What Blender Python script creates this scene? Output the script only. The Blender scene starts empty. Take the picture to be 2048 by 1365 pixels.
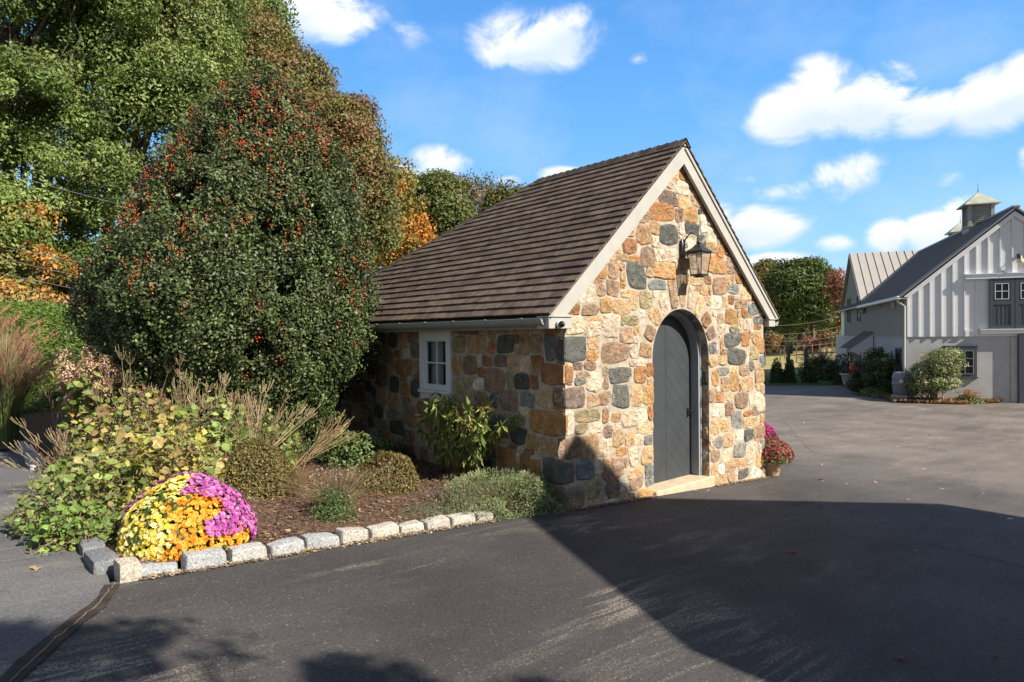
import bpy, math, random
import numpy as np
from mathutils import Matrix, Vector
rnd = random.Random(7); rg = np.random.default_rng(11)
SC = bpy.context.scene
COL = SC.collection
# ------------------------------------------------------------------ camera
CAM = np.array([-4.9858, -4.8802, 1.9])
CR = np.array([0.75508913, -0.65553572, -0.01064551])
CU = np.array([1.46954510e-02, 6.89543887e-04, 9.99891778e-01])
CF = np.array([0.65545744, 0.75516385, -0.01015406])
FPX = 1296.49
cd = bpy.data.cameras.new('camera'); co = bpy.data.objects.new('camera', cd); COL.objects.link(co)
co.matrix_world = Matrix(((CR[0], CU[0], -CF[0], CAM[0]), (CR[1], CU[1], -CF[1], CAM[1]), (CR[2], CU[2], -CF[2], CAM[2]), (0, 0, 0, 1)))
cd.sensor_width = 36; cd.lens = FPX / 2048 * 36; cd.clip_start = 0.1; cd.clip_end = 2000
SC.camera = co
# ------------------------------------------------------------------ light
SUN = np.array([0.22, -0.746, 0.629]); SUN /= np.linalg.norm(SUN)
SUN_EL = math.asin(SUN[2]); SUN_AZ = math.atan2(SUN[0], SUN[1])
sd = bpy.data.lights.new('sun', 'SUN'); sd.energy = 4.3; sd.angle = math.radians(0.55); sd.color = (1.0, 0.93, 0.82)
so = bpy.data.objects.new('sun', sd); COL.objects.link(so)
so.rotation_euler = Vector(SUN).to_track_quat('Z', 'Y').to_euler()
SC.view_settings.view_transform = 'Standard'; SC.view_settings.look = 'None'
SC.view_settings.gamma = 1; SC.view_settings.exposure = 1.06
SC.cycles.max_bounces = 8; SC.cycles.transparent_max_bounces = 8
# node helper -------------------------------------------------------
class NT:
    def __init__(s, tree): s.t = tree; tree.nodes.clear()
    def n(s, typ, ins=None, **kw):
        nd = s.t.nodes.new(typ)
        for k, v in kw.items(): setattr(nd, k, v)
        for k, v in (ins or {}).items():
            if isinstance(v, bpy.types.NodeSocket): s.t.links.new(v, nd.inputs[k])
            else: nd.inputs[k].default_value = v
        return nd
    def m(s, op, a, b=0.0, c=None, clamp=False):
        nd = s.t.nodes.new('ShaderNodeMath'); nd.operation = op; nd.use_clamp = clamp
        for i, v in enumerate((a, b) if c is None else (a, b, c)):
            if isinstance(v, bpy.types.NodeSocket): s.t.links.new(v, nd.inputs[i])
            else: nd.inputs[i].default_value = v
        return nd.outputs[0]
    def ramp(s, f, stops):
        nd = s.t.nodes.new('ShaderNodeValToRGB'); s.t.links.new(f, nd.inputs[0])
        e = nd.color_ramp.elements
        while len(e) < len(stops): e.new(0.5)
        for i, (p, c) in enumerate(stops): e[i].position = p; e[i].color = (*c, 1) if len(c) == 3 else c
        return nd.outputs[0]
    def mix(s, f, a, b, mode='MIX'):
        nd = s.t.nodes.new('ShaderNodeMix'); nd.data_type = 'RGBA'; nd.blend_type = mode
        for k, v in ((0, f), (6, a), (7, b)):
            if isinstance(v, bpy.types.NodeSocket): s.t.links.new(v, nd.inputs[k])
            else: nd.inputs[k].default_value = (*v, 1) if isinstance(v, tuple) and len(v) == 3 else v
        return nd.outputs[2]
    def link(s, a, b): s.t.links.new(a, b)
# ------------------------------------------------------------------ sky
world = bpy.data.worlds.new('World'); SC.world = world; world.use_nodes = True
W = NT(world.node_tree)
sky = W.n('ShaderNodeTexSky', sky_type='NISHITA', sun_disc=False)
sky.sun_elevation = SUN_EL; sky.sun_rotation = SUN_AZ; sky.air_density = 1.0; sky.dust_density = 0.4; sky.ozone_density = 2.2
hs = W.n('ShaderNodeHueSaturation', {'Hue': 0.497, 'Saturation': 1.2, 'Value': 1.0, 'Color': sky.outputs[0]})
tc = W.n('ShaderNodeTexCoord'); sp = W.n('ShaderNodeSeparateXYZ', {0: tc.outputs['Generated']})
az = W.m('ARCTAN2', sp.outputs[0], sp.outputs[1]); el = W.m('ARCSINE', sp.outputs[2])
YAW = 0.7148
def pxdir(u, v):
    r = CF + CR * (u - 1024) / FPX + CU * (682.5 - v) / FPX; r = r / np.linalg.norm(r)
    return math.atan2(r[0], r[1]), math.asin(r[2])
CLOUDS = [(600, 20, 135, 62, 1.15), (668, 72, 50, 22, .8), (800, 80, 75, 45, .42), (735, 125, 50, 25, .3),
 (1085, 78, 118, 62, 1.15), (1140, 45, 60, 40, 1.0), (1020, 110, 55, 35, .9), (1275, 120, 26, 20, .5),
 (1600, 225, 100, 62, 1.2), (1640, 160, 62, 50, 1.1), (1745, 200, 100, 62, 1.25), (1850, 225, 90, 42, .95), (1990, 205, 100, 62, 1.15), (2048, 160, 60, 50, 1.1),
 (1690, 355, 78, 45, 1.0), (1590, 385, 100, 28, .7), (1500, 355, 90, 26, .35), (1520, 452, 92, 42, 1.05), (1430, 440, 60, 40, .8),
 (1895, 360, 55, 24, .7), (1780, 470, 45, 34, .9), (1870, 462, 62, 44, 1.1), (1925, 420, 45, 34, 1.0), (1668, 487, 45, 20, .6),
 (885, 326, 58, 36, 1.05), (820, 348, 60, 24, .8), (1130, 347, 52, 22, .8), (1010, 362, 40, 14, .5), (1555, 524, 75, 20, .9), (2050, 325, 20, 34, .8),
 (885, 210, 40, 8, .25), (1130, 270, 80, 16, .16), (-300, 100, 260, 120, 1.0), (2500, 300, 300, 120, 1.0)]
nvec = W.n('ShaderNodeCombineXYZ', {0: az, 1: W.m('MULTIPLY', el, 1.5)})
nz = W.n('ShaderNodeTexNoise', {'Vector': nvec.outputs[0], 'Scale': 8.5, 'Detail': 12.0, 'Roughness': 0.63, 'Distortion': 0.5})
nz2 = W.n('ShaderNodeTexNoise', {'Vector': nvec.outputs[0], 'Scale': 3.2, 'Detail': 5.0, 'Roughness': 0.6})
noff = W.m('MULTIPLY', W.m('SUBTRACT', nz.outputs['Fac'], 0.5), 3.3)
dens = None; low = None
for (u, v, ru, rv, amp) in CLOUDS:
    a0, e0 = pxdir(u, v); a1, _ = pxdir(u + ru, v); _, e1 = pxdir(u, v - rv)
    sa = abs(a1 - a0) * 1.08; se = abs(e1 - e0) * 1.08
    dx = W.m('DIVIDE', W.m('SUBTRACT', az, a0), sa); dy = W.m('DIVIDE', W.m('SUBTRACT', el, e0), se)
    q = W.m('ADD', W.m('MULTIPLY', dx, dx), W.m('MULTIPLY', dy, dy))
    b = W.m('MULTIPLY', W.m('POWER', 2.718, W.m('MULTIPLY', q, -0.95)), amp * 1.12)
    lo = W.m('MULTIPLY', b, dy)
    dens = b if dens is None else W.m('MAXIMUM', dens, b)
    low = lo if low is None else W.m('ADD', low, lo)
d1 = W.m('ADD', dens, W.m('MULTIPLY', noff, W.m('ADD', W.m('MULTIPLY', dens, 0.9, clamp=True), 0.06)))
cov = W.n('ShaderNodeMapRange', {0: d1, 1: 0.28, 2: 0.94}, interpolation_type='SMOOTHSTEP').outputs[0]
haz = W.n('ShaderNodeMapRange', {0: nz2.outputs['Fac'], 1: 0.47, 2: 0.82}).outputs[0]
cov = W.m('MAXIMUM', cov, W.m('MULTIPLY', haz, 0.28))
lum = W.n('ShaderNodeMapRange', {0: W.m('ADD', low, W.m('MULTIPLY', noff, 0.5)), 1: -0.55, 2: 0.35}).outputs[0]
ccol = W.mix(lum, (2.9, 3.35, 4.1), (4.1, 4.15, 4.2))
grad = W.ramp(W.n('ShaderNodeMapRange', {0: el, 1: -0.02, 2: 0.62}).outputs[0], [(0.0, (2.0, 2.75, 3.6)), (0.22, (1.15, 2.35, 3.9)), (0.5, (0.62, 1.85, 3.9)), (1.0, (0.22, 1.05, 3.0))])
blue = W.mix(0.8, hs.outputs[0], grad)
# unseen thin cloud added beyond the frame as neutral fill for the shade
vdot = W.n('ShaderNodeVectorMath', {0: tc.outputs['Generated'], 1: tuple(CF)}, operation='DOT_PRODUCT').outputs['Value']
fill_veil = W.n('ShaderNodeMapRange', {0: W.m('ADD', vdot, W.m('MULTIPLY', noff, 0.08)), 1: 0.62, 2: 0.35, 3: 0.0, 4: 0.75}).outputs[0]
blue = W.mix(fill_veil, blue, (1.15, 1.2, 1.32))
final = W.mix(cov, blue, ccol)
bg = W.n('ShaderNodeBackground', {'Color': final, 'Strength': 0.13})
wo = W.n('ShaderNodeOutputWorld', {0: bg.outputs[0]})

# ================================================================== helpers
def sm(t): t = np.clip(t, 0, 1); return t * t * (3 - 2 * t)
def T(x, y):
    x = np.asarray(x, float); y = np.asarray(y, float)
    D = (x - CAM[0]) * .6555 + (y - CAM[1]) * .7552; L = (x - CAM[0]) * .7552 - (y - CAM[1]) * .6555
    z = -1.1 * np.tanh(x / 15.7)
    z = z + 2.35 * sm((D - 10.2) / 5.0) * sm((-L - 1.5) / 3.0)
    ang = L / np.maximum(D, 1)
    z = z + .031 * np.clip(D - 38, 0, 90) * (.16 + .84 * sm((ang - .385) / .13))
    return z
def at(u, v, d):
    """world point seen at photo pixel (u, v) at depth d metres"""
    return CAM + (CF + CR * (u - 1024) / FPX + CU * (682.5 - v) / FPX) * d
def gnd(u, v, up=0.0):
    r = CF + CR * (u - 1024) / FPX + CU * (682.5 - v) / FPX; t = 3.0
    for _ in range(60):
        p = CAM + r * t; g = float(T(p[0], p[1])) + up
        t += (p[2] - g) / max(-r[2], .02) * .7
    return CAM + r * t
def depth(p): return float((np.asarray(p, float) - CAM) @ CF)
def tag(o, label=None, cat=None, group=None, kind=None):
    if label: o['label'] = label
    if cat: o['category'] = cat
    if group: o['group'] = group
    if kind: o['kind'] = kind
    return o
def thing(name, label, cat, loc=(0, 0, 0), group=None, rz=0.0):
    o = bpy.data.objects.new(name, None); COL.objects.link(o); o.location = tuple(map(float, loc)); o.rotation_euler = (0, 0, rz)
    o.empty_display_size = .2
    return tag(o, label, cat, group)
class MB:
    def __init__(s): s.v = []; s.c = []; s.f = []; s.n = 0
    def add(s, V, F, col=(1, 1, 1)):
        V = np.asarray(V, float).reshape(-1, 3); k = len(V)
        c = np.asarray(col, float)
        if c.ndim == 1: c = np.tile(c, (k, 1))
        s.v.append(V); s.c.append(c)
        if isinstance(F, np.ndarray): s.f.append(F + s.n)
        else:
            by = {}
            for f in F: by.setdefault(len(f), []).append(f)
            for a in by.values(): s.f.append(np.array(a, int) + s.n)
        s.n += k; return s
    def box(s, x0, y0, z0, x1, y1, z1, col=(1, 1, 1), b=0.0):
        if b <= 0:
            V = [(x, y, z) for x in (x0, x1) for y in (y0, y1) for z in (z0, z1)]
            F = [(0, 1, 3, 2), (4, 6, 7, 5), (0, 4, 5, 1), (2, 3, 7, 6), (0, 2, 6, 4), (1, 5, 7, 3)]
            return s.add(V, F, col)
        c = np.array([(x0 + x1) / 2, (y0 + y1) / 2, (z0 + z1) / 2]); h = np.array([x1 - x0, y1 - y0, z1 - z0]) / 2
        V, F = chbox(h, b); return s.add(V + c, F, col)
    def obox(s, c, ax, ay, az, h, col=(1, 1, 1), b=0.0):
        V, F = chbox(np.array(h, float), b if b > 0 else min(h) * .05)
        M = np.array([ax, ay, az], float); return s.add(V @ M + np.array(c, float), F, col)
    def tube(s, pts, r, n=6, col=(1, 1, 1), cap=True):
        P = np.asarray(pts, float); m = len(P); r = np.broadcast_to(np.asarray(r, float), (m,))
        t = np.gradient(P, axis=0); t /= np.linalg.norm(t, axis=1)[:, None] + 1e-9
        up = np.array([0, 0, 1.0]) if abs(t[0][2]) < .9 else np.array([1.0, 0, 0])
        a = np.arange(n) / n * 2 * math.pi; V = []
        x = np.cross(up, t[0]); x /= np.linalg.norm(x)
        for i in range(m):
            x = x - t[i] * (x @ t[i]); x /= np.linalg.norm(x) + 1e-9; y = np.cross(t[i], x)
            V.append(P[i] + r[i] * (np.cos(a)[:, None] * x + np.sin(a)[:, None] * y))
        V = np.concatenate(V); i = np.arange(n); j = (i + 1) % n
        F = np.concatenate([np.stack([k * n + i, k * n + j, (k + 1) * n + j, (k + 1) * n + i], 1) for k in range(m - 1)])
        s.add(V, F, col)
        if cap and n > 2:
            s.f.append(np.array([[(s.n - m * n) + q for q in range(n)][::-1]])); s.f.append(np.array([[(s.n - n) + q for q in range(n)]]))
        return s
    def lathe(s, prof, c=(0, 0, 0), n=20, col=(1, 1, 1)):
        c = np.array(c, float); a = np.arange(n) / n * 2 * math.pi; V = []
        for (r, z) in prof: V.append(np.stack([np.cos(a) * r, np.sin(a) * r, np.full(n, z)], 1) + c)
        i = np.arange(n); j = (i + 1) % n
        F = np.concatenate([np.stack([k * n + i, k * n + j, (k + 1) * n + j, (k + 1) * n + i], 1) for k in range(len(prof) - 1)])
        return s.add(np.concatenate(V), F, col)
    def prism(s, poly, o, ax, ay, an, d0, d1, col=(1, 1, 1)):
        """2-D polygon in axes ax, ay extruded along an from d0 to d1"""
        o = np.array(o, float); ax = np.array(ax, float); ay = np.array(ay, float); an = np.array(an, float)
        P = np.array([o + ax * a + ay * b for a, b in poly]); k = len(P)
        V = np.concatenate([P + an * d0, P + an * d1])
        F = [tuple(range(k))[::-1], tuple(range(k, 2 * k))] + [(i, (i + 1) % k, k + (i + 1) % k, k + i) for i in range(k)]
        return s.add(V, F, col)
    def build(s, name, mat, parent=None, smooth=False, local=False):
        V = np.concatenate(s.v); C = np.concatenate(s.c)
        if parent is not None and not local: V = V - np.array(parent.location)
        me = bpy.data.meshes.new(name); me.vertices.add(len(V)); me.vertices.foreach_set('co', V.astype(np.float32).ravel())
        lt = np.concatenate([np.full(len(f), f.shape[1]) for f in s.f]); li = np.concatenate([f.ravel() for f in s.f])
        ls = np.concatenate([[0], np.cumsum(lt)[:-1]])
        me.loops.add(len(li)); me.loops.foreach_set('vertex_index', li.astype(np.int32))
        me.polygons.add(len(lt)); me.polygons.foreach_set('loop_start', ls.astype(np.int32)); me.polygons.foreach_set('loop_total', lt.astype(np.int32))
        me.polygons.foreach_set('use_smooth', np.full(len(lt), bool(smooth)))
        ca = me.color_attributes.new('Col', 'FLOAT_COLOR', 'POINT')
        ca.data.foreach_set('color', np.concatenate([C, np.ones((len(C), 1))], 1).astype(np.float32).ravel())
        me.update(calc_edges=True); me.validate()
        me.materials.append(mat)
        ob = bpy.data.objects.new(name, me); COL.objects.link(ob)
        if parent is not None: ob.parent = parent
        return ob
def chbox(h, b):
    h = np.array(h, float); b = min(b, h.min() * .9); V = []; idx = {}
    for sx in (-1, 1):
        for sy in (-1, 1):
            for sz in (-1, 1):
                for k in range(3):
                    p = np.array([sx, sy, sz]) * h
                    for q in range(3):
                        if q != k: p[q] -= (sx, sy, sz)[q] * b
                    idx[(sx, sy, sz, k)] = len(V); V.append(p)
    F = []
    for k in range(3):
        u, w = [q for q in range(3) if q != k]
        for s_ in (-1, 1):
            f = []
            for a, c in ((-1, -1), (1, -1), (1, 1), (-1, 1)):
                t = [0, 0, 0]; t[k] = s_; t[u] = a; t[w] = c; f.append(idx[(*t, k)])
            F.append(f)
            # edges between face k and face u
    for k in range(3):
        for u in range(k + 1, 3):
            w = 3 - k - u
            for a in (-1, 1):
                for c in (-1, 1):
                    f = []
                    for wz, kk in ((-1, k), (-1, u), (1, u), (1, k)):
                        t = [0, 0, 0]; t[k] = a; t[u] = c; t[w] = wz; f.append(idx[(*t, kk)])
                    F.append(f)
    V = np.array(V)
    for sx in (-1, 1):
        for sy in (-1, 1):
            for sz in (-1, 1): F.append([idx[(sx, sy, sz, k)] for k in range(3)])
    out = []
    for f in F:
        p = V[f]; nrm = np.cross(p[1] - p[0], p[2] - p[0])
        out.append(tuple(f) if nrm @ p.mean(0) > 0 else tuple(f[::-1]))
    return V, out
_SD = rg.normal(size=(24, 3)); _SD /= np.linalg.norm(_SD, axis=1)[:, None]; _SP = rg.uniform(0, 6.28, 24)
def fbm(P, s=1.0, oct=4, seed=0):
    """cheap smooth noise, about -1..1"""
    P = np.asarray(P, float) * s; out = 0; amp = 1; tot = 0
    for o in range(oct):
        i = (o * 5 + seed) % 19; A = P @ _SD[i:i + 5].T + _SP[i:i + 5] + seed * 1.7
        A = A + 1.3 * np.sin(P @ _SD[(i + 7) % 19:(i + 7) % 19 + 5].T * .7 + 2.1)
        out = out + amp * np.sin(A).mean(-1) * 1.6; tot += amp; amp *= .55; P = P * 2.03
    return out / tot
# ------------------------------------------------------------------ materials
def pbr(name, color=None, rough=.7, spec=.3, noise=0.0, nscale=8.0, bump=0.0, bscale=60.0, attr=False, metal=0.0, trans=0.0, dirt=0.0, detail=6.0, coord='Object'):
    m = bpy.data.materials.new(name); m.use_nodes = True; N = NT(m.node_tree)
    tcn = N.n('ShaderNodeTexCoord').outputs[coord]
    if attr: base = N.n('ShaderNodeVertexColor', layer_name='Col').outputs[0]
    else: base = N.n('ShaderNodeRGB').outputs[0]; base.default_value = (*color, 1)
    if attr and color is not None: base = N.mix(1.0, base, color, 'MULTIPLY')
    if noise > 0:
        t = N.n('ShaderNodeTexNoise', {'Vector': tcn, 'Scale': nscale, 'Detail': detail, 'Roughness': .62}).outputs['Fac']
        f = N.n('ShaderNodeMapRange', {0: t, 1: .28, 2: .72, 3: 1 - noise, 4: 1 + noise}).outputs[0]
        base = N.mix(1.0, base, N.n('ShaderNodeCombineXYZ', {0: f, 1: f, 2: f}).outputs[0], 'MULTIPLY')
    if dirt > 0:
        t = N.n('ShaderNodeTexNoise', {'Vector': tcn, 'Scale': 2.3, 'Detail': 7.0, 'Roughness': .7}).outputs['Fac']
        f = N.n('ShaderNodeMapRange', {0: t, 1: .5, 2: .75, 3: 0.0, 4: dirt}).outputs[0]
        base = N.mix(f, base, (.16, .13, .10))
    ins = {'Base Color': base, 'Roughness': rough, 'Specular IOR Level': spec, 'Metallic': metal}
    if bump > 0:
        t = N.n('ShaderNodeTexNoise', {'Vector': tcn, 'Scale': bscale, 'Detail': 5.0, 'Roughness': .6}).outputs['Fac']
        ins['Normal'] = N.n('ShaderNodeBump', {'Height': t, 'Strength': bump, 'Distance': .02}).outputs[0]
    p = N.n('ShaderNodeBsdfPrincipled', ins).outputs[0]
    if trans > 0:
        tl = N.n('ShaderNodeBsdfTranslucent', {'Color': N.mix(1.0, base, (1.25, 1.2, .6), 'MULTIPLY')}).outputs[0]
        p = N.n('ShaderNodeMixShader', {0: trans, 1: p, 2: tl}).outputs[0]
    N.n('ShaderNodeOutputMaterial', {0: p}); return m
M_leaf = pbr('leaf', rough=.5, spec=.3, attr=True, trans=.22)
M_holly = pbr('holly_leaf', rough=.46, spec=.34, attr=True, trans=.08)
M_petal = pbr('petal', rough=.6, spec=.2, attr=True, trans=.18)
M_stem = pbr('stem', rough=.7, spec=.2, attr=True)
M_bark = pbr('bark', (.13, .105, .08), rough=.9, noise=.45, nscale=9, bump=.8, bscale=14)
M_white = pbr('white_paint', (.70, .71, .72), rough=.5, noise=.05, nscale=3, bump=.08, bscale=40)
M_trim = pbr('greige_trim_paint', (.40, .385, .35), rough=.55, noise=.07, nscale=5, bump=.15, bscale=30, dirt=.12)
M_gutter = pbr('grey_gutter', (.27, .275, .265), rough=.42, spec=.5, noise=.05, nscale=4)
M_black = pbr('black_plastic', (.012, .012, .013), rough=.35, spec=.5)
M_iron = pbr('black_iron', (.022, .024, .026), rough=.38, spec=.6, noise=.2, nscale=20)
M_stone = None
def stone_mat():
    m = bpy.data.materials.new('field_stone'); m.use_nodes = True; N = NT(m.node_tree)
    tcn = N.n('ShaderNodeTexCoord').outputs['Object']; base = N.n('ShaderNodeVertexColor', layer_name='Col').outputs[0]
    n1 = N.n('ShaderNodeTexNoise', {'Vector': tcn, 'Scale': 11.0, 'Detail': 8.0, 'Roughness': .65, 'Distortion': .6}).outputs['Fac']
    n2 = N.n('ShaderNodeTexNoise', {'Vector': tcn, 'Scale': 55.0, 'Detail': 6.0, 'Roughness': .75}).outputs['Fac']
    n3 = N.n('ShaderNodeTexNoise', {'Vector': tcn, 'Scale': 6.0, 'Detail': 5.0, 'Roughness': .6, 'Distortion': 1.2}).outputs['Fac']
    f1 = N.n('ShaderNodeMapRange', {0: n1, 1: .3, 2: .7, 3: .58, 4: 1.4}).outputs[0]
    f2 = N.n('ShaderNodeMapRange', {0: n2, 1: .25, 2: .75, 3: .5, 4: 1.45}).outputs[0]
    f = N.m('MULTIPLY', f1, f2)
    c = N.mix(1.0, base, N.n('ShaderNodeCombineXYZ', {0: f, 1: f, 2: f}).outputs[0], 'MULTIPLY')
    # rust bloom in patches
    r = N.n('ShaderNodeMapRange', {0: n3, 1: .54, 2: .68}).outputs[0]
    c = N.mix(N.m('MULTIPLY', r, .48), c, N.mix(1.0, c, (1.55, .92, .48), 'MULTIPLY'))
    w = N.n('ShaderNodeMapRange', {0: n3, 1: .40, 2: .30}).outputs[0]
    c = N.mix(N.m('MULTIPLY', w, .5), c, (.50, .42, .33))
    bh = N.m('ADD', N.m('MULTIPLY', n1, .9), N.m('MULTIPLY', n2, .45))
    bn = N.n('ShaderNodeBump', {'Height': bh, 'Strength': .85, 'Distance': .03}).outputs[0]
    p = N.n('ShaderNodeBsdfPrincipled', {'Base Color': c, 'Roughness': .82, 'Specular IOR Level': .25, 'Normal': bn}).outputs[0]
    N.n('ShaderNodeOutputMaterial', {0: p}); return m
M_stone = stone_mat()
M_mortar = pbr('mortar', (.42, .36, .28), rough=.95, spec=.1, noise=.42, nscale=9, bump=.6, bscale=70, dirt=.25)
SC_ = {'G': [(.105, .108, .095), (.12, .12, .105), (.08, .084, .078)], 'K': [(.20, .21, .19), (.25, .23, .20), (.17, .19, .18)],
       'O': [(.37, .205, .085), (.33, .165, .07), (.42, .26, .115), (.26, .135, .07)], 'T': [(.47, .32, .17), (.44, .30, .18), (.50, .37, .22), (.38, .25, .14)],
       'P': [(.27, .18, .12), (.30, .20, .125), (.21, .155, .125), (.34, .24, .165)], 'W': [(.55, .45, .33), (.49, .39, .28), (.62, .54, .44)],
       'L': [(.30, .26, .14), (.34, .28, .16), (.24, .20, .12)], 'B': [(.15, .19, .21), (.18, .21, .23)]}
def stone_patch(mb, quad, kind, frame, h=.022, rs=None, edge=None):
    """one rounded, rough-faced stone; quad = 4 corners (a,z) ccw; frame = (origin, ax, az, normal)"""
    o, ax, az, an = frame
    q = np.array(quad, float); size = min(np.linalg.norm(q[1] - q[0]), np.linalg.norm(q[3] - q[0]))
    big = max(np.linalg.norm(q[1] - q[0]), np.linalg.norm(q[3] - q[0]))
    ns = 36 if big > .13 else 24; rings = [1.0, .975, .93, .84, .66, .45, .24]
    th = np.arange(ns) / ns * 2 * math.pi + .1
    ex = rg.uniform(4.5, 15.0); c, s = np.cos(th), np.sin(th)
    rr = 1 / (np.abs(c) ** ex + np.abs(s) ** ex) ** (1 / ex)
    # knocked-off corners and wobble
    for k in range(4):
        a0 = math.pi / 4 + k * math.pi / 2 + rg.normal() * .15; rr = rr * (1 - rg.uniform(0, .13) * np.exp(-((np.angle(np.exp(1j * (th - a0)))) / .28) ** 2))
    # knapped outline: an irregular polygon rather than a smooth oval
    m_ = 8; pa = np.arange(8) * math.pi / 4 + rg.uniform(-.17, .17, 8); cor = (np.arange(8) % 2 == 1); pr = np.where(cor, 1.38 * rg.uniform(.80, 1.0, 8), rg.uniform(.93, 1.03, 8)); pr = np.where(cor & (rg.uniform(size=8) < .16), pr * .86, pr)
    px_, py_ = pr * np.cos(pa), pr * np.sin(pa); poly = np.full(ns, 9.)
    for k in range(m_):
        x1_, y1_, x2_, y2_ = px_[k], py_[k], px_[(k + 1) % m_], py_[(k + 1) % m_]; ex_2, ey_2 = x2_ - x1_, y2_ - y1_; den = c * ey_2 - s * ex_2
        with np.errstate(divide='ignore', invalid='ignore'): tt_ = (x1_ * ey_2 - y1_ * ex_2) / den; uu_ = (x1_ * s - y1_ * c) / den
        hit = (tt_ > 0) & (uu_ >= -1e-6) & (uu_ <= 1 + 1e-6); poly = np.where(hit, np.minimum(poly, tt_), poly)
    poly = np.where(poly > 5, rr, poly); poly = np.minimum(poly, 1.4); poly = .8 * poly + .1 * (np.roll(poly, 1) + np.roll(poly, -1))
    rr = poly
    w = sum(rg.normal() * .008 * np.cos(k * th + rg.uniform(0, 6.28)) for k in (3, 5, 7, 9))
    rr = rr * (1 + w)
    base = np.array(SC_[kind][rg.integers(len(SC_[kind]))]) * rg.uniform(.82, 1.18)
    base2 = np.array(SC_[kind][rg.integers(len(SC_[kind]))])
    sd_ = int(rg.integers(0, 18)); off = rg.uniform(-9, 9, 3); tilt = rg.normal(size=2) * .16
    V = []; Cc = []
    R_ = []; S_ = []
    for r in rings: R_.append(c * rr * r); S_.append(s * rr * r)
    R_.append(np.array([0.])); S_.append(np.array([0.]))
    S1 = np.concatenate(R_); S2 = np.concatenate(S_)
    u = (S1 + 1) / 2; v = (S2 + 1) / 2
    P2 = (1 - u)[:, None] * (1 - v)[:, None] * q[0] + u[:, None] * (1 - v)[:, None] * q[1] + u[:, None] * v[:, None] * q[2] + (1 - u)[:, None] * v[:, None] * q[3]
    rad = np.concatenate([np.full(ns, r) for r in rings] + [[0.]])
    prof = (1 - np.clip((rad - .80) / .20, 0, 1) ** 2.0)
    X = P2[:, 0][:, None] * np.array(ax) + P2[:, 1][:, None] * np.array(az)
    nz_ = fbm(X + off, 13, 4, sd_); nz3 = fbm(X + off, 34, 3, sd_ + 1 if sd_ < 17 else 3)
    hh = h * (.55 + .45 * size / .2 if size < .2 else 1.0)
    H = -.001 + prof * (hh * (.75 + tilt[0] * S1 + tilt[1] * S2)) + (nz_ * .010 - np.abs(nz3) * .011 + .004 + rg.normal(size=len(rad)) * .0022) * np.clip(prof * 1.4, 0, 1)
    P = np.array(o) + X + H[:, None] * np.array(an)
    k2 = np.clip(.5 + fbm(X + off * 2, 9, 3, 4) * .9, 0, 1)[:, None]
    Cc = base * (1 - k2) + (base * .5 + base2 * .5) * k2
    F = []; i = np.arange(ns); j = (i + 1) % ns
    for k in range(len(rings) - 1): F.append(np.stack([k * ns + i, k * ns + j, (k + 1) * ns + j, (k + 1) * ns + i], 1))
    Fq = np.concatenate(F); n0 = (len(rings) - 1) * ns
    Ft = np.stack([n0 + i, n0 + j, np.full(ns, len(rings) * ns)], 1)
    flip = np.cross(ax, az) @ np.array(an) < 0
    if flip: Fq = Fq[:, ::-1]; Ft = Ft[:, ::-1]
    base_n = mb.n; mb.add(P, Fq, Cc); mb.f.append(Ft + base_n)
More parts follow.
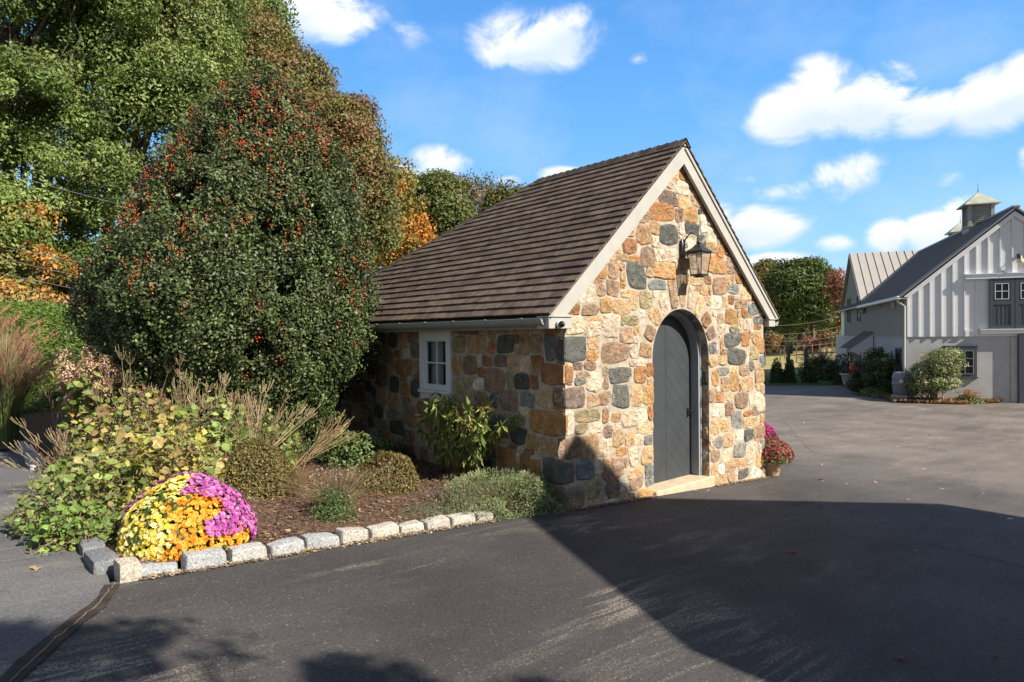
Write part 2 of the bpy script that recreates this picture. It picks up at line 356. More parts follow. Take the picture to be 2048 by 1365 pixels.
FRONT = """G0.00,1.59,0.33,1.87 T-0.01,1.35,0.11,1.57 P0.00,1.10,0.31,1.31 W0.00,0.81,0.11,1.08 P-0.10,0.54,0.20,0.77 G-0.24,0.30,0.09,0.56 B0.15,0.29,0.44,0.51 P0.01,0.00,0.29,0.24 B-0.20,0.01,-0.01,0.22 T0.23,0.50,0.53,0.77 T0.47,0.47,0.75,0.70 T0.78,0.58,0.95,0.77 P0.17,1.43,0.37,1.48 K0.14,1.34,0.31,1.41 O0.34,1.60,0.54,1.71 P0.57,1.54,1.07,1.80 W0.61,1.85,0.93,2.12 P0.92,1.78,1.17,1.99 T1.05,1.50,1.34,1.78 O1.35,1.50,1.54,1.64 W0.30,1.87,0.57,2.02 T0.37,2.03,0.60,2.08 G0.71,1.32,1.13,1.50 O1.17,1.30,1.41,1.49 G0.76,1.01,1.08,1.30 P0.53,1.08,0.75,1.23 T0.35,1.08,0.52,1.23 W0.33,1.25,0.59,1.47 O1.32,1.03,1.54,1.26 T1.10,1.03,1.30,1.28 W0.93,0.78,1.23,0.99 L0.15,0.92,0.56,1.06 L0.15,0.80,0.35,0.92 P0.60,0.89,0.69,1.05 T0.74,0.87,0.91,0.98 P0.62,0.71,0.74,0.85 O1.43,0.82,1.53,1.01 T1.20,0.69,1.53,0.80 K1.35,0.55,1.51,0.65 T0.99,0.57,1.15,0.74 T1.28,0.31,1.53,0.52 K1.37,0.13,1.52,0.30 T1.02,0.17,1.36,0.30 P0.74,0.23,0.97,0.45 P0.60,0.23,0.71,0.38 P1.06,0.04,1.31,0.17 P0.64,0.07,0.89,0.21 L0.33,0.04,0.58,0.27 W1.06,0.31,1.24,0.55 O0.04,2.12,0.24,2.25 T0.77,2.12,1.12,2.29 P0.27,2.11,0.56,2.22 G3.15,1.68,3.62,1.89 G3.24,1.43,3.75,1.67 O3.63,1.69,3.83,1.90 T3.00,1.44,3.22,1.57 K2.97,1.30,3.28,1.41 P3.55,1.27,3.83,1.43 O2.83,1.16,3.03,1.40 O3.30,1.05,3.53,1.32 P3.06,1.17,3.26,1.27 P3.43,0.79,3.79,1.03 O2.95,0.93,3.13,1.07 P3.17,0.73,3.38,0.91 T3.80,0.53,4.14,0.65 O3.66,0.68,3.89,0.75 K3.34,0.52,3.62,0.77 T2.80,0.51,3.03,0.71 G3.67,0.32,3.94,0.49 T3.96,0.27,4.22,0.53 T3.11,0.28,3.40,0.49 K2.91,0.30,3.09,0.46 K3.39,0.10,3.71,0.32 P2.81,0.12,3.03,0.28 W3.72,-0.04,4.07,0.26 T3.15,-0.07,3.45,0.12 T3.46,-0.07,3.72,0.08 G3.51,-0.22,3.79,-0.08 T2.81,-0.05,2.96,0.10 T3.22,-0.21,3.40,-0.08 W3.07,0.10,3.33,0.26 G3.96,2.02,4.24,2.13 O3.62,2.11,3.78,2.23 O3.19,2.00,3.50,2.23 T2.98,2.01,3.14,2.16 P3.44,2.24,3.80,2.36 K3.82,2.16,4.10,2.31 P1.66,3.51,2.09,3.70 T2.05,4.02,2.20,4.12 T1.86,3.85,2.11,3.97 O2.12,3.88,2.28,3.96 P2.30,3.78,2.49,3.92 W1.81,3.72,2.06,3.84 W2.06,3.67,2.33,3.86 T2.09,3.50,2.34,3.66 T2.38,3.55,2.67,3.78 O1.50,3.30,2.01,3.54 O2.22,3.33,2.54,3.54 K1.94,3.37,2.20,3.51 T1.50,3.12,1.71,3.29 G1.69,2.98,2.09,3.27 G2.23,3.19,2.55,3.33 W2.57,3.23,2.75,3.47 W2.76,3.13,2.97,3.33 G2.50,3.00,2.72,3.20 T1.22,2.97,1.52,3.21 T1.01,3.05,1.18,3.21 O0.96,2.83,1.25,3.03 W0.81,2.73,1.07,2.91 P1.31,2.71,1.60,2.95 W1.60,2.79,1.81,2.93 W1.81,2.80,2.06,2.96 O2.99,2.92,3.17,3.10 O2.64,2.71,3.23,2.97 O1.57,2.57,2.02,2.77 G1.02,2.44,1.41,2.74 K1.45,2.44,1.82,2.55 T1.37,2.59,1.54,2.70 O0.42,2.52,0.72,2.67 P0.72,2.53,0.91,2.73 P2.85,2.42,3.26,2.66 O2.68,2.55,2.84,2.67 T2.37,2.52,2.66,2.65 T3.23,2.58,3.44,2.71 O3.48,2.60,3.67,2.73 K3.26,2.44,3.57,2.58 P3.40,2.24,3.79,2.44 O3.27,2.29,3.40,2.42 T0.94,2.33,1.26,2.41 L1.28,2.19,1.53,2.42 P0.68,2.32,0.91,2.51 O0.93,2.43,1.04,2.50 T0.76,2.13,1.11,2.30 T1.11,2.19,1.24,2.31 W0.32,2.23,0.51,2.45 P0.50,2.33,0.66,2.46 W0.22,2.24,0.32,2.39 O0.05,2.12,0.24,2.27 P0.27,2.10,0.56,2.21 O3.61,2.12,3.79,2.23"""
LEFT = """G0.82,1.67,1.15,1.89 T1.34,1.67,1.73,1.90 L1.77,1.67,2.04,1.90 O1.87,1.40,2.06,1.64 P1.53,1.40,1.85,1.63 T1.43,1.51,1.57,1.64 O1.23,1.52,1.42,1.64 P0.96,1.52,1.20,1.65 T0.74,1.46,0.96,1.64 O0.34,1.53,0.53,1.66 O0.04,1.34,0.40,1.57 P0.99,1.18,1.39,1.50 L1.63,1.03,2.05,1.37 G0.58,1.28,0.82,1.44 O0.42,1.28,0.57,1.43 P1.31,1.03,1.59,1.18 P0.76,0.98,1.11,1.24 T0.17,1.09,0.46,1.26 K0.48,1.07,0.72,1.24 O0.04,0.77,0.58,1.05 T0.14,0.54,0.42,0.77 G0.06,0.25,0.35,0.53 O0.39,0.28,0.56,0.49 O0.57,0.30,0.73,0.52 O3.84,1.59,4.10,1.73 O3.02,1.34,3.53,1.55 P3.71,1.11,4.08,1.48 G3.39,1.04,3.67,1.30 G2.84,1.03,3.10,1.27 O3.12,1.03,3.36,1.22 G4.23,1.03,4.41,1.19 P4.45,0.82,4.96,1.09 P2.82,1.60,3.07,1.79 O3.36,1.58,3.52,1.68 G3.43,1.71,3.69,1.93 G3.73,1.76,3.94,1.93 G3.99,1.76,4.20,1.88 O4.15,1.60,4.43,1.79 G3.28,0.45,3.70,0.64 P2.97,0.58,3.33,0.88 G3.86,0.63,4.17,0.83 G4.19,0.46,4.36,0.65 T0.56,1.66,0.73,1.90 P0.35,1.69,0.54,1.89 K0.12,1.61,0.32,1.89"""
def parse(s):
    out = []
    for t in s.split():
        a = [float(x) for x in t[1:].split(',')]; out.append((t[0], *a))
    return out
def jit(x0, z0, x1, z1, j):
    J = lambda: float(rg.uniform(-j, j) * .5)
    return [(x0 + max(0, J()), z0 + max(0, J())), (x1 + min(0, J()), z0 + max(0, J())), (x1 + min(0, J()), z1 + min(0, J())), (x0 + max(0, J()), z1 + min(0, J()))]
def lay_wall(mb, traced, inside, bounds, frame, weights, h=.02, extra=()):
    g = .0155; x0, z0, x1, z1 = bounds; nx = int((x1 - x0) / g); nz_ = int((z1 - z0) / g)
    xs = x0 + (np.arange(nx) + .5) * g; zs = z0 + (np.arange(nz_) + .5) * g
    XX, ZZ = np.meshgrid(xs, zs, indexing='ij'); occ = ~inside(XX, ZZ)
    put = []
    for (k, a, b, c, d) in traced:
        i0, i1 = int(round((a - x0) / g)), int(round((c - x0) / g)); j0, j1 = int(round((b - z0) / g)), int(round((d - z0) / g))
        i0, j0 = max(i0, 0), max(j0, 0); i1, j1 = min(i1, nx), min(j1, nz_)
        if i1 - i0 < 3 or j1 - j0 < 3: continue
        sub = occ[i0:i1, j0:j1]
        if sub.mean() > .22: continue
        occ[max(i0 - 1, 0):i1 + 1, max(j0 - 1, 0):j1 + 1] = True; put.append((k, a, b, c, d))
    for (A, B, tries) in [((12, 18), (8, 13), 220), ((9, 14), (6, 10), 900), ((7, 11), (5, 8), 3200), ((6, 10), (5, 8), 6000), ((4, 9), (3, 6), 9000), ((4, 6), (3, 4), 9000), ((3, 4), (2, 4), 8000)]:
        ii = rg.integers(0, nx - 2, tries); jj = rg.integers(0, nz_ - 2, tries)
        ww = rg.integers(A[0], A[1] + 1, tries); hh = rg.integers(B[0], B[1] + 1, tries)
        for i, j, w, hgt in zip(ii, jj, ww, hh):
            if i + w > nx or j + hgt > nz_: continue
            if occ[i:i + w, j:j + hgt].any(): continue
            # grow to fill
            while w < A[1] + 3 and i + w + 1 <= nx and not occ[i + w, j:j + hgt].any(): w += 1
            while hgt < B[1] + 2 and j + hgt + 1 <= nz_ and not occ[i:i + w, j + hgt].any(): hgt += 1
            while i > 0 and w < A[1] + 4 and not occ[i - 1, j:j + hgt].any(): i -= 1; w += 1
            while j > 0 and hgt < B[1] + 3 and not occ[i:i + w, j - 1].any(): j -= 1; hgt += 1
            occ[max(i - 1, 0):i + w + 1, max(j - 1, 0):j + hgt + 1] = True
            k = rnd.choices(list(weights), list(weights.values()))[0]
            put.append((k, x0 + i * g, z0 + j * g, x0 + (i + w) * g, z0 + (j + hgt) * g))
    for (k, a, b, c, d) in put:
        m_ = -.017
        stone_patch(mb, jit(a + m_, b + m_, c - m_, d - m_, .01 + .22 * min(c - a, d - b)), k, frame, h * rg.uniform(.7, 1.2))
    for (k, quad) in extra: stone_patch(mb, quad, k, frame, h * 1.1)
# ------------------------------------------------------------------ the stone shed
WD = 4.25; RUN = WD / 2; EZ = 2.12; RZ = 4.33; SL = (RZ - 2.10) / (RUN + .31); LEN = 6.4
shed = thing('stone_shed', 'small fieldstone outbuilding with steep brown shingle roof and arched charcoal door', 'shed', (0, 0, 0))
DX, DR, SPR = 2.15, .62, 1.585
def gable_z(x): return 2.10 + SL * (RUN + .31 - np.abs(x - RUN)) - .10
def in_front(X, Z):
    ok = (X > .012) & (X < WD - .012) & (Z < gable_z(X) - .05) & (Z > -.075 * X - .12)
    door = (np.abs(X - DX) < DR + .0) & (Z < SPR) | ((X - DX) ** 2 + (Z - SPR) ** 2 < (DR + .30) ** 2) & (Z >= SPR - .02)
    return ok & ~door
# core of the wall (mortar): front sheet with an arched hole, built as a strip fan
mb = MB(); NA = 28
arch = [(DX - DR, -1.0)] + [(DX - DR * math.cos(t), SPR + DR * math.sin(t)) for t in np.linspace(0, math.pi, NA)] + [(DX + DR, -1.0)]
outer = []
for (x, z) in arch:
    if z <= -1: outer.append((0 if x < DX else WD, -1.0))
    else:
        a = math.atan2(z - SPR, x - DX); d = np.array([math.cos(a), math.sin(a)]); t = 10
        for (nx_, nz2, kk) in ((1, 0, WD - DX), (-1, 0, DX), (SL, 1, gable_z(0) + SL * 0 - SPR + SL * (2 * RUN - DX) ), (-SL, 1, gable_z(0) - SPR + SL * DX)):
            dn = d[0] * nx_ + d[1] * nz2
            if dn > 1e-6: t = min(t, kk / dn)
        outer.append((DX + d[0] * t, SPR + d[1] * t))
# insert exact corners
pts = []
key = [(0, gable_z(0)), (RUN, gable_z(RUN)), (WD, gable_z(WD))]
k0 = len(arch); V = [(x, 0, z) for x, z in arch] + [(x, 0, z) for x, z in outer]
F = [(i, k0 + i, k0 + i + 1, i + 1) for i in range(k0 - 1)]
Vd = list(V)
for cx_, cz_ in key:
    # corner filler triangle between neighbours in outer
    best = min(range(k0 - 1), key=lambda i: abs(math.atan2(cz_ - SPR, cx_ - DX) - math.atan2((outer[i][1] + outer[i + 1][1]) / 2 - SPR, (outer[i][0] + outer[i + 1][0]) / 2 - DX)))
    Vd.append((cx_, 0, cz_)); F.append((k0 + best, len(Vd) - 1, k0 + best + 1))
mb.add(Vd, F)
# reveal of the arch and jambs
n_ = len(arch); V2 = [(x, 0, z) for x, z in arch] + [(x, .34, z) for x, z in arch]
mb.add(V2, [(i, i + 1, n_ + i + 1, n_ + i) for i in range(n_ - 1)])
# side and back walls
for (ya, yb, za, zb) in ((0, 2.06, -1, 2.12), (2.81, LEN, -1, 2.12), (2.06, 2.81, -1, 1.1), (2.06, 2.81, 1.9, 2.12)): mb.add([(0, ya, za), (0, yb, za), (0, yb, zb), (0, ya, zb)], [(0, 1, 2, 3)])
mb.add([(WD, 0, -1), (WD, LEN, -1), (WD, LEN, 2.12), (WD, 0, 2.12)], [(3, 2, 1, 0)])
mb.add([(0, LEN, -1), (WD, LEN, -1), (WD, LEN, 2.12), (0, LEN, 2.12)], [(0, 1, 2, 3)])
mb.build('mortar_bed', M_mortar, shed)
sb = MB(); FR = ((0, -.002, 0), (1, 0, 0), (0, 0, 1), (0, -1, 0))
vo = []; na = 11; kinds = list('TPTWPTWTOPK')
edges_ = np.array([0, .28, .60, .92, 1.22, 1.48, 1.72, 1.99, 2.28, 2.58, 2.86, math.pi])
for i in range(na):
    a, b = edges_[i] + .012, edges_[i + 1] - .012; r0 = DR + .012; r1 = DR + rg.uniform(.20, .27) + .12 * math.sin((a + b) / 2) ** 3
    f = lambda r, t: (DX - r * math.cos(t), SPR + r * math.sin(t))
    vo.append((kinds[i], [f(r0, b), f(r0, a), f(r1, a + .015), f(r1, b - .015)]))
lay_wall(sb, parse(FRONT), in_front, (0, -.45, WD, 4.2), FR, {'T': 4.6, 'W': 4.6, 'O': 1.8, 'P': 2.6, 'K': .8, 'L': .8, 'G': .2}, .015, vo)
# stones lining the door reveal
FRr = ((DX + DR + .001, 0, 0), (0, 1, 0), (0, 0, 1), (-1, 0, 0)); FRl = ((DX - DR - .001, 0, 0), (0, 1, 0), (0, 0, 1), (1, 0, 0))
for fr_, ks in ((FRr, 'OTWOTPOTGTO'), (FRl, 'TOWPTOGTOWT')):
    z = -.2
    for k in ks:
        hgt = rg.uniform(.12, .22)
        if z + hgt > SPR + .1: break
        stone_patch(sb, jit(.004, z + .008, .20, z + hgt - .008, .03), k, fr_, .016); z += hgt
for i in range(11):
    a, b = math.pi * i / 11 + .015, math.pi * (i + 1) / 11 - .015; tm = (a + b) / 2
    an = np.array([math.cos(tm), 0, -math.sin(tm)]); o = np.array([DX - DR * math.cos(tm), 0, SPR + DR * math.sin(tm)]); ax = np.array([math.sin(tm), 0, math.cos(tm)])
    w_ = DR * (b - a) / 2
    stone_patch(sb, [(-w_, .005), (w_, .005), (w_, .2), (-w_, .2)], rnd.choice('TWPOK'), (o, ax, (0, 1, 0), an), .012)
FL = ((-.002, 0, 0), (0, 1, 0), (0, 0, 1), (-1, 0, 0))
in_left = lambda Y, Z: (Y > .012) & (Y < LEN) & (Z < 2.0) & (Z > -.15) & ~((Y > 2.04) & (Y < 2.83) & (Z > 1.0))
lay_wall(sb, parse(LEFT), in_left, (0, -.2, LEN, 2.06), FL, {'T': 2.8, 'W': 1.8, 'O': 2.6, 'P': 3.6, 'K': .7, 'L': 1.4, 'G': .7}, .015)
FRt = ((WD + .002, 0, 0), (0, 1, 0), (0, 0, 1), (1, 0, 0))
lay_wall(sb, [], lambda Y, Z: (Y > .012) & (Y < 1.6) & (Z < 2.0), (0, -.6, 1.6, 2.06), FRt, {'T': 3, 'W': 3, 'O': 2, 'P': 2, 'K': 1, 'G': .6}, .02)
# quoins wrapping both front corners
def quoin(mb, x0, x1, y0, y1, z0, z1, kind):
    n = 9; s = np.linspace(-1, 1, n); V = []; F = []; c = np.array([(x0 + x1) / 2, (y0 + y1) / 2, (z0 + z1) / 2]); h = np.array([x1 - x0, y1 - y0, z1 - z0]) / 2
    base = np.array(SC_[kind][rg.integers(len(SC_[kind]))]) * rg.uniform(.85, 1.15); off = rg.uniform(-9, 9, 3)
    for k in range(3):
        for sg in (-1, 1):
            A, B = np.meshgrid(s, s, indexing='ij'); P = np.zeros((n * n, 3)); u, w = [q for q in range(3) if q != k]
            P[:, k] = sg; P[:, u] = A.ravel(); P[:, w] = B.ravel(); o = len(V) * n * n
            nr = (np.abs(P) ** 9).sum(1) ** (1 / 9); P = P / nr[:, None]; X = P * h + c
            d = P / np.linalg.norm(P, axis=1)[:, None]; X = X + d * (fbm(X + off, 13, 4, 3) * .009 + fbm(X + off, 30, 3, 5) * .003)[:, None]
            V.append(X); i, j = np.meshgrid(np.arange(n - 1), np.arange(n - 1), indexing='ij'); i = i.ravel(); j = j.ravel()
            f = np.stack([i * n + j, (i + 1) * n + j, (i + 1) * n + j + 1, i * n + j + 1], 1) + o
            F.append(f if (sg > 0) != (k == 1) else f[:, ::-1])
    mb.add(np.concatenate(V), np.concatenate(F), base)
z = -.02
for (k, z0, z1, lx, ly) in [('G', .27, .53, .12, .36), ('P', .55, .78, .24, .12), ('O', .80, 1.05, .03, .56), ('P', 1.09, 1.32, .30, .20), ('O', 1.35, 1.57, .115, .38), ('G', 1.60, 1.87, .33, .12), ('P', -.02, .24, .22, .20)]:
    quoin(sb, -.018, lx, -.020, ly, z0, z1, k)
z = -.38
for i, k in enumerate('WTKPTWPTKOTW'):
    hgt = rg.uniform(.16, .25)
    if z + hgt > 1.98: break
    lx = (.12, .26)[i % 2]; quoin(sb, WD - lx, WD + .018, -.020, .3 - lx * .5, z, z + hgt, k); z += hgt + .02
sb.build('stone_wall', M_stone, shed, smooth=False)
# roof ------------------------------------------------------------
M_shing = pbr('wood_look_shingle', rough=.88, spec=.2, noise=.42, nscale=9, bump=.6, bscale=80, attr=True, dirt=0)
def shingles(mb, side):
    L = math.hypot(RUN + .31, RZ - 2.10); n = 25; ex = L / n
    o = np.array([-.31 if side < 0 else WD + .31, 0, 2.10]); e = np.array([(RUN + .31) * -side, 0, RZ - 2.10]) / L
    nr = np.cross(e, [0, 1, 0]) * (side); nr = nr / np.linalg.norm(nr); nr = nr if nr[2] > 0 else -nr
    for r in range(n):
        y = -.10 - rg.uniform(0, .14); yend = 6.7 + (2.62 - 6.7) * ((r + .6) / n)
        rowtone = rg.uniform(.93, 1.07)
        while y < yend:
            w = rg.uniform(.13, .34); y0 = max(y, -.10); y1 = min(y + w, yend + .05); y += w
            if y1 - y0 < .02: continue
            t = .006 + rg.choice([0, .002, .004]); d0 = r * ex - rg.uniform(0, .006); d1 = (r + 1) * ex + .02
            base = np.array([.125, .092, .070]) * rowtone * rg.uniform(.76, 1.24); base = base * np.array([1, rg.uniform(.95, 1.04), rg.uniform(.9, 1.08)])
            a0 = .020; a1 = .004
            P = [o + e * d + nr * hgt + np.array([0, yy, 0]) for (d, hgt) in ((d0, a0 - .012), (d0, a0 + t), (d1, a1 + .003), (d1, a1 - .01)) for yy in (y0, y1 - .001)]
            mb.add(P, [(0, 1, 3, 2), (2, 3, 5, 4), (4, 5, 7, 6), (0, 2, 4, 6), (1, 7, 5, 3)], base)
mb = MB(); shingles(mb, -1); shingles(mb, 1)
# hipped back end
A, B, C_ = np.array([-.31, 6.7, 2.12]), np.array([WD + .31, 6.7, 2.12]), np.array([RUN, 2.62, RZ + .02])
for r in range(30):
    t0, t1 = r / 30, (r + 1) / 30; P0, P1, Q0, Q1 = A + (C_ - A) * t0, B + (C_ - B) * t0, A + (C_ - A) * t1, B + (C_ - B) * t1
    up = np.array([0, .012, .018]); m_ = max(1, int(24 * (1 - t0)))
    for k in range(m_):
        a, b = k / m_, (k + 1) / m_
        mb.add([P0 + (P1 - P0) * a + up, P0 + (P1 - P0) * b + up, Q0 + (Q1 - Q0) * b, Q0 + (Q1 - Q0) * a, P0 + (P1 - P0) * a, P0 + (P1 - P0) * b], [(0, 1, 2, 3), (4, 5, 1, 0)], np.array([.09, .069, .055]) * rg.uniform(.75, 1.25))
# ridge and hip caps
def caps(mb, P, Q, n, w=.11):
    P = np.array(P, float); Q = np.array(Q, float); d = (Q - P) / np.linalg.norm(Q - P); s_ = np.cross(d, [0, 0, 1]); s_ /= np.linalg.norm(s_)
    for i in range(n):
        a = P + (Q - P) * (i / n); b = P + (Q - P) * ((i + 1.12) / n); c = np.array([.09, .069, .055]) * rg.uniform(.7, 1.2); u = np.array([0, 0, 1])
        mb.add([a + s_ * w - u * w * .8 + u * .01, a + u * .035, a - s_ * w - u * w * .8 + u * .01, b + s_ * w - u * w * .8, b + u * .018, b - s_ * w - u * w * .8], [(0, 1, 4, 3), (1, 2, 5, 4), (0, 3, 5, 2)], c)
caps(mb, (RUN, -.11, RZ + .015), (RUN, 2.65, RZ + .015), 20); caps(mb, (RUN, 2.62, RZ + .01), (-.31, 6.7, 2.13), 34, .09); caps(mb, (RUN, 2.62, RZ + .01), (WD + .31, 6.7, 2.13), 34, .09)
rf = mb.build('roof', M_shing, shed)
mb = MB()   # deck under the shingles
P = [(-.29, -.085), (-.29, 6.6)]
for sgn in (0, 1):
    fx = (lambda x: x) if sgn == 0 else (lambda x: WD - x)
    a = [(fx(-.30), -.085, 2.085), (fx(RUN), -.085, RZ - .012), (fx(RUN), 2.62, RZ - .012), (fx(-.30), 6.66, 2.085)]
    b = [(x, y, z - .035) for x, y, z in a]; F = [(0, 1, 2, 3), (7, 6, 5, 4), (0, 4, 5, 1), (3, 2, 6, 7), (0, 3, 7, 4)]
    mb.add(a + b, F, (.05, .05, .05))
mb.build('roof_deck', M_black, shed)
# rake boards, eave returns, fascia, gutter
for sgn, nm in ((0, 0), (1, 1)):
    fx = (lambda x: x) if sgn == 0 else (lambda x: WD - x)
    mb = MB(); w = .175; nx_ = math.cos(math.atan(SL)); dz = w / nx_
    p = [(fx(-.29), 2.075), (fx(RUN), RZ - .035), (fx(RUN), RZ - .035 - dz), (fx(-.29 + (dz - .0) / SL * .55), 2.075 - dz * .0)]
    p = [(fx(-.29), 2.10 - .012), (fx(RUN), RZ - .038), (fx(RUN), RZ - .038 - dz), (fx(-.31 + (dz) / SL), 2.088)]
    if sgn: p = p[::-1]
    mb.prism(p, (0, -.075, 0), (1, 0, 0), (0, 0, 1), (0, 1, 0), 0, .045)
    q = [(fx(-.30), 2.10 - .008), (fx(RUN), RZ - .030), (fx(RUN), RZ - .030 - .05), (fx(-.30 + .05 / SL), 2.092)]
    if sgn: q = q[::-1]
    mb.prism(q, (0, -.092, 0), (1, 0, 0), (0, 0, 1), (0, 1, 0), 0, .019)
    mb.build('rake_board', M_trim, shed)
    mb = MB()
    if sgn == 0: mb.box(-.315, -.082, 1.955, .03, .10, 2.075, b=.004); mb.box(-.325, -.095, 2.077, .035, .10, 2.089, b=.002)
    else: mb.box(WD + .022, -.082, 1.975, WD + .205, .10, 2.078, b=.004); mb.box(WD + .012, -.10, 2.080, WD + .225, .10, 2.094, b=.002)
    mb.build('eave_return', M_trim, shed)
    mb = MB(); x0, x1 = sorted((fx(-.23), fx(-.20))); mb.box(x0, .105, 1.95, x1, 6.5, 2.085, b=.002)
    x0, x1 = sorted((fx(-.20), fx(0))); mb.box(x0, .105, 1.952, x1, 6.4, 1.966)
    mb.build('fascia', M_gutter, shed)
    mb = MB(); cx_ = fx(-.305); cz_ = 2.055; r = .068; nseg = 10
    an = np.linspace(math.pi, 2 * math.pi, nseg + 1); ys = (-.02 if sgn == 0 else -.05, 6.5)
    prof = [(cx_ + r * math.cos(a), cz_ + r * math.sin(a)) for a in an]
    prof2 = [(cx_ + (r - .004) * math.cos(a), cz_ + (r - .004) * math.sin(a)) for a in an[::-1]]
    mb.prism(prof + prof2, (0, 0, 0), (1, 0, 0), (0, 0, 1), (0, 1, 0), ys[0], ys[1])
    mb.prism(prof, (0, 0, 0), (1, 0, 0), (0, 0, 1), (0, 1, 0), ys[0] - .003, ys[0])
    mb.tube([(cx_ - r if sgn == 0 else cx_ + r, ys[0], cz_ + .004), (cx_ - r if sgn == 0 else cx_ + r, ys[1], cz_ + .004)], .007, 6)
    gt = mb.build('gutter', M_gutter, shed, smooth=False)
    for k, y in enumerate(np.arange(.28, 4.4 if sgn == 0 else 1.0, .62)):
        mb = MB(); mb.tube([(cx_ + (r + .004) * math.cos(a), y, cz_ + (r + .004) * math.sin(a)) for a in np.linspace(math.pi, 1.95 * math.pi, 9)], .0065, 5)
        mb.tube([(cx_ - r - .004, y - .02, cz_ + .012), (cx_ - r - .004, y + .02, cz_ + .012)], .007, 5)
        bo = mb.build('gutter_bracket', M_gutter, gt, local=True)
# downspout on the far side corner
mb = MB(); mb.tube([(WD + .30, .25, 2.0), (WD + .30, .25, 1.93), (WD + .06, .22, 1.85), (WD + .06, .22, -.25)], .028, 8); mb.build('downspout', M_gutter, shed, smooth=True)
# door ------------------------------------------------------------
def door_mat():
    m = bpy.data.materials.new('charcoal_plank_paint'); m.use_nodes = True; N = NT(m.node_tree)
    sp_ = N.n('ShaderNodeSeparateXYZ', {0: N.n('ShaderNodeTexCoord').outputs['Object']})
    d = N.m('ABSOLUTE', N.m('SUBTRACT', sp_.outputs[0], 2.128)); q = N.m('FRACT', N.m('DIVIDE', N.m('ADD', sp_.outputs[2], N.m('MULTIPLY', d, 1.04)), .195))
    g = N.m('ABSOLUTE', N.m('SUBTRACT', q, .5)); gr = N.n('ShaderNodeMapRange', {0: g, 1: .478, 2: .5}, interpolation_type='SMOOTHSTEP').outputs[0]
    cen = N.n('ShaderNodeMapRange', {0: d, 1: .005, 2: .001}).outputs[0]; gr = N.m('MAXIMUM', gr, cen)
    nz_ = N.n('ShaderNodeTexNoise', {'Vector': N.n('ShaderNodeTexCoord').outputs['Object'], 'Scale': 4.0, 'Detail': 6.0}).outputs['Fac']
    f = N.n('ShaderNodeMapRange', {0: nz_, 1: .3, 2: .7, 3: .88, 4: 1.14}).outputs[0]
    c = N.mix(1.0, (.047, .052, .057), N.n('ShaderNodeCombineXYZ', {0: f, 1: f, 2: f}).outputs[0], 'MULTIPLY')
    c = N.mix(N.m('MULTIPLY', gr, .85), c, (.010, .011, .012))
    # worn nicks
    v = N.n('ShaderNodeTexVoronoi', {'Vector': N.n('ShaderNodeTexCoord').outputs['Object'], 'Scale': 9.0}).outputs['Distance']
    nk = N.n('ShaderNodeMapRange', {0: v, 1: .035, 2: .02}).outputs[0]; c = N.mix(N.m('MULTIPLY', nk, .35), c, (.30, .31, .31))
    bn = N.n('ShaderNodeBump', {'Height': N.m('SUBTRACT', N.m('MULTIPLY', nz_, .15), gr), 'Strength': .6, 'Distance': .01}).outputs[0]
    N.n('ShaderNodeOutputMaterial', {0: N.n('ShaderNodeBsdfPrincipled', {'Base Color': c, 'Roughness': .5, 'Specular IOR Level': .35, 'Normal': bn}).outputs[0]}); return m
STEPZ = -.05
ri = .555
def archpoly(r, z0): return [(DX - r, z0)] + [(DX - r * math.cos(t), SPR + r * math.sin(t)) for t in np.linspace(0, math.pi, 30)] + [(DX + r, z0)]
mb = MB(); mb.prism(archpoly(ri, STEPZ + .004), (0, .24, 0), (1, 0, 0), (0, 0, 1), (0, 1, 0), 0, .05); door = mb.build('door', door_mat(), shed)
mb = MB(); hx, hz = 2.62, .81
mb.box(hx - .018, .228, hz - .06, hx + .018, .238, hz + .06, b=.004); mb.tube([(hx, .236, hz + .02), (hx, .19, hz + .02), (hx + .045, .185, hz + .025), (hx + .055, .188, hz + .0)], .007, 6); mb.tube([(hx, .236, hz - .03), (hx, .2, hz - .035)], .006, 6)
mb.build('handle', M_black, door, local=True)
def arch_ring(r0, r1, y0, y1, z0):
    mb = MB(); a = [(DX - r1, z0)] + [(DX - r1 * math.cos(t), SPR + r1 * math.sin(t)) for t in np.linspace(0, math.pi, 30)] + [(DX + r1, z0)]
    b = [(DX - r0, z0)] + [(DX - r0 * math.cos(t), SPR + r0 * math.sin(t)) for t in np.linspace(0, math.pi, 30)] + [(DX + r0, z0)]
    n = len(a); V = [(x, y, z) for y in (y0, y1) for poly in (a, b) for x, z in poly]
    F = []
    for i in range(n - 1):
        F += [(i, i + 1, n + i + 1, n + i)[::-1], (2 * n + i, 2 * n + i + 1, 3 * n + i + 1, 3 * n + i), (n + i, n + i + 1, 3 * n + i + 1, 3 * n + i)[::-1], (i, i + 1, 2 * n + i + 1, 2 * n + i)]
    mb.add(V, F); return mb
M_frame = pbr('grey_door_frame', (.27, .285, .30), rough=.45, noise=.06, nscale=4)
df = arch_ring(ri - .006, .604, .115, .236, STEPZ + .003).build('door_frame', M_frame, shed)
mb = MB(); mb.box(DX + .585, .100, STEPZ + .004, DX + .602, .114, SPR + .22); mb.build('sunlit_casing_edge', M_white, df, local=True)  # white trim strip; its pale colour also stands in for sun on the edge
M_conc = pbr('pale_concrete', (.50, .41, .28), rough=.9, noise=.16, nscale=7, bump=.4, bscale=50, dirt=.2)
mb = MB(); mb.box(DX - DR + .002, -.045, -.6, DX + DR + .06, .30, STEPZ, b=.012); mb.build('threshold', M_conc, shed)
mb = MB(); mb.box(1.2, .5, -.5, 3.2, .52, 2.4); mb.build('inner_partition', M_black, shed)
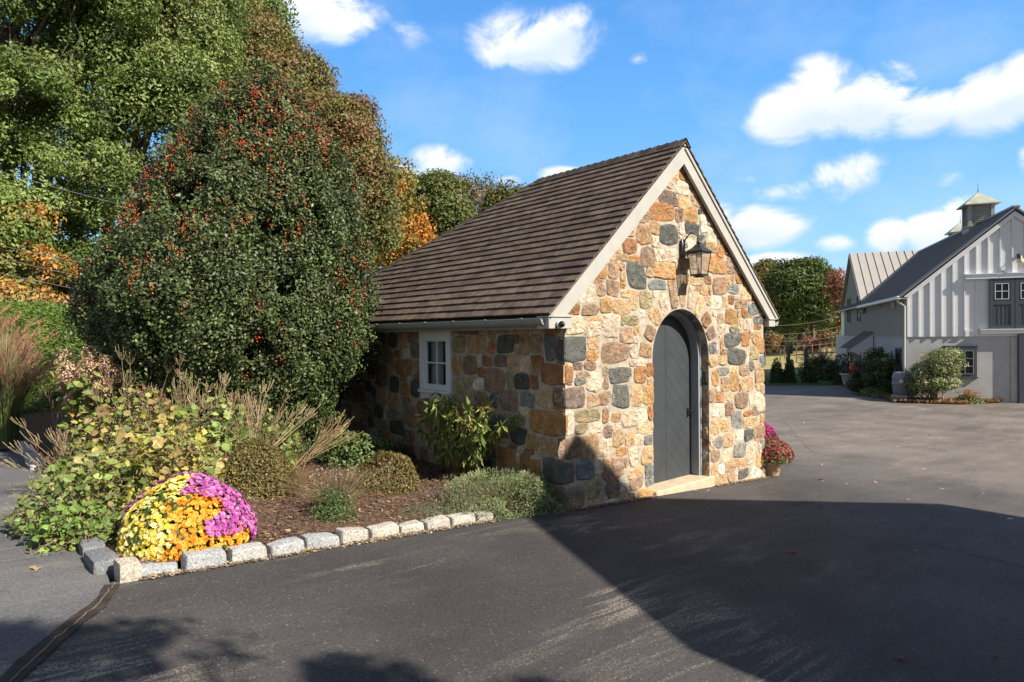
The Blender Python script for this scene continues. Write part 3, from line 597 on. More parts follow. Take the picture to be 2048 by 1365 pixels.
# window ----------------------------------------------------------
M_glass = bpy.data.materials.new('window_glass'); M_glass.use_nodes = True; N = NT(M_glass.node_tree)
g1 = N.n('ShaderNodeBsdfGlossy', {'Color': (1, 1, 1, 1), 'Roughness': .015}); g2 = N.n('ShaderNodeBsdfTransparent', {'Color': (.9, .93, .93, 1)}); fr = N.n('ShaderNodeFresnel', {'IOR': 1.45})
N.n('ShaderNodeOutputMaterial', {0: N.n('ShaderNodeMixShader', {0: fr.outputs[0], 1: g2.outputs[0], 2: g1.outputs[0]}).outputs[0]})
mb = MB()
y0, y1, z0, z1 = 2.065, 2.805, 1.0, 1.956
mb.box(-.035, y0, 1.155, .03, y0 + .105, z1, b=.003); mb.box(-.035, y1 - .105, 1.155, .03, y1, z1, b=.003); mb.box(-.033, y0 + .106, 1.83, .03, y1 - .106, z1, b=.003)
mb.box(-.030, y0 + .004, z0 + .02, .03, y1 - .004, 1.112, b=.003); mb.box(-.062, y0 - .008, 1.114, .03, y1 + .008, 1.153, b=.004)
wf = mb.build('window', M_white, shed)
mb = MB(); gy0, gy1, gz0, gz1 = 2.19, 2.665, 1.235, 1.815
mb.box(-.012, y0 + .107, 1.156, .028, gy0, 1.829, b=.003); mb.box(-.012, gy1, 1.156, .028, y1 - .107, 1.829, b=.003); mb.box(-.011, gy0 + .001, 1.156, .027, gy1 - .001, gz0, b=.003); mb.box(-.011, gy0 + .001, gz1, .027, gy1 - .001, 1.829, b=.003)
ym = (gy0 + gy1) / 2 - .01; zm = 1.525
mb.box(-.009, ym - .010, gz0 + .001, .022, ym + .010, gz1 - .001); mb.box(-.008, gy0 + .001, zm - .010, .021, ym - .011, zm + .010); mb.box(-.008, ym + .011, zm - .010, .021, gy1 - .001, zm + .010)
mb.build('sash', M_white, wf, local=True)
mb = MB(); mb.add([(.016, gy0, gz0), (.016, gy1, gz0), (.016, gy1, gz1), (.016, gy0, gz1)], [(3, 2, 1, 0)]); mb.build('pane', M_glass, wf, local=True)
mb = MB(); mb.box(.10, 2.42, 1.18, .115, 2.74, 1.86); mb.build('curtain', pbr('grey_curtain', (.42, .48, .52), noise=.15, nscale=9), wf, local=True)
mb = MB(); mb.box(.40, 1.9, .9, .42, 3.0, 2.0); mb.build('dark_interior', M_black, wf, local=True)
# security camera on the return board
cam_ = thing('security_camera', 'small round black security camera on the pale eave board', 'camera', (-.185, -.09, 2.0))
mb = MB()
def sphere(mb, c, r, n=10, col=(1, 1, 1), sq=(1, 1, 1)):
    prof = []; c = np.array(c, float); V = []; F = []
    for i in range(n + 1):
        t = math.pi * i / n
        for j in range(n * 2): a = math.pi * j / n; V.append(c + np.array([math.sin(t) * math.cos(a) * sq[0], math.sin(t) * math.sin(a) * sq[1], math.cos(t) * sq[2]]) * r)
    m_ = n * 2
    for i in range(n):
        for j in range(m_): F.append((i * m_ + j, (i + 1) * m_ + j, (i + 1) * m_ + (j + 1) % m_, i * m_ + (j + 1) % m_))
    mb.add(V, F, col)
sphere(mb, (-.185, -.135, 2.0), .036, 10, sq=(.85, 1.2, 1)); mb.build('lens_body', M_black, cam_, smooth=True)
mb = MB(); sphere(mb, (-.18, -.105, 2.0), .042, 9, sq=(1, .55, 1.05)); mb.build('housing', M_white, cam_, smooth=True)
# wall lantern ------------------------------------------------------
lan = thing('wall_lantern', 'black iron carriage lantern with scroll bracket on the stone gable', 'lamp', (2.22, -.03, 2.82))
LX, LY = 2.235, -.21; Lz0, Lz1 = 2.63, 2.915
mb = MB(); mb.box(LX - .125, -.045, 2.86, LX - .045, -.018, 3.10, b=.008)
bx = LX - .085
mb.tube([(bx, -.04, 3.06), (bx + .0, -.09, 3.12), (bx + .02, -.13, 3.17), (bx + .04, -.17, 3.16), (LX, -.195, 3.12), (LX + .0, -.18, 3.09)], .0085, 6)
mb.tube([(bx, -.04, 2.95), (bx + .02, -.11, 2.90), (bx + .02, -.13, 2.94), (LX, -.15, 2.985)], .008, 6)
for cc, rr_, s0 in (((bx, -.075, 3.0), .03, 1), ((bx + .005, -.085, 2.90), .024, -1)):
    mb.tube([(cc[0], cc[1] + math.cos(t) * rr_ * (1 - t / 12), cc[2] + s0 * math.sin(t) * rr_ * (1 - t / 12)) for t in np.linspace(0, 7, 20)], .0065, 5)
mb.build('bracket', M_iron, lan, smooth=True)
def pyr(mb, c, r0, r1, z0, z1, n=4, tw=math.pi / 4 + .35, col=(1, 1, 1)):
    V = [(c[0] + r * math.cos(tw + k * 2 * math.pi / n), c[1] + r * math.sin(tw + k * 2 * math.pi / n), z) for (r, z) in ((r0, z0), (r1, z1)) for k in range(n)]
    mb.add(V, [(k, (k + 1) % n, n + (k + 1) % n, n + k) for k in range(n)] + [tuple(range(n))[::-1], tuple(range(n, 2 * n))], col)
tw = math.pi / 4 + .0
mb = MB(); pyr(mb, (LX, LY), .172, .168, Lz1, Lz1 + .018, tw=tw); pyr(mb, (LX, LY), .165, .085, Lz1 + .019, Lz1 + .065, tw=tw); pyr(mb, (LX, LY), .084, .045, Lz1 + .066, Lz1 + .105, tw=tw)
sphere(mb, (LX, LY, Lz1 + .125), .03, 7); mb.tube([(LX, LY, Lz1 + .13), (LX, LY, Lz1 + .19)], [.012, .006], 6)
mb.build('cap', M_iron, lan)
mb = MB(); pyr(mb, (LX, LY), .118, .118, Lz0 - .012, Lz0, tw=tw); pyr(mb, (LX, LY), .08, .05, Lz0 - .03, Lz0 - .013, tw=tw)
for k in range(4):
    a = tw + k * math.pi / 2; mb.tube([(LX + .104 * math.cos(a), LY + .104 * math.sin(a), Lz0), (LX + .150 * math.cos(a), LY + .150 * math.sin(a), Lz1)], .007, 4)
    b = a + math.pi / 2
    for r, z in ((.104, Lz0 + .006), (.150, Lz1 - .006)): mb.tube([(LX + r * math.cos(a), LY + r * math.sin(a), z), (LX + r * math.cos(b), LY + r * math.sin(b), z)], .006, 4)
mb.build('cage', M_iron, lan)
M_seed = bpy.data.materials.new('lantern_glass'); M_seed.use_nodes = True; N = NT(M_seed.node_tree)
g = N.n('ShaderNodeBsdfPrincipled', {'Base Color': (.42, .35, .28, 1), 'Roughness': .25, 'Alpha': .36}); N.n('ShaderNodeOutputMaterial', {0: g.outputs[0]})
mb = MB(); V = [(LX + r * math.cos(tw + k * math.pi / 2), LY + r * math.sin(tw + k * math.pi / 2), z) for r, z in ((.100, Lz0 + .001), (.146, Lz1 - .001)) for k in range(4)]
mb.add(V, [(k, (k + 1) % 4, 4 + (k + 1) % 4, 4 + k) for k in range(4)]); mb.build('glass', M_seed, lan)
mb = MB(); mb.lathe([(.0, Lz0), (.016, Lz0), (.016, Lz0 + .1), (.008, Lz0 + .13), (0, Lz0 + .17)], (LX, LY, 0), 10); mb.build('candle', pbr('candle', (.6, .5, .36)), lan, smooth=True)
# ================================================================== ground
def asphalt(name, dark, mid, streak):
    m = bpy.data.materials.new(name); m.use_nodes = True; N = NT(m.node_tree)
    P = N.n('ShaderNodeTexCoord').outputs['Object']
    n1 = N.n('ShaderNodeTexNoise', {'Vector': P, 'Scale': .55, 'Detail': 6.0, 'Roughness': .6}).outputs['Fac']
    n2 = N.n('ShaderNodeTexNoise', {'Vector': P, 'Scale': 55.0, 'Detail': 5.0, 'Roughness': .8}).outputs['Fac']
    c = N.mix(N.n('ShaderNodeMapRange', {0: n1, 1: .35, 2: .68}).outputs[0], dark, mid)
    f = N.n('ShaderNodeMapRange', {0: n2, 1: .3, 2: .7, 3: .50, 4: 1.55}).outputs[0]
    c = N.mix(1.0, c, N.n('ShaderNodeCombineXYZ', {0: f, 1: f, 2: f}).outputs[0], 'MULTIPLY')
    # washed-out trails of sand and fine gravel running down the slope
    mp = N.n('ShaderNodeMapping', {'Vector': P, 'Rotation': (0, 0, math.radians(-4)), 'Scale': (.17, 1.15, 1)}).outputs[0]
    n3 = N.n('ShaderNodeTexNoise', {'Vector': mp, 'Scale': 1.25, 'Detail': 5.0, 'Roughness': .62, 'Distortion': .35}).outputs['Fac']
    rdg = N.m('ABSOLUTE', N.m('SUBTRACT', n3, .5)); tr = N.n('ShaderNodeMapRange', {0: rdg, 1: .036, 2: .002}).outputs[0]
    msk = N.n('ShaderNodeTexNoise', {'Vector': P, 'Scale': .42, 'Detail': 3.0}).outputs['Fac']; tr = N.m('MULTIPLY', tr, N.n('ShaderNodeMapRange', {0: msk, 1: .38, 2: .60}).outputs[0]); tr = N.m('MULTIPLY', tr, N.n('ShaderNodeMapRange', {0: N.n('ShaderNodeSeparateXYZ', {0: P}).outputs[0], 1: -1.6, 2: 1.0, 3: 1.0, 4: .22}).outputs[0])
    grain = N.n('ShaderNodeTexNoise', {'Vector': P, 'Scale': 75.0, 'Detail': 2.0, 'Roughness': .8}).outputs['Fac']
    gm = N.n('ShaderNodeMapRange', {0: N.m('ADD', grain, N.m('MULTIPLY', tr, .17)), 1: .56, 2: .64}).outputs[0]
    c = N.mix(N.m('MULTIPLY', N.m('MULTIPLY', gm, tr), streak), c, (.36, .30, .23))
    c = N.mix(N.m('MULTIPLY', tr, .16 * streak), c, (.15, .13, .11))
    # scattered pale stone chips
    vo = N.n('ShaderNodeTexVoronoi', {'Vector': P, 'Scale': 42.0, 'Randomness': 1.0}); rad = N.n('ShaderNodeSeparateColor', {0: vo.outputs['Color']}).outputs[0]
    thr = N.n('ShaderNodeMapRange', {0: rad, 1: .55, 2: 1.0, 3: 0.0, 4: .30}).outputs[0]
    ch = N.m('MULTIPLY', N.m('LESS_THAN', vo.outputs['Distance'], thr), N.n('ShaderNodeMapRange', {0: n1, 1: .3, 2: .7, 3: .25, 4: .9}).outputs[0])
    c = N.mix(N.m('MULTIPLY', ch, .8), c, (.27, .245, .21))
    # faint sealed seams and stains
    n5 = N.n('ShaderNodeTexNoise', {'Vector': N.n('ShaderNodeMapping', {'Vector': P, 'Scale': (.3, 1.4, 1)}).outputs[0], 'Scale': .9, 'Detail': 8.0, 'Roughness': .7}).outputs['Fac']
    f5 = N.n('ShaderNodeMapRange', {0: n5, 1: .36, 2: .66, 3: .86, 4: 1.18}).outputs[0]
    c = N.mix(1.0, c, N.n('ShaderNodeCombineXYZ', {0: f5, 1: f5, 2: f5}).outputs[0], 'MULTIPLY')
    ck = N.n('ShaderNodeTexVoronoi', {'Vector': N.n('ShaderNodeMapping', {'Vector': N.n('ShaderNodeVectorMath', {0: P, 1: N.n('ShaderNodeVectorMath', {0: N.n('ShaderNodeTexNoise', {'Vector': P, 'Scale': 1.6, 'Detail': 4.0}).outputs['Color'], 3: .8}, operation='SCALE').outputs[0]}).outputs[0], 'Scale': (.22, .30, 1)}).outputs[0], 'Scale': 1.0}, feature='DISTANCE_TO_EDGE').outputs['Distance']
    ckm = N.n('ShaderNodeMapRange', {0: ck, 1: .0022, 2: .0008}).outputs[0]; c = N.mix(N.m('MULTIPLY', ckm, .0), c, (.012, .011, .011))
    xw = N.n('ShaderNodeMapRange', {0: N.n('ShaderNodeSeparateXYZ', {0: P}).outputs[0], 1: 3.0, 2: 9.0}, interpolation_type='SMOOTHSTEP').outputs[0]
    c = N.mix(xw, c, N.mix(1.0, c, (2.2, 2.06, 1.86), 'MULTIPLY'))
    bn = N.n('ShaderNodeBump', {'Height': N.m('ADD', n2, N.m('MULTIPLY', ch, .5)), 'Strength': .55, 'Distance': .01}).outputs[0]
    N.n('ShaderNodeOutputMaterial', {0: N.n('ShaderNodeBsdfPrincipled', {'Base Color': c, 'Roughness': .86, 'Specular IOR Level': .22, 'Normal': bn}).outputs[0]}); return m
M_asph = asphalt('asphalt', (.046, .042, .041), (.078, .071, .067), 1.0)
M_asph2 = asphalt('older_asphalt', (.100, .098, .102), (.130, .126, .126), .35)
def grass_mat():
    m = bpy.data.materials.new('grass_ground'); m.use_nodes = True; N = NT(m.node_tree); P = N.n('ShaderNodeTexCoord').outputs['Object']
    n1 = N.n('ShaderNodeTexNoise', {'Vector': P, 'Scale': .12, 'Detail': 8.0, 'Roughness': .65}).outputs['Fac']; n2 = N.n('ShaderNodeTexNoise', {'Vector': P, 'Scale': 6.0, 'Detail': 8.0, 'Roughness': .75}).outputs['Fac']
    sx = N.n('ShaderNodeSeparateXYZ', {0: P}); D = N.m('ADD', N.m('MULTIPLY', sx.outputs[0], .6555), N.m('MULTIPLY', sx.outputs[1], .7552))
    dry = N.n('ShaderNodeMapRange', {0: D, 1: 34.0, 2: 44.0}).outputs[0]
    c = N.mix(n1, (.035, .075, .012), (.075, .11, .025)); c2 = N.mix(n1, (.30, .26, .09), (.42, .35, .16)); c = N.mix(dry, c, c2)
    f = N.n('ShaderNodeMapRange', {0: n2, 1: .3, 2: .7, 3: .6, 4: 1.35}).outputs[0]
    c = N.mix(1.0, c, N.n('ShaderNodeCombineXYZ', {0: f, 1: f, 2: f}).outputs[0], 'MULTIPLY')
    bn = N.n('ShaderNodeBump', {'Height': n2, 'Strength': .8, 'Distance': .1}).outputs[0]
    N.n('ShaderNodeOutputMaterial', {0: N.n('ShaderNodeBsdfPrincipled', {'Base Color': c, 'Roughness': .95, 'Specular IOR Level': .1, 'Normal': bn}).outputs[0]}); return m
def grid(fx, nu, nv, name, mat, kind='structure', up=0.0, smooth=True):
    U, V_ = np.meshgrid(np.linspace(0, 1, nu), np.linspace(0, 1, nv), indexing='ij'); X, Y, Z = fx(U, V_)
    mb = MB(); i, j = np.meshgrid(np.arange(nu - 1), np.arange(nv - 1), indexing='ij'); i = i.ravel(); j = j.ravel()
    mb.add(np.stack([X.ravel(), Y.ravel(), Z.ravel() + up], 1), np.stack([i * nv + j, (i + 1) * nv + j, (i + 1) * nv + j + 1, i * nv + j + 1], 1))
    o = mb.build(name, mat, None, smooth); me = o.data
    if me.polygons[len(me.polygons) // 2].normal.z < 0: me.flip_normals()
    return tag(o, kind=kind)
def fx(U, V_):
    R = .3 * (900 / .3) ** U; A = V_ * 2 * math.pi; X = CAM[0] + R * np.cos(A); Y = CAM[1] + R * np.sin(A); return X, Y, T(X, Y) - .03
grid(fx, 230, 260, 'ground', grass_mat())
grid(lambda U, V_: (-30 + 75 * U, -40 + 40.08 * V_, T(-30 + 75 * U, -40 + 40.08 * V_) + .006), 170, 90, 'driveway', M_asph)
def fb(U, V_):
    X = WD + .0 + 33.5 * U; Yf = (35 - (X + 4.99) * .6555) / .7552 - 4.88; Y = .08 + (Yf - .08) * V_; return X, Y, T(X, Y) + .006
grid(fb, 90, 70, 'parking_court', M_asph)
def fc(U, V_):   # the older, paler lane left of the planting bed
    Y = -6.0 + 14.6 * V_; e = np.where(Y > -.02, -4.22 + .03 * np.sin(Y * 3), -4.22 + (Y + .0) * .55); X = -30 + (e + 30) * U; return X, Y, T(X, Y) + .011
grid(fc, 90, 160, 'side_lane', M_asph2)
M_tar = pbr('tar_sealant', (.042, .034, .030), rough=.8, spec=.2, noise=.5, nscale=9, bump=.4, bscale=60)
def strip(name, pts, w, mat, up, kind='structure'):
    P = []; 
    for k in range(len(pts) - 1):
        a, b = np.array(pts[k]), np.array(pts[k + 1]); n = max(2, int(np.linalg.norm(b - a) / .05))
        for i in range(n): P.append(a + (b - a) * i / n)
    P = np.array(P + [np.array(pts[-1])]); t = np.gradient(P, axis=0); t /= np.linalg.norm(t, axis=1)[:, None]; nn = np.stack([-t[:, 1], t[:, 0]], 1)
    q = np.concatenate([P, P * 0], 1)[:, :3]; j1 = fbm(q, 5, 4, 2); j2 = fbm(q + 7, 7, 4, 5); wv = np.asarray(w) if np.ndim(w) else np.full(len(P), w)
    A = P + nn * (wv * (.5 + .45 * j1))[:, None]; B = P - nn * (wv * (.5 + .45 * j2))[:, None]; mb = MB(); m = len(P)
    V = [(x, y, float(T(x, y)) + up) for x, y in A] + [(x, y, float(T(x, y)) + up) for x, y in B]
    mb.add(V, [(i, m + i, m + i + 1, i + 1) for i in range(m - 1)]); return tag(mb.build(name, mat), kind=kind)
strip('tar_seal_band', [(-4.20, .0), (-4.35, -.35), (-4.62, -.75), (-5.0, -1.5), (-6.2, -3.6)], .10, M_tar, .016)
M_sand = pbr('silt', (.15, .12, .085), rough=.95, noise=.5, nscale=15)
M_crack = pbr('sandy_crack_fill', (.24, .165, .095), rough=.95, noise=.4, nscale=40)
def wig(pts, amp, n=40):
    P = []
    for k in range(len(pts) - 1):
        a, b = np.array(pts[k]), np.array(pts[k + 1])
        for i in range(n // (len(pts) - 1)): t = i / (n // (len(pts) - 1)); P.append(a + (b - a) * t + rg.normal(size=2) * amp)
    return P + [np.array(pts[-1])]
strip('sandy_crack', wig([(-4.19, .02), (-4.34, -.33), (-4.60, -.76), (-4.9, -1.35)], .004, 36), .006, M_crack, .020)
a_, b_ = gnd(1860, 1090), gnd(2080, 1145)
strip('pavement_crack', wig([a_[:2], b_[:2], (b_ + (b_ - a_) * 1.2)[:2]], .008, 40), .012, M_tar, .014)
strip('pavement_crack', wig([gnd(1560, 830)[:2], gnd(1590, 870)[:2], gnd(1632, 912)[:2]], .03, 36), .009, M_sand, .014)
strip('wall_foot_seam', [(.0, -.055), (1.5, -.055)], .035, M_tar, .013); strip('wall_foot_seam', [(2.85, -.05), (4.24, -.05)], .03, M_tar, .013)
strip('lane_far', [(40, 66), (52, 62), (70, 54)], 3.0, pbr('far_gravel_lane', (.30, .28, .27), noise=.15, nscale=1), .12)
# mulch bed --------------------------------------------------------
BX0, BX1, BY0, BY1 = -4.12, -.02, .17, 9.6
def fbed(U, V_):
    X = BX0 + (BX1 - BX0) * U; Y = BY0 + (BY1 - BY0) * V_; e = np.minimum(np.minimum(X - BX0, Y - BY0), 3)
    Q = np.stack([X.ravel(), Y.ravel(), X.ravel() * 0], 1); nz_ = (fbm(Q, 3, 5, 1) * .022 + fbm(Q, 16, 3, 7) * .008).reshape(X.shape)
    return X, Y, T(X, Y) + .055 + .10 * sm(e / 1.1) * 1.0 + nz_
def bedz(x, y):
    e = min(x - BX0, y - BY0, 3); return float(T(x, y)) + (.055 + .10 * float(sm(e / 1.1)) if x > BX0 and y > BY0 and x < 0 else 0)
M_mulch = pbr('bark_mulch', (.125, .080, .055), rough=.95, spec=.1, noise=.5, nscale=26, bump=1.0, bscale=55)
grid(fbed, 130, 220, 'mulch_bed', M_mulch)
def chips(n, x0, x1, y0, y1, cols, ln=(.012, .045), name='bark_chips', zf=None, wd=.28, lift=.006):
    X = rg.uniform(x0, x1, n); Y = rg.uniform(y0, y1, n); Z = np.array([(zf or bedz)(a, b) for a, b in zip(X, Y)])
    a = rg.uniform(0, 6.28, n); L = rg.uniform(*ln, n) / 2; Wd = L * rg.uniform(wd * .5, wd * 1.5, n); d = np.stack([np.cos(a), np.sin(a), rg.normal(0, .25, n)], 1); s = np.stack([-np.sin(a), np.cos(a), rg.normal(0, .25, n)], 1)
    C = np.stack([X, Y, Z + lift + rg.uniform(0, .012, n)], 1); V = np.stack([C - d * L[:, None] - s * Wd[:, None], C + d * L[:, None] - s * Wd[:, None], C + d * L[:, None] + s * Wd[:, None], C - d * L[:, None] + s * Wd[:, None]], 1).reshape(-1, 3)
    c = np.array(cols)[rg.integers(0, len(cols), n)] * rg.uniform(.6, 1.35, (n, 1)); mb = MB(); mb.add(V, np.arange(4 * n).reshape(n, 4), np.repeat(c, 4, 0))
    return tag(mb.build(name, M_stem), kind='stuff')
chips(34000, BX0 + .02, BX1 - .02, BY0 + .01, 5.2, [(.15, .085, .05), (.10, .06, .042), (.22, .13, .07), (.07, .045, .033), (.30, .21, .13)])
zt_ = lambda a, b: float(T(a, b)) + .010
def strip_chips(n, x0, x1, y0, y1, lab): return tag(chips(n, x0, x1, y0, y1, [(.30, .22, .13), (.22, .15, .09), (.40, .32, .22), (.14, .10, .07)], (.006, .030), 'grit', zt_, .5, .002), lab)
strip_chips(1900, -4.05, -.95, -.02, .07, 'tan grit and crumbs along the foot of the granite kerb')
strip_chips(700, 0, 1.5, -.10, -.03, 'grit and bits of leaf at the foot of the stone wall'); strip_chips(600, 2.8, 4.25, -.10, -.03, 'grit and bits of leaf at the foot of the stone wall')
tag(chips(260, 1.5, 14, -5, 9, [(.40, .30, .18), (.30, .2, .1)], (.02, .06), 'leaf_litter', lambda a, b: -9 if (a < 4.3 and b > -.05) else float(T(a, b)) + .012, .5, .002), 'scattered dry leaf bits across the drive')
# granite kerb -----------------------------------------------------
def granite():
    m = bpy.data.materials.new('granite'); m.use_nodes = True; N = NT(m.node_tree); P = N.n('ShaderNodeTexCoord').outputs['Object']
    n1 = N.n('ShaderNodeTexNoise', {'Vector': P, 'Scale': 60.0, 'Detail': 4.0, 'Roughness': .8}).outputs['Fac']; n2 = N.n('ShaderNodeTexNoise', {'Vector': P, 'Scale': 5.0, 'Detail': 6.0}).outputs['Fac']
    c = N.mix(1.0, N.n('ShaderNodeVertexColor', layer_name='Col').outputs[0], N.ramp(n1, [(.36, (.30, .30, .31)), (.46, (.82, .81, .80)), (.57, (1.12, 1.1, 1.06)), (.68, (1.4, 1.36, 1.3))]), 'MULTIPLY')
    c = N.mix(N.n('ShaderNodeMapRange', {0: n2, 1: .55, 2: .8, 3: 0.0, 4: .5}).outputs[0], c, (.26, .20, .13))
    bn = N.n('ShaderNodeBump', {'Height': N.m('ADD', N.m('MULTIPLY', n1, .4), n2), 'Strength': .8, 'Distance': .03}).outputs[0]
    N.n('ShaderNodeOutputMaterial', {0: N.n('ShaderNodeBsdfPrincipled', {'Base Color': c, 'Roughness': .85, 'Specular IOR Level': .25, 'Normal': bn}).outputs[0]}); return m
M_gran = granite()
def kerb(cx, cy, L, rz, label, h=.155, w=.16, col=(.42, .42, .41), z=None):
    n = 9; s = np.linspace(-1, 1, n); V = []; F = []; hh = np.array([L / 2, w / 2, h / 2 + .04]); off = rg.uniform(-9, 9, 3)
    for k in range(3):
        for sg in (-1, 1):
            A, B = np.meshgrid(s, s, indexing='ij'); P = np.zeros((n * n, 3)); u, w_ = [q for q in range(3) if q != k]
            P[:, k] = sg; P[:, u] = A.ravel(); P[:, w_] = B.ravel(); o = len(V) * n * n
            P = P / ((np.abs(P) ** 11).sum(1) ** (1 / 11))[:, None]; X = P * hh; X[:, 0] *= 1 - .05 * P[:, 2]; X[:, 2] += .012 * P[:, 0] * off[0] / 9
            d = P / np.linalg.norm(P, axis=1)[:, None]; X = X + d * (fbm(X + off, 7, 4, 3) * .020 + fbm(X + off, 26, 3, 5) * .006)[:, None]
            V.append(X); i, j = np.meshgrid(np.arange(n - 1), np.arange(n - 1), indexing='ij'); i = i.ravel(); j = j.ravel()
            f = np.stack([i * n + j, (i + 1) * n + j, (i + 1) * n + j + 1, i * n + j + 1], 1) + o; F.append(f if (sg > 0) != (k == 1) else f[:, ::-1])
    X = np.concatenate(V); c, s_ = math.cos(rz), math.sin(rz); X = np.stack([X[:, 0] * c - X[:, 1] * s_, X[:, 0] * s_ + X[:, 1] * c, X[:, 2]], 1)
    z = float(T(cx, cy)) if z is None else z
    X = X + np.array([cx, cy, z + h / 2 - .04]); slope = -.066; X[:, 2] += slope * (X[:, 0] - cx) * (abs(c))
    mb = MB(); mb.add(X, np.concatenate(F), col); o = mb.build('kerb_block', M_gran, None, smooth=True)
    return tag(o, label, 'kerb', 'granite blocks edging the planting bed')
fr_px = [(272, 1157), (368, 1147), (459, 1132), (540, 1118), (612, 1104), (682, 1092), (742, 1081), (800, 1071), (852, 1062), (905, 1053), (955, 1044), (990, 1039)]
fp = [gnd(*p) for p in fr_px]
ordn = ['first low granite block right of the corner stone, under the yellow mums', 'tall blue-grey granite kerb block below the orange mums', 'long pale granite kerb block just right of the orange mums', 'grey granite kerb block with a fallen green leaf at its foot', 'darker grey granite kerb block in front of the bare mulch', 'pale tan granite kerb block left of the small white-flowered plant', 'bright cream granite kerb block below the wispy dry plant', 'flat cream granite kerb block nearest the two brown round shrubs', 'low pale granite kerb block left of the grey creeping mat', 'long pale kerb block under the grey creeping mat plant', 'last short kerb block tucked against the sprawling lavender']
kc = [(.42, .44, .45), (.40, .42, .43), (.47, .47, .45), (.40, .41, .42), (.37, .39, .40), (.46, .43, .38), (.52, .49, .42), (.50, .47, .41), (.50, .47, .42), (.51, .48, .43), (.48, .46, .42)]
kh = [.065, .115, .11, .09, .09, .105, .09, .08, .08, .08, .07]
for i in range(11):
    a, b = fp[i], fp[i + 1]; m_ = (a + b) / 2; d = b - a
    kerb(m_[0], m_[1] + .075, np.linalg.norm(d[:2]) - .022, math.atan2(d[1], d[0]) + rg.normal() * .03, ordn[i], kh[i], .15, kc[i])
kerb(-4.10, .115, .135, .05, 'squat tan granite corner stone where the two kerb rows meet', .125, .18, (.50, .45, .37))
lk = ['dark weathered kerb stone behind the corner stone beside the lane', 'second weathered kerb stone beside the lane, left of the yellow mums', 'weathered lane kerb stone half hidden under spilling leaves', 'lane kerb stone in deep shade of the seed heads', 'long shaded kerb stone at the back of the lane', 'pale kerb stone below the left ornamental grass', 'farthest grey kerb stone at the foot of the ornamental grass']
for i, y in enumerate((.50, .98, 1.46, 5.2, 5.8, 6.5, 7.1)):
    kerb(-4.19 + rg.normal() * .01, y, .45 if i < 3 else .56, math.pi / 2 + rg.normal() * .03, lk[i], .09, .16, (.20, .21, .22) if i < 3 else (.42, .42, .42))
# ================================================================== plants
RH = np.array([(0, 0), (.5, .26), (1, 0), (.5, -.26)]); NR = np.array([(0, 0), (.45, .13), (1, 0), (.45, -.13)])
OV = np.array([(0, 0), (.3, .24), (.65, .22), (1, 0), (.65, -.22), (.3, -.24)])
LOB = np.array([(0, 0), (.05, .32), (.32, .30), (.30, .62), (.55, .34), (.72, .50), (.74, .2), (1, 0), (.74, -.2), (.72, -.5), (.55, -.34), (.30, -.62), (.32, -.30), (.05, -.32)])
def unit(v): return v / (np.linalg.norm(v, axis=-1, keepdims=True) + 1e-9)
def leaves(mb, P, Nn, S, cols, shape=RH, fold=.25, jitter=.6, direc=None, curl=0.0):
    n = len(P); Nn = unit(Nn + rg.normal(size=(n, 3)) * jitter); d = rg.normal(size=(n, 3)) if direc is None else direc + rg.normal(size=(n, 3)) * .35
    t = unit(d - Nn * (d * Nn).sum(1, keepdims=True)); b = np.cross(Nn, t); S = np.broadcast_to(np.asarray(S, float), (n,)); K = len(shape)
    x = (shape[:, 0] - (.5 if direc is None else 0))[None, :, None]; y = shape[:, 1][None, :, None]
    V = P[:, None, :] + S[:, None, None] * (x * t[:, None, :] + y * b[:, None, :] + (fold * np.abs(y) - curl * x * x) * Nn[:, None, :])
    mb.add(V.reshape(-1, 3), np.arange(n * K).reshape(n, K), np.repeat(cols, K, 0))
def pal(cols, n, wts=None, var=.25):
    c = np.array(cols)[rg.choice(len(cols), n, p=None if wts is None else np.array(wts) / sum(wts))]; return c * rg.uniform(1 - var, 1 + var, (n, 1)) * rg.uniform(.93, 1.07, (n, 3))
def sph(n): v = rg.normal(size=(n, 3)); return unit(v)
def clump_crown(mb, lobes, nclump, cr, nleaf, size, cols, wts=None, shape=RH, shell=.55, tonevar=.22, flat=.8, gap=0.0, jitter=.7, down=.35):
    """leaf clumps scattered through overlapping lobes: (centre, radii)"""
    vol = np.array([np.prod(r) ** (2 / 3) for _, r in lobes]); vol = vol / vol.sum(); k = rg.choice(len(lobes), nclump, p=vol)
    C = np.array([l[0] for l in lobes])[k]; R = np.array([np.broadcast_to(l[1], 3) for l in lobes])[k]
    d = sph(nclump); d[:, 2] = np.where(d[:, 2] < -down, -d[:, 2], d[:, 2]); rad = rg.uniform(shell, 1.0, (nclump, 1)) ** .6
    cc = C + d * R * rad
    crr = cr * rg.uniform(.6, 1.35, nclump); per = rg.poisson(nleaf, nclump) if gap == 0 else (rg.poisson(nleaf, nclump) * (rg.uniform(size=nclump) > gap)).astype(int)
    idx = np.repeat(np.arange(nclump), per); n = len(idx)
    ci = rg.choice(len(cols), nclump, p=None if wts is None else np.array(wts) / sum(wts)); base = np.array(cols)[ci] * rg.uniform(1 - tonevar, 1 + tonevar, (nclump, 1))
    u = sph(n); rr = rg.uniform(.45, 1.0, (n, 1)) ** .7; off = u * rr * crr[idx][:, None] * np.array([1, 1, flat]); P = cc[idx] + off
    N_ = unit(u * .8 + d[idx] * .5 + np.array([0, 0, .35])); S = size * rg.uniform(.7, 1.3, n)
    c = base[idx] * rg.uniform(.75, 1.28, (n, 1)) * rg.uniform(.93, 1.07, (n, 3)); leaves(mb, P, N_, S, c, shape, jitter=jitter); return cc
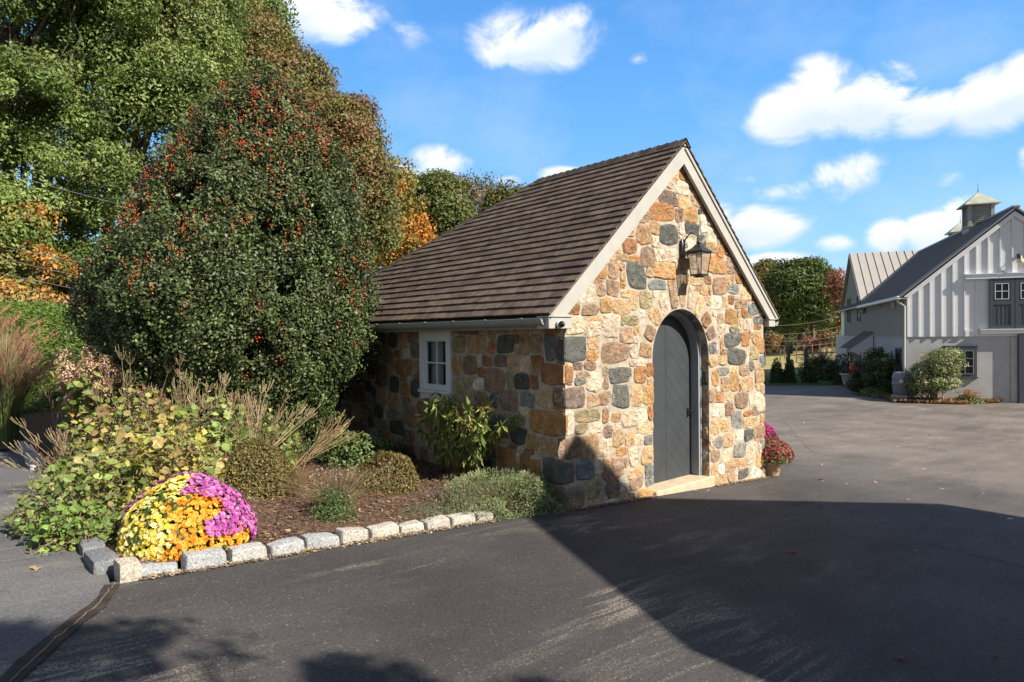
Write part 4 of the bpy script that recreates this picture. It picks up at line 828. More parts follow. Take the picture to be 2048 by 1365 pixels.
def limb(mb, a, b, r0, r1, n=6, wob=.08, sides=6, col=(1, 1, 1)):
    a = np.array(a, float); b = np.array(b, float); t = np.linspace(0, 1, n)[:, None]; L = np.linalg.norm(b - a); P = a + (b - a) * t
    P[1:-1] += rg.normal(size=(n - 2, 3)) * wob * L / n; mb.tube(P, np.linspace(r0, r1, n), sides, col); return P
def tree(name, label, base, lobes, nclump, cr, nleaf, size, cols, wts=None, tr=.2, group=None, gap=0., limbs=14, fork=.35, bark=None, cat='tree', shell=.5, down=.35, multi=1, leafmat=None, flat=.8, thin=1.0, twigs=0):
    base = np.array(base, float); t = thing(name, label, cat, base, group); mb = MB(); cc = clump_crown(mb, lobes, nclump, cr, nleaf, size, cols, wts, gap=gap, shell=shell, down=down, flat=flat)
    mb.build('crown', leafmat or M_leaf, t)
    wb = MB(); top = np.mean([l[0] for l in lobes], axis=0); cz = max(l[0][2] for l in lobes)
    for m_ in range(multi):
        off = rg.normal(size=3) * tr * 2 * (multi > 1); off[2] = 0; f = base + (top - base) * fork + off * 2; f[2] = base[2] + (top[2] - base[2]) * fork
        limb(wb, base + off - [0, 0, .2], f, tr / multi ** .5, tr * .72 / multi ** .5, 6, .05, 8); ctr = top + off * 4; ctr[2] = cz; limb(wb, f, ctr, tr * .7 / multi ** .5, tr * .15, 8, .12, 7)
        for q in range(limbs):
            g = cc[rg.integers(len(cc))]; s_ = f + (ctr - f) * rg.uniform(0, .75); g = s_ + (g - s_) * .92; P = limb(wb, s_, g, tr * rg.uniform(.2, .42) * thin, tr * .05, 7, .22, 5)
            for _ in range(3 + twigs): k = rg.integers(2, 6); e = cc[rg.integers(len(cc))]; v = e - P[k]; dd = np.linalg.norm(v); e = P[k] + v * min(1, 2.2 / (dd + .01)); limb(wb, P[k], e, tr * .09 * thin, tr * .02, 5, .3, 4)
    wb.build('trunk', bark or M_bark, t, smooth=True); return t
def dome(name, label, cat, c, r, n, size, cols, wts=None, shape=RH, group=None, mat=None, bumpy=.12, stems=24, stemcol=(.16, .11, .06), up=.55, inner=.62, jitter=.7, child='foliage', lay=1.0, fill=.35):
    c = np.array(c, float); r = np.broadcast_to(np.asarray(r, float), 3); t = thing(name, label, cat, c, group); mb = MB()
    u = sph(n); u[:, 2] = np.abs(u[:, 2]) * 1.0 - rg.uniform(0, .12, n); u = unit(u); rad = 1 + fbm(u * 2.2 + c, 1.6, 3, int(rg.integers(9))) * bumpy * 1.6
    dep = np.where(rg.uniform(size=n) < fill, rg.uniform(inner, 1, n), rg.uniform(.93, 1.02, n)); P = c + u * r * (rad * dep)[:, None]; P[:, 2] = np.maximum(P[:, 2], c[2] + .01)
    leaves(mb, P, unit(u + [0, 0, up]), size * rg.uniform(.6, 1.35, n), pal(cols, n, wts), shape, jitter=jitter); mb.build(child, mat or M_leaf, t)
    if stems:
        sb_ = MB()
        for _ in range(stems): d = sph(1)[0]; d[2] = abs(d[2]) + .2; d /= np.linalg.norm(d); limb(sb_, c + d * [.12, .12, 0] * r, c + d * r * .9, .006 + r[0] * .012, .002, 5, .2, 4, stemcol)
        sb_.build('stems', M_stem, t)
    return t
def flowers(mb, P, Nn, S, cols, petals=9, layers=2, core=None):
    n = len(P); Nn = unit(Nn)
    for ly in range(layers):
        a0 = rg.uniform(0, 6.28, n); ref = unit(np.cross(Nn, rg.normal(size=(n, 3)))); b = np.cross(Nn, ref); sc = S * (1 - .35 * ly); tl = .25 + .55 * ly
        for k in range(petals):
            a = a0 + k * 2 * math.pi / petals; d = ref * np.cos(a)[:, None] + b * np.sin(a)[:, None]; s = np.cross(Nn, d); dd = unit(d + Nn * tl)
            V = np.stack([P, P + dd * (sc * .55)[:, None] + s * (sc * .17)[:, None], P + dd * sc[:, None], P + dd * (sc * .55)[:, None] - s * (sc * .17)[:, None]], 1)
            mb.add(V.reshape(-1, 3), np.arange(4 * n).reshape(n, 4), np.repeat(cols * (1 - .13 * ly if core is None else 1), 4, 0))
# --- mums ---------------------------------------------------------
def mum(name, label, c, r, seli, nf, fs, cols, wts=None, group=None, leafcols=((.05, .10, .025), (.03, .07, .02)), dome_c=None, lowest=-.02):
    c = np.array(c, float); t = thing(name, label, 'flowers', c, group); r = np.array(r, float); dc = c if dome_c is None else np.array(dome_c, float)
    u = sph(nf * 8); u[:, 2] = np.abs(u[:, 2]); 
    # blue-noise thinning
    keep = []; P = dc + u * r; ok = seli(P, u); P = P[ok]; u = u[ok]; cell = {}
    for i in range(len(P)):
        q = tuple((P[i] / (fs * .9)).astype(int)); bad = False
        for dx in (-1, 0, 1):
            for dy in (-1, 0, 1):
                for dz in (-1, 0, 1):
                    for j in cell.get((q[0] + dx, q[1] + dy, q[2] + dz), ()):
                        if ((P[i] - P[j]) ** 2).sum() < (fs * .88) ** 2: bad = True
        if not bad: cell.setdefault(q, []).append(i); keep.append(i)
        if len(keep) >= nf: break
    P = P[keep]; u = u[keep]; n = len(P); P = P + u * (fbm(P, 7, 3, 4) * .055 + fbm(P, 3.2, 2, 8) * .05)[:, None] + rg.normal(size=(n, 3)) * .006; mb = MB()
    flowers(mb, P, unit(u + rg.normal(size=(n, 3)) * .28 + [0, -.1, .15]), fs * rg.uniform(.6, 1.2, n), pal(cols, n, wts, .18), 11, 3); mb.build('blooms', M_petal, t)
    lb = MB(); m_ = 1500; v = sph(m_ * 3); v[:, 2] = np.abs(v[:, 2]); Q = dc + v * r * rg.uniform(.72, .96, (len(v), 1)); o = seli(Q, v); Q = Q[o]; v = v[o]
    leaves(lb, Q, unit(v), .05 * rg.uniform(.6, 1.2, len(Q)), pal(leafcols, len(Q)), OV); lb.build('leaves', M_leaf, t); return t
mc = gnd(362, 1075); mc = np.array([-3.60, .64, bedz(-3.60, .64) - .05]); mr = np.array([.50, .49, .52])
# facing axes as seen from the lawn side
ex_ = np.array([.755, -.656, 0]); ey_ = np.array([-.656, -.755, 0])
def sel_y(P, u): e = (P - mc) @ ex_; f = (P - mc) @ ey_; h = P[:, 2] - mc[2]; return (e < .02 + .10 * np.sin(h * 9) + .16 * (h > .42)) & (f > -.06 + .16 * (e < -.34))
def sel_o(P, u): e = (P - mc) @ ex_; f = (P - mc) @ ey_; h = P[:, 2] - mc[2]; return (e >= .02 + .10 * np.sin(h * 9) + .16 * (h > .42)) & (f > -.02) & (e < .38 + .15 * (h < .14) - (h - .2) * .45 + .06 * np.sin(h * 23)) & (h < .47) & ((fbm(P, 12, 2, 5) < .8))
def sel_p(P, u): return ~sel_y(P, u) & ~sel_o(P, u)
mum('yellow_mum', 'bright lemon yellow half of the big mum mound at the bed corner', mc, mr, sel_y, 2300, .0255, [(.80, .66, .11), (.88, .76, .25), (.78, .58, .06), (.86, .80, .40)], None, 'three colours of mums grown into one mound')
mum('orange_mum', 'golden orange mum filling the front right of the mum mound', mc, mr, sel_o, 2200, .0265, [(.80, .38, .035), (.86, .48, .08), (.78, .25, .015)], [4, 3.5, 1.6], 'three colours of mums grown into one mound')
mum('purple_mum', 'pinkish purple mum behind the yellow and orange mums', mc, mr * [1.05, 1.05, 1.06], sel_p, 2400, .022, [(.55, .13, .42), (.66, .25, .52), (.45, .08, .36)], None, 'three colours of mums grown into one mound')
# --- bed plants ---------------------------------------------------
def onbed(u, v): p = gnd(u, v, .12); return np.array([p[0], p[1], bedz(p[0], p[1])])
RB = [(.16, .13, .04), (.11, .10, .03), (.22, .15, .06), (.13, .08, .035), (.20, .19, .06)]
p = onbed(520, 1000); dome('round_shrub', 'clipped brown-green round shrub just right of the purple mum', 'shrub', (p[0] + .0, p[1] + .22, p[2] - .02), (.45, .42, .50), 15000, .026, RB, None, OV, 'clipped round shrubs in the mulch')
p = onbed(785, 985); dome('round_shrub', 'clipped olive-brown round shrub in the middle of the bed before the drooping clump', 'shrub', (p[0], p[1] + .12, p[2] - .02), (.34, .32, .42), 11000, .025, RB, None, OV, 'clipped round shrubs in the mulch')
p = onbed(705, 935); dome('low_shrub', 'low loose green shrub behind the two round shrubs', 'shrub', (p[0] + .08, p[1] + .0, p[2] - .03), (.50, .40, .42), 5200, .045, [(.10, .15, .04), (.15, .20, .06), (.07, .11, .03), (.19, .22, .10)], None, OV, bumpy=.35, fill=.6)
p = onbed(800, 905); t_ = dome('dark_fern', 'dark green ferny plant in the shade of the side wall', 'plant', (-.38, 2.95, p[2] - .05), (.38, .55, .50), 5200, .05, [(.03, .07, .025), (.05, .10, .03), (.025, .05, .02)], None, NR, bumpy=.4, fill=.7)
p = onbed(575, 870); dome('dark_fern', 'dark foliage at the shaded wall foot under the holly', 'plant', (-1.1, 4.0, bedz(-1.1, 4.0)), (.7, .5, .35), 2600, .05, [(.03, .06, .02), (.04, .08, .03)], None, OV, bumpy=.4, fill=.7)
def wisps(name, label, c, n, h, spread, col, cat='plant', group=None, w=.0016, heads=None, lean=(0, 0), curve=.25, hvar=.35, cols2=None, clump=.08, child='stems', sides=3, root=None):
    c = np.array(c, float); t = root or thing(name, label, cat, c, group); mb = MB(); tips = []
    for i in range(n):
        a = rg.uniform(0, 6.28); rr_ = abs(rg.normal()) * .5; d = np.array([math.cos(a), math.sin(a)]) * spread * rr_ + np.array(lean); hh = h * rg.uniform(1 - hvar, 1.0) * (1 - .25 * min(rr_, 1.5) ** 2 * .5)
        b = c + np.array([math.cos(a), math.sin(a), 0]) * clump * rg.uniform(0, 1); t_ = np.linspace(0, 1, 6)[:, None]
        P = b + np.concatenate([d[None] * t_ ** (1 + curve * 3), hh * (t_ - curve * .35 * t_ ** 3)], 1); q = col[rg.integers(len(col))] if not np.isscalar(col[0]) else col
        mb.tube(P, np.linspace(w, w * .45, 6), sides, np.array(q) * rg.uniform(.7, 1.3), cap=False); tips.append(P)
    mb.build(child, M_stem, t); return t, np.array(tips)
p = onbed(690, 1030)
t_, tp = wisps('gaura_plant', 'wispy dry-stemmed plant with green base and tiny white flowers', (p[0] + .02, p[1] + .18, p[2]), 420, .50, .62, [(.26, .19, .10), (.20, .15, .08), (.30, .24, .13)], w=.0013)
mb = MB(); n = 2600; u = sph(n); u[:, 2] = abs(u[:, 2]); leaves(mb, np.array(t_.location) + [-.10, -.10, 0] + u * [.24, .24, .34] * rg.uniform(.3, 1, (n, 1)), unit(u + [0, 0, .6]), .034 * rg.uniform(.6, 1.3, n), pal([(.07, .12, .04), (.11, .16, .05), (.16, .20, .08)], n), NR); mb.build('leaves', M_leaf, t_)
mb = MB(); q = tp[rg.integers(0, 420, 70), -1]; flowers(mb, q, rg.normal(size=(70, 3)), np.full(70, .010), pal([(.75, .72, .68)], 70), 5, 1); tag(mb.build('blooms', M_petal, t_), kind='stuff')
p = onbed(590, 1000); wisps('dry_grass_tuft', 'small tuft of dry tan grass right of the first round shrub', (p[0], p[1], p[2]), 110, .32, .35, [(.30, .19, .09), (.25, .17, .08)], w=.0016)
p = onbed(555, 960); wisps('dry_grass_tuft', 'thin tan tuft with a grey-green sprig behind the first round shrub', (p[0] + .3, p[1] + .4, p[2]), 90, .30, .35, [(.30, .2, .10), (.2, .2, .08)], w=.0016)
p = onbed(865, 1018); dome('creeping_mat', 'low grey-green creeping mat with one pink flower by the kerb', 'plant', (p[0], p[1] + .05, p[2] - .01), (.32, .22, .10), 3600, .020, [(.14, .17, .10), (.20, .22, .13), (.10, .12, .07)], None, NR, stems=0, bumpy=.3)
p = onbed(1005, 1010); lav = dome('sprawling_thyme', 'large grey-green sprawling herb spilling over the end of the kerb', 'plant', (-.62, .42, bedz(-.62, .42) - .04), (.66, .60, .36), 16000, .026, [(.18, .24, .10), (.26, .33, .14), (.13, .18, .07), (.22, .17, .11), (.28, .23, .16)], [3, 2.8, 2, 1.0, .6], NR, bumpy=.45, fill=.5, up=.3)
mb = MB(); n = 700; a = rg.uniform(0, 6.28, n); rr_ = rg.uniform(.2, 1, n) ** .6
for i in range(n):
    e = np.array([-.62 + math.cos(a[i]) * .66 * rr_[i], .42 + math.sin(a[i]) * .60 * rr_[i], 0]); e[2] = bedz(-.62, .42) - .04 + .36 * math.sqrt(max(0, 1 - rr_[i] ** 2)) + .0
    d = np.array([math.cos(a[i]) * .8, math.sin(a[i]) * .8, 1]) * rg.uniform(.012, .045); mb.tube([e - d * .5, e + d * .4, e + d], [.0018, .0016, .003], 3, np.array([(.24, .19, .13), (.22, .28, .13), (.26, .30, .16)][rg.integers(3)]) * rg.uniform(.7, 1.2), cap=False)
tag(mb.build('sprigs', M_stem, lav), kind='stuff')
dome('creeping_mat', 'darker green feathery cushion between the sprawling herb and the corner quoin', 'plant', (-.13, .30, .02), (.20, .28, .36), 3200, .028, [(.06, .12, .04), (.09, .16, .06)], None, NR, stems=0, bumpy=.3)
dome('creeping_mat', 'grey trailing stems between the low mat and the sprawling herb', 'plant', (-1.02, .62, bedz(-1.02, .62) - .02), (.34, .30, .17), 3400, .022, [(.20, .17, .13), (.16, .17, .10), (.24, .19, .16)], None, NR, stems=0, bumpy=.4)
# tall wilting clump by the window
cl = thing('drooping_perennial', 'tall wilting leafy clump with yellow-brown drooping leaves below the window', 'plant', (-.36, 1.35, bedz(-.36, 1.35)))
sbm, lbm = MB(), MB()
for i in range(66):
    a = rg.uniform(0, 6.28); r = rg.uniform(0, .16); b = np.array([-.38 + math.cos(a) * r * .9, 1.33 + math.sin(a) * r * 1.6, cl.location[2]]); o = rg.uniform(.15, 1.0); hh = rg.uniform(.60, 1.08); ln_ = np.array([math.cos(a) * .28 * o, math.sin(a) * .78 * o, 0])
    if b[0] + ln_[0] > -.08: ln_[0] *= -.6
    tt = np.linspace(0, 1, 9)[:, None]; P = b + ln_ * tt ** 1.4 + np.array([0, 0, hh]) * (tt - .10 * tt ** 4); sbm.tube(P, np.linspace(.0055, .002, 9), 4, np.array([(.16, .09, .05), (.20, .13, .07), (.12, .12, .05)][rg.integers(3)]) * rg.uniform(.7, 1.2), cap=False)
    n = rg.integers(60, 90); k = rg.uniform(.30, 1.0, n); Q = np.stack([np.interp(k, tt[:, 0], P[:, q]) for q in range(3)], 1); dry = rg.uniform() < .4
    az_ = rg.uniform(0, 6.28, n); dr = np.stack([np.cos(az_) * .55, np.sin(az_) * .55, np.where(k > .9, rg.uniform(-.4, .8, n), rg.uniform(-1.3, -.4, n))], 1)
    cols = pal([(.36, .28, .11), (.26, .17, .08), (.42, .36, .14)] if dry else [(.14, .19, .045), (.24, .27, .07), (.10, .14, .04), (.32, .31, .10)], n, None, .3)
    leaves(lbm, Q, unit(np.stack([np.cos(az_), np.sin(az_), np.full(n, .5)], 1)), .112 * rg.uniform(.6, 1.25, n), cols, NR * [1, 1.35], jitter=.35, direc=dr, fold=.3, curl=.25)
sbm.build('stems', M_stem, cl); lbm.build('leaves', M_leaf, cl)
# --- leafy mass at the left ---------------------------------------
GRN = [(.15, .20, .045), (.21, .25, .06), (.10, .145, .035), (.27, .29, .09)]
YEL = [(.30, .30, .07), (.40, .34, .07), (.22, .25, .06), (.16, .20, .05), (.36, .27, .10), (.30, .20, .10)]
LB2 = np.array([(0, 0), (.06, .22), (.25, .34), (.33, .30), (.42, .50), (.60, .33), (.70, .36), (.80, .18), (1, 0), (.80, -.18), (.70, -.36), (.60, -.33), (.42, -.50), (.33, -.30), (.25, -.34), (.06, -.22)])
def leafy(label, c, r, n, size, cols, stems=18, h0=.15, shape=LB2, name='leafy_perennial', wts=None, thin=.15, drape=0.0, grp='leafy perennials crowding the left of the bed', filler=900):
    c = np.array(c, float); r = np.array(r, float); n = int(n * 1.9); size = size * .52; filler = int(filler * 3.0); t = thing(name, label, 'plant', c, grp); lb, s_ = MB(), MB()
    u = sph(n); u[:, 2] = np.abs(u[:, 2]); rad = rg.uniform(.35, 1.05, (n, 1)) ** .55; P = c + u * r * rad; P[:, 2] = np.maximum(P[:, 2], c[2] + .03)
    toSun = np.array([.1, -.5, .8]); P = P + (fbm(P, 3.5, 3, 5) * .16)[:, None] * u; kp = fbm(P, 5.5, 3, 11) < .32; P = P[kp]; u = u[kp]; n = len(P); leaves(lb, P, unit(u * .4 + toSun), size * rg.uniform(.4, 1.2, n) * np.where(rg.uniform(size=n) < .06, 1.8, 1), pal(cols, n, wts, .4), shape, fold=.3, jitter=.75, curl=.3)
    m_ = filler; v = sph(m_); v[:, 2] = np.abs(v[:, 2]); Q = c + v * r * rg.uniform(.2, 1.06, (m_, 1)); kp = fbm(Q, 5.0, 3, 11) < .40; Q = Q[kp]; v = v[kp]; m_ = len(Q); leaves(lb, Q, unit(v + toSun), size * .45 * rg.uniform(.4, 1.3, m_), pal([(.14, .14, .05), (.20, .22, .07), (.28, .20, .11), (.09, .12, .03), (.34, .26, .15), (.38, .27, .19)], m_, None, .3), NR, jitter=.9)
    lb.build('leaves', M_leaf, t)
    for i in range(stems * 7):
        q = c + (P[rg.integers(n)] - c) * rg.uniform(.9, 1.22) + rg.normal(size=3) * .03; a_0 = q - unit(q - c) * rg.uniform(.12, .35) + rg.normal(size=3) * .04; tw = np.array([(.36, .27, .17), (.28, .20, .11), (.22, .21, .09), (.40, .29, .20)][rg.integers(4)]) * rg.uniform(.7, 1.2)
        limb(s_, a_0, q, .0024, .0014, 5, .3, 3, tw); 
        for _ in range(rg.integers(0, 4)): limb(s_, q, q + rg.normal(size=3) * .035 + [0, 0, .045], .0014, .0018, 3, .3, 3, tw)
    for i in range(stems): q = P[rg.integers(n)]; limb(s_, c + rg.normal(size=3) * [.08, .08, 0], q, .005, .002, 6, .2, 4, np.array([(.24, .15, .08), (.18, .17, .06), (.28, .16, .10)][rg.integers(3)]))
    s_.build('stems', M_stem, t); return t
B_ = lambda x, y: (x, y, bedz(x, y))
leafy('pale yellow-green lobed plant spilling over the lane kerb at the left end', (-4.12, 1.75, .30), (.58, .66, .60), 520, .14, [(.18, .24, .06), (.25, .30, .09), (.13, .19, .045), (.30, .28, .12)], name='leafy_perennial', filler=1500)
leafy('fresh green broad-leaved plant low beside the lane, left of the mums', (-4.18, 1.15, .30), (.36, .36, .34), 260, .13, [(.13, .21, .045), (.19, .27, .06)], 10, filler=500)
leafy('yellowing lobed plant directly behind the yellow mums', B_(-3.5, 1.75), (.66, .52, .78), 560, .15, YEL, filler=1800)
leafy('sprawling green and tan plant in the middle of the leafy mass', B_(-3.55, 2.7), (.80, .60, .98), 640, .145, YEL + GRN + [(.36, .24, .12)], filler=3000)
leafy('large-leaved lime green plant before the holly', B_(-2.75, 2.75), (.56, .50, .92), 330, .19, [(.22, .29, .08), (.28, .33, .11), (.16, .22, .05)], filler=1700)
leafy('maple-leaved green plant right of centre with leaves hanging to the mulch', B_(-2.15, 3.1), (.52, .48, .66), 300, .155, GRN, filler=1500)
leafy('dark leafy plant under the holly skirt', B_(-1.75, 3.9), (.6, .45, .55), 260, .12, [(.07, .12, .03), (.10, .16, .04)], filler=1200)
leafy('tall loose plant with salmon pink autumn leaves', B_(-3.25, 3.3), (.34, .32, 1.20), 70, .17, [(.42, .16, .09), (.45, .22, .11), (.30, .28, .07)], 14, filler=500)
leafy('yellow-leaved viny plant climbing at the holly foot', B_(-3.3, 4.5), (.62, .4, 1.35), 190, .17, [(.33, .34, .05), (.40, .38, .07), (.12, .18, .04)], 12, filler=600)
# pinkish finger-like seed heads
def seedheads(label, c, n, h, spread, lean=(0, 0), col=((.34, .23, .14), (.28, .18, .11), (.38, .30, .18), (.24, .20, .10)), fing=9, fl=.13):
    c = np.array(c, float); h = h * 1.28; t = thing('seed_head_plant', label, 'plant', c, 'bare seed heads standing above the leaves'); mb = MB()
    for i in range(n):
        a = rg.uniform(0, 6.28); rr_ = rg.uniform(.1, 1); d = np.array([math.cos(a) * spread * rr_ + lean[0], math.sin(a) * spread * rr_ + lean[1], 0]); hh = h * rg.uniform(.62, 1.0) * (1 - .25 * rr_); q = np.array(col[rg.integers(len(col))]) * rg.uniform(.8, 1.2)
        tt = np.linspace(0, 1, 7)[:, None]; P = c + rg.normal(size=3) * [.05, .05, 0] + d * tt ** 1.3 + np.array([0, 0, hh]) * tt; mb.tube(P, np.linspace(.005, .0028, 7), 4, q, cap=False)
        ax = unit(P[-1] - P[-2] + [0, 0, .05]); k0 = rg.integers(0, 2)
        nodes = [P[-1]] + ([P[4]] if k0 else [])
        for nd in nodes:
            hb = MB()
            for k in range(fing):
                b = k * 2 * math.pi / fing + rg.uniform(0, .5); o = np.array([math.cos(b), math.sin(b), 0]); L = fl * rg.uniform(.6, 1.2); s_ = np.linspace(0, 1, 5)[:, None]
                F_ = nd + (o * .42 * L) * np.sin(s_ * 1.5) + ax * L * s_ ** 1.2; hb.tube(F_, [.0018, .0016, .0018, .0022, .0030], 3, q * rg.uniform(.85, 1.25), cap=False)
            hb.build('seed_head', M_stem, t)
    mb.build('stems', M_stem, t); return t
seedheads('pink-brown claw-like seed heads leaning out over the lane', B_(-4.02, 3.2), 9, .46, .42, (-.16, -.1), fl=.17)
seedheads('bare seed head stems left of the brown hydrangea heads', B_(-4.05, 4.6), 4, .8, .30, (-.15, 0), fl=.15)
seedheads('seed heads standing between the hydrangea and the salmon leaves', B_(-3.45, 3.3), 9, 1.15, .32, fl=.15)
seedheads('tallest thin seed stalks in front of the holly', B_(-3.0, 3.05), 12, 1.2, .42, fl=.14)
seedheads('dense thicket of rosy seed heads in front of the holly', B_(-2.35, 2.75), 34, .78, .60, (.05, 0), fl=.15)
seedheads('rosy seed heads just behind the lime green plant', B_(-2.85, 2.95), 18, .92, .5, fl=.13)
seedheads('arching tan seed stems reaching right toward the stone wall', B_(-1.85, 2.75), 10, .44, .26, (.34, -.18), ((.40, .28, .15), (.34, .22, .12), (.44, .33, .17)), fl=.19)
# hydrangea with dried heads
hy = thing('dried_hydrangea', 'hydrangea with tall dried brown flower cones at the back left of the bed', 'shrub', B_(-3.75, 4.1)); hb, fb_, sb2 = MB(), MB(), MB()
for (u, v, s_) in [(133, 722, 1.0), (135, 745, .9), (183, 715, 1.0), (178, 742, 1.1), (172, 770, .9), (212, 728, .7), (226, 747, .8), (205, 775, .9), (160, 762, .6), (124, 775, .5), (140, 800, .6), (232, 785, .7), (150, 830, .5), (240, 760, .5)]:
    p = at(u, v, 7.6 + rg.uniform(-.15, .2)); s_ = s_ * 1.2; n = int(480 * s_); uu = sph(n); Q = p + uu * np.array([.10, .10, .13]) * s_ * rg.uniform(.75, 1, (n, 1)); leaves(hb, Q, uu, .026 * rg.uniform(.6, 1.3, n), pal([(.50, .31, .20), (.60, .42, .28), (.38, .23, .15), (.64, .50, .36)], n), OV, jitter=.5)
    b = np.array([-3.75, 4.1, bedz(-3.75, 4.1)]) + rg.normal(size=3) * [.1, .1, 0]; P = limb(sb2, b, p, .010, .004, 7, .1, 5, (.20, .12, .07)); m_ = 22; k = rg.uniform(.35, .98, m_); L_ = b + (p - b) * k[:, None] + rg.normal(size=(m_, 3)) * .07
    leaves(fb_, L_, unit(rg.normal(size=(m_, 3)) * .4 + [0, -.5, .8]), .13 * rg.uniform(.6, 1.2, m_), pal([(.16, .22, .05), (.28, .30, .07), (.38, .30, .09), (.10, .16, .04)], m_), OV, jitter=.4, curl=.2)
hb.build('dried_blooms', M_leaf, hy); fb_.build('leaves', M_leaf, hy); sb2.build('stems', M_stem, hy)
# ornamental grass at the left edge
def orn_grass(label, c, n, h, spread, plume, cols, pl=(.34, .17, .11), lean=(0, 0), wd=.0035):
    c = np.array(c, float); t = thing('ornamental_grass', label, 'grass', c, 'tall ornamental grasses'); mb, pb = MB(), MB()
    for i in range(n):
        a = rg.uniform(0, 6.28); o = rg.uniform(0, 1) ** .7; d = np.array([math.cos(a), math.sin(a), 0]) * spread * o + np.array([*lean, 0]); hh = h * rg.uniform(.55, 1) * (1 - .22 * o); s_ = np.linspace(0, 1, 7); b = c + np.array([math.cos(a), math.sin(a), 0]) * .17 * rg.uniform(0, 1)
        droop = rg.uniform(0, .25); P = b + d * (s_ ** 2.2)[:, None] + np.array([0, 0, hh]) * (s_ - droop * s_ ** 4)[:, None]; sd_ = np.array([-math.sin(a), math.cos(a), 0]) * wd * rg.uniform(.7, 1.8); w_ = (1 - s_ ** 3)[:, None] + .12
        V = np.concatenate([P - sd_ * w_, P + sd_ * w_]); k = np.arange(6); f = rg.uniform(); g0 = np.array(cols[0]); g1 = np.array(cols[1 + rg.integers(len(cols) - 1)]); cc = g0 + (g1 - g0) * np.clip((s_ - .42) * 2.2 + rg.normal() * .25, 0, 1)[:, None]; cc = cc * rg.uniform(.7, 1.3)
        mb.add(V, np.stack([k, k + 1, k + 8, k + 7], 1), np.concatenate([cc, cc]))
        if plume and i % 7 == 0:
            q = P[-1]; dd = unit(d + [0, 0, .55] + rg.normal(size=3) * .1)
            for m_ in range(9): e = dd * .27 + rg.normal(size=3) * .045; ss = np.linspace(0, 1, 4)[:, None]; pb.tube(q - dd * .1 + e * ss + np.array([0, 0, -.05]) * ss ** 2, .0022, 3, np.array(pl) * rg.uniform(.7, 1.4), cap=False)
    mb.build('blades', M_leaf, t)
    if plume: pb.build('plumes', M_stem, t)
    return t
OG = [(.12, .17, .05), (.34, .27, .15), (.26, .22, .12), (.20, .23, .09), (.40, .32, .20)]
orn_grass('tall green and straw ornamental grass with rusty plumes at the far left', at(8, 893, 9.35), 1500, 2.05, .62, True, OG)
orn_grass('second clump of rusty-plumed grass behind the far left one', at(-40, 860, 10.6), 900, 2.3, .7, True, OG)
# juniper bank -----------------------------------------------------
n = 90000; u_ = rg.uniform(-60, 420, n); dd_ = rg.uniform(10.4, 17.5, n); P = CAM + (CF + CR * ((u_ - 1024) / FPX)[:, None]) * dd_[:, None]; Z = T(P[:, 0], P[:, 1]); ok = (Z > .55) ; P = P[ok]; Z = Z[ok]; n = len(P)
P[:, 2] = Z + rg.uniform(0, .13, n) + .10 * fbm(np.stack([P[:, 0], P[:, 1], P[:, 0] * 0], 1), 2.2, 3, 3)
mb = MB(); leaves(mb, P, unit(rg.normal(size=(n, 3)) * .3 + [0, -.3, .8]), .10 * rg.uniform(.5, 1.4, n), pal([(.09, .15, .02), (.13, .20, .03), (.06, .10, .015), (.18, .24, .05)], n), NR, jitter=.6)
tag(mb.build('juniper_ground_cover', M_leaf), 'bright green creeping juniper covering the bank behind the bed', 'ground cover', kind='stuff')
# --- holly --------------------------------------------------------
HC = np.array([-1.90, 4.62])
HZ = [.30, .6, 1.0, 1.7, 2.4, 3.1, 3.8, 4.5, 5.05, 5.4, 5.68]; HR = [.70, 1.08, 1.45, 1.82, 1.90, 1.74, 1.46, 1.10, .74, .44, .05]
holly = thing('holly_tree', 'big dense dark holly with clusters of red berries beside the shed', 'tree', (HC[0], HC[1], .15)); mb = MB()
def holly_r(z): return np.interp(z, HZ, HR)
n = 320000; z = rg.uniform(.30, 5.72, n); z = z[rg.uniform(size=n) < ((holly_r(z) + .15) / 2.2)]; n = len(z); a = rg.uniform(0, 2 * math.pi, n); dirv = np.stack([np.cos(a), np.sin(a), z * 0], 1); rr = holly_r(z)
hx_ = HC[0] + .50 * np.clip((z - 2.2) / 3.1, 0, 1) * .755; hy_ = HC[1] - .50 * np.clip((z - 2.2) / 3.1, 0, 1) * .656
Q = np.stack([hx_ + dirv[:, 0] * rr, hy_ + dirv[:, 1] * rr, z], 1); relief = fbm(Q, 1.7, 3, 2) * .26 + fbm(Q, 5.0, 3, 6) * .24 + fbm(Q, 12, 2, 9) * .08; dep = rg.uniform(0, 1, n) ** 2.0 * .30
rf_ = rr + relief * (.5 + .35 * rr) * .75 - dep; spur = (fbm(Q, 15, 2, 9) > .55); rf_ = rf_ + np.where(spur, rg.uniform(0, .16, n), 0)
P = np.stack([hx_ + dirv[:, 0] * rf_, hy_ + dirv[:, 1] * rf_, z + rg.normal(size=n) * .03], 1); zz_ = np.linspace(.3, 5.72, 60); slope = -np.gradient(np.interp(zz_, HZ, HR), zz_[1] - zz_[0])
nz_ = np.interp(z, zz_, slope); N_ = unit(dirv + np.stack([z * 0, z * 0, nz_ * .8 + .3], 1))
keep = np.where(P[:, 2] < 2.14, P[:, 0] < np.where(P[:, 2] > 1.9, -.40, -.04), P[:, 2] > 2.18 + (P[:, 0] + .31) * SL); keep &= (fbm(Q, 4.2, 3, 12) + .5 * fbm(Q, 11, 2, 4) < .50)
P, N_, Q = P[keep], N_[keep], Q[keep]; n = len(P)
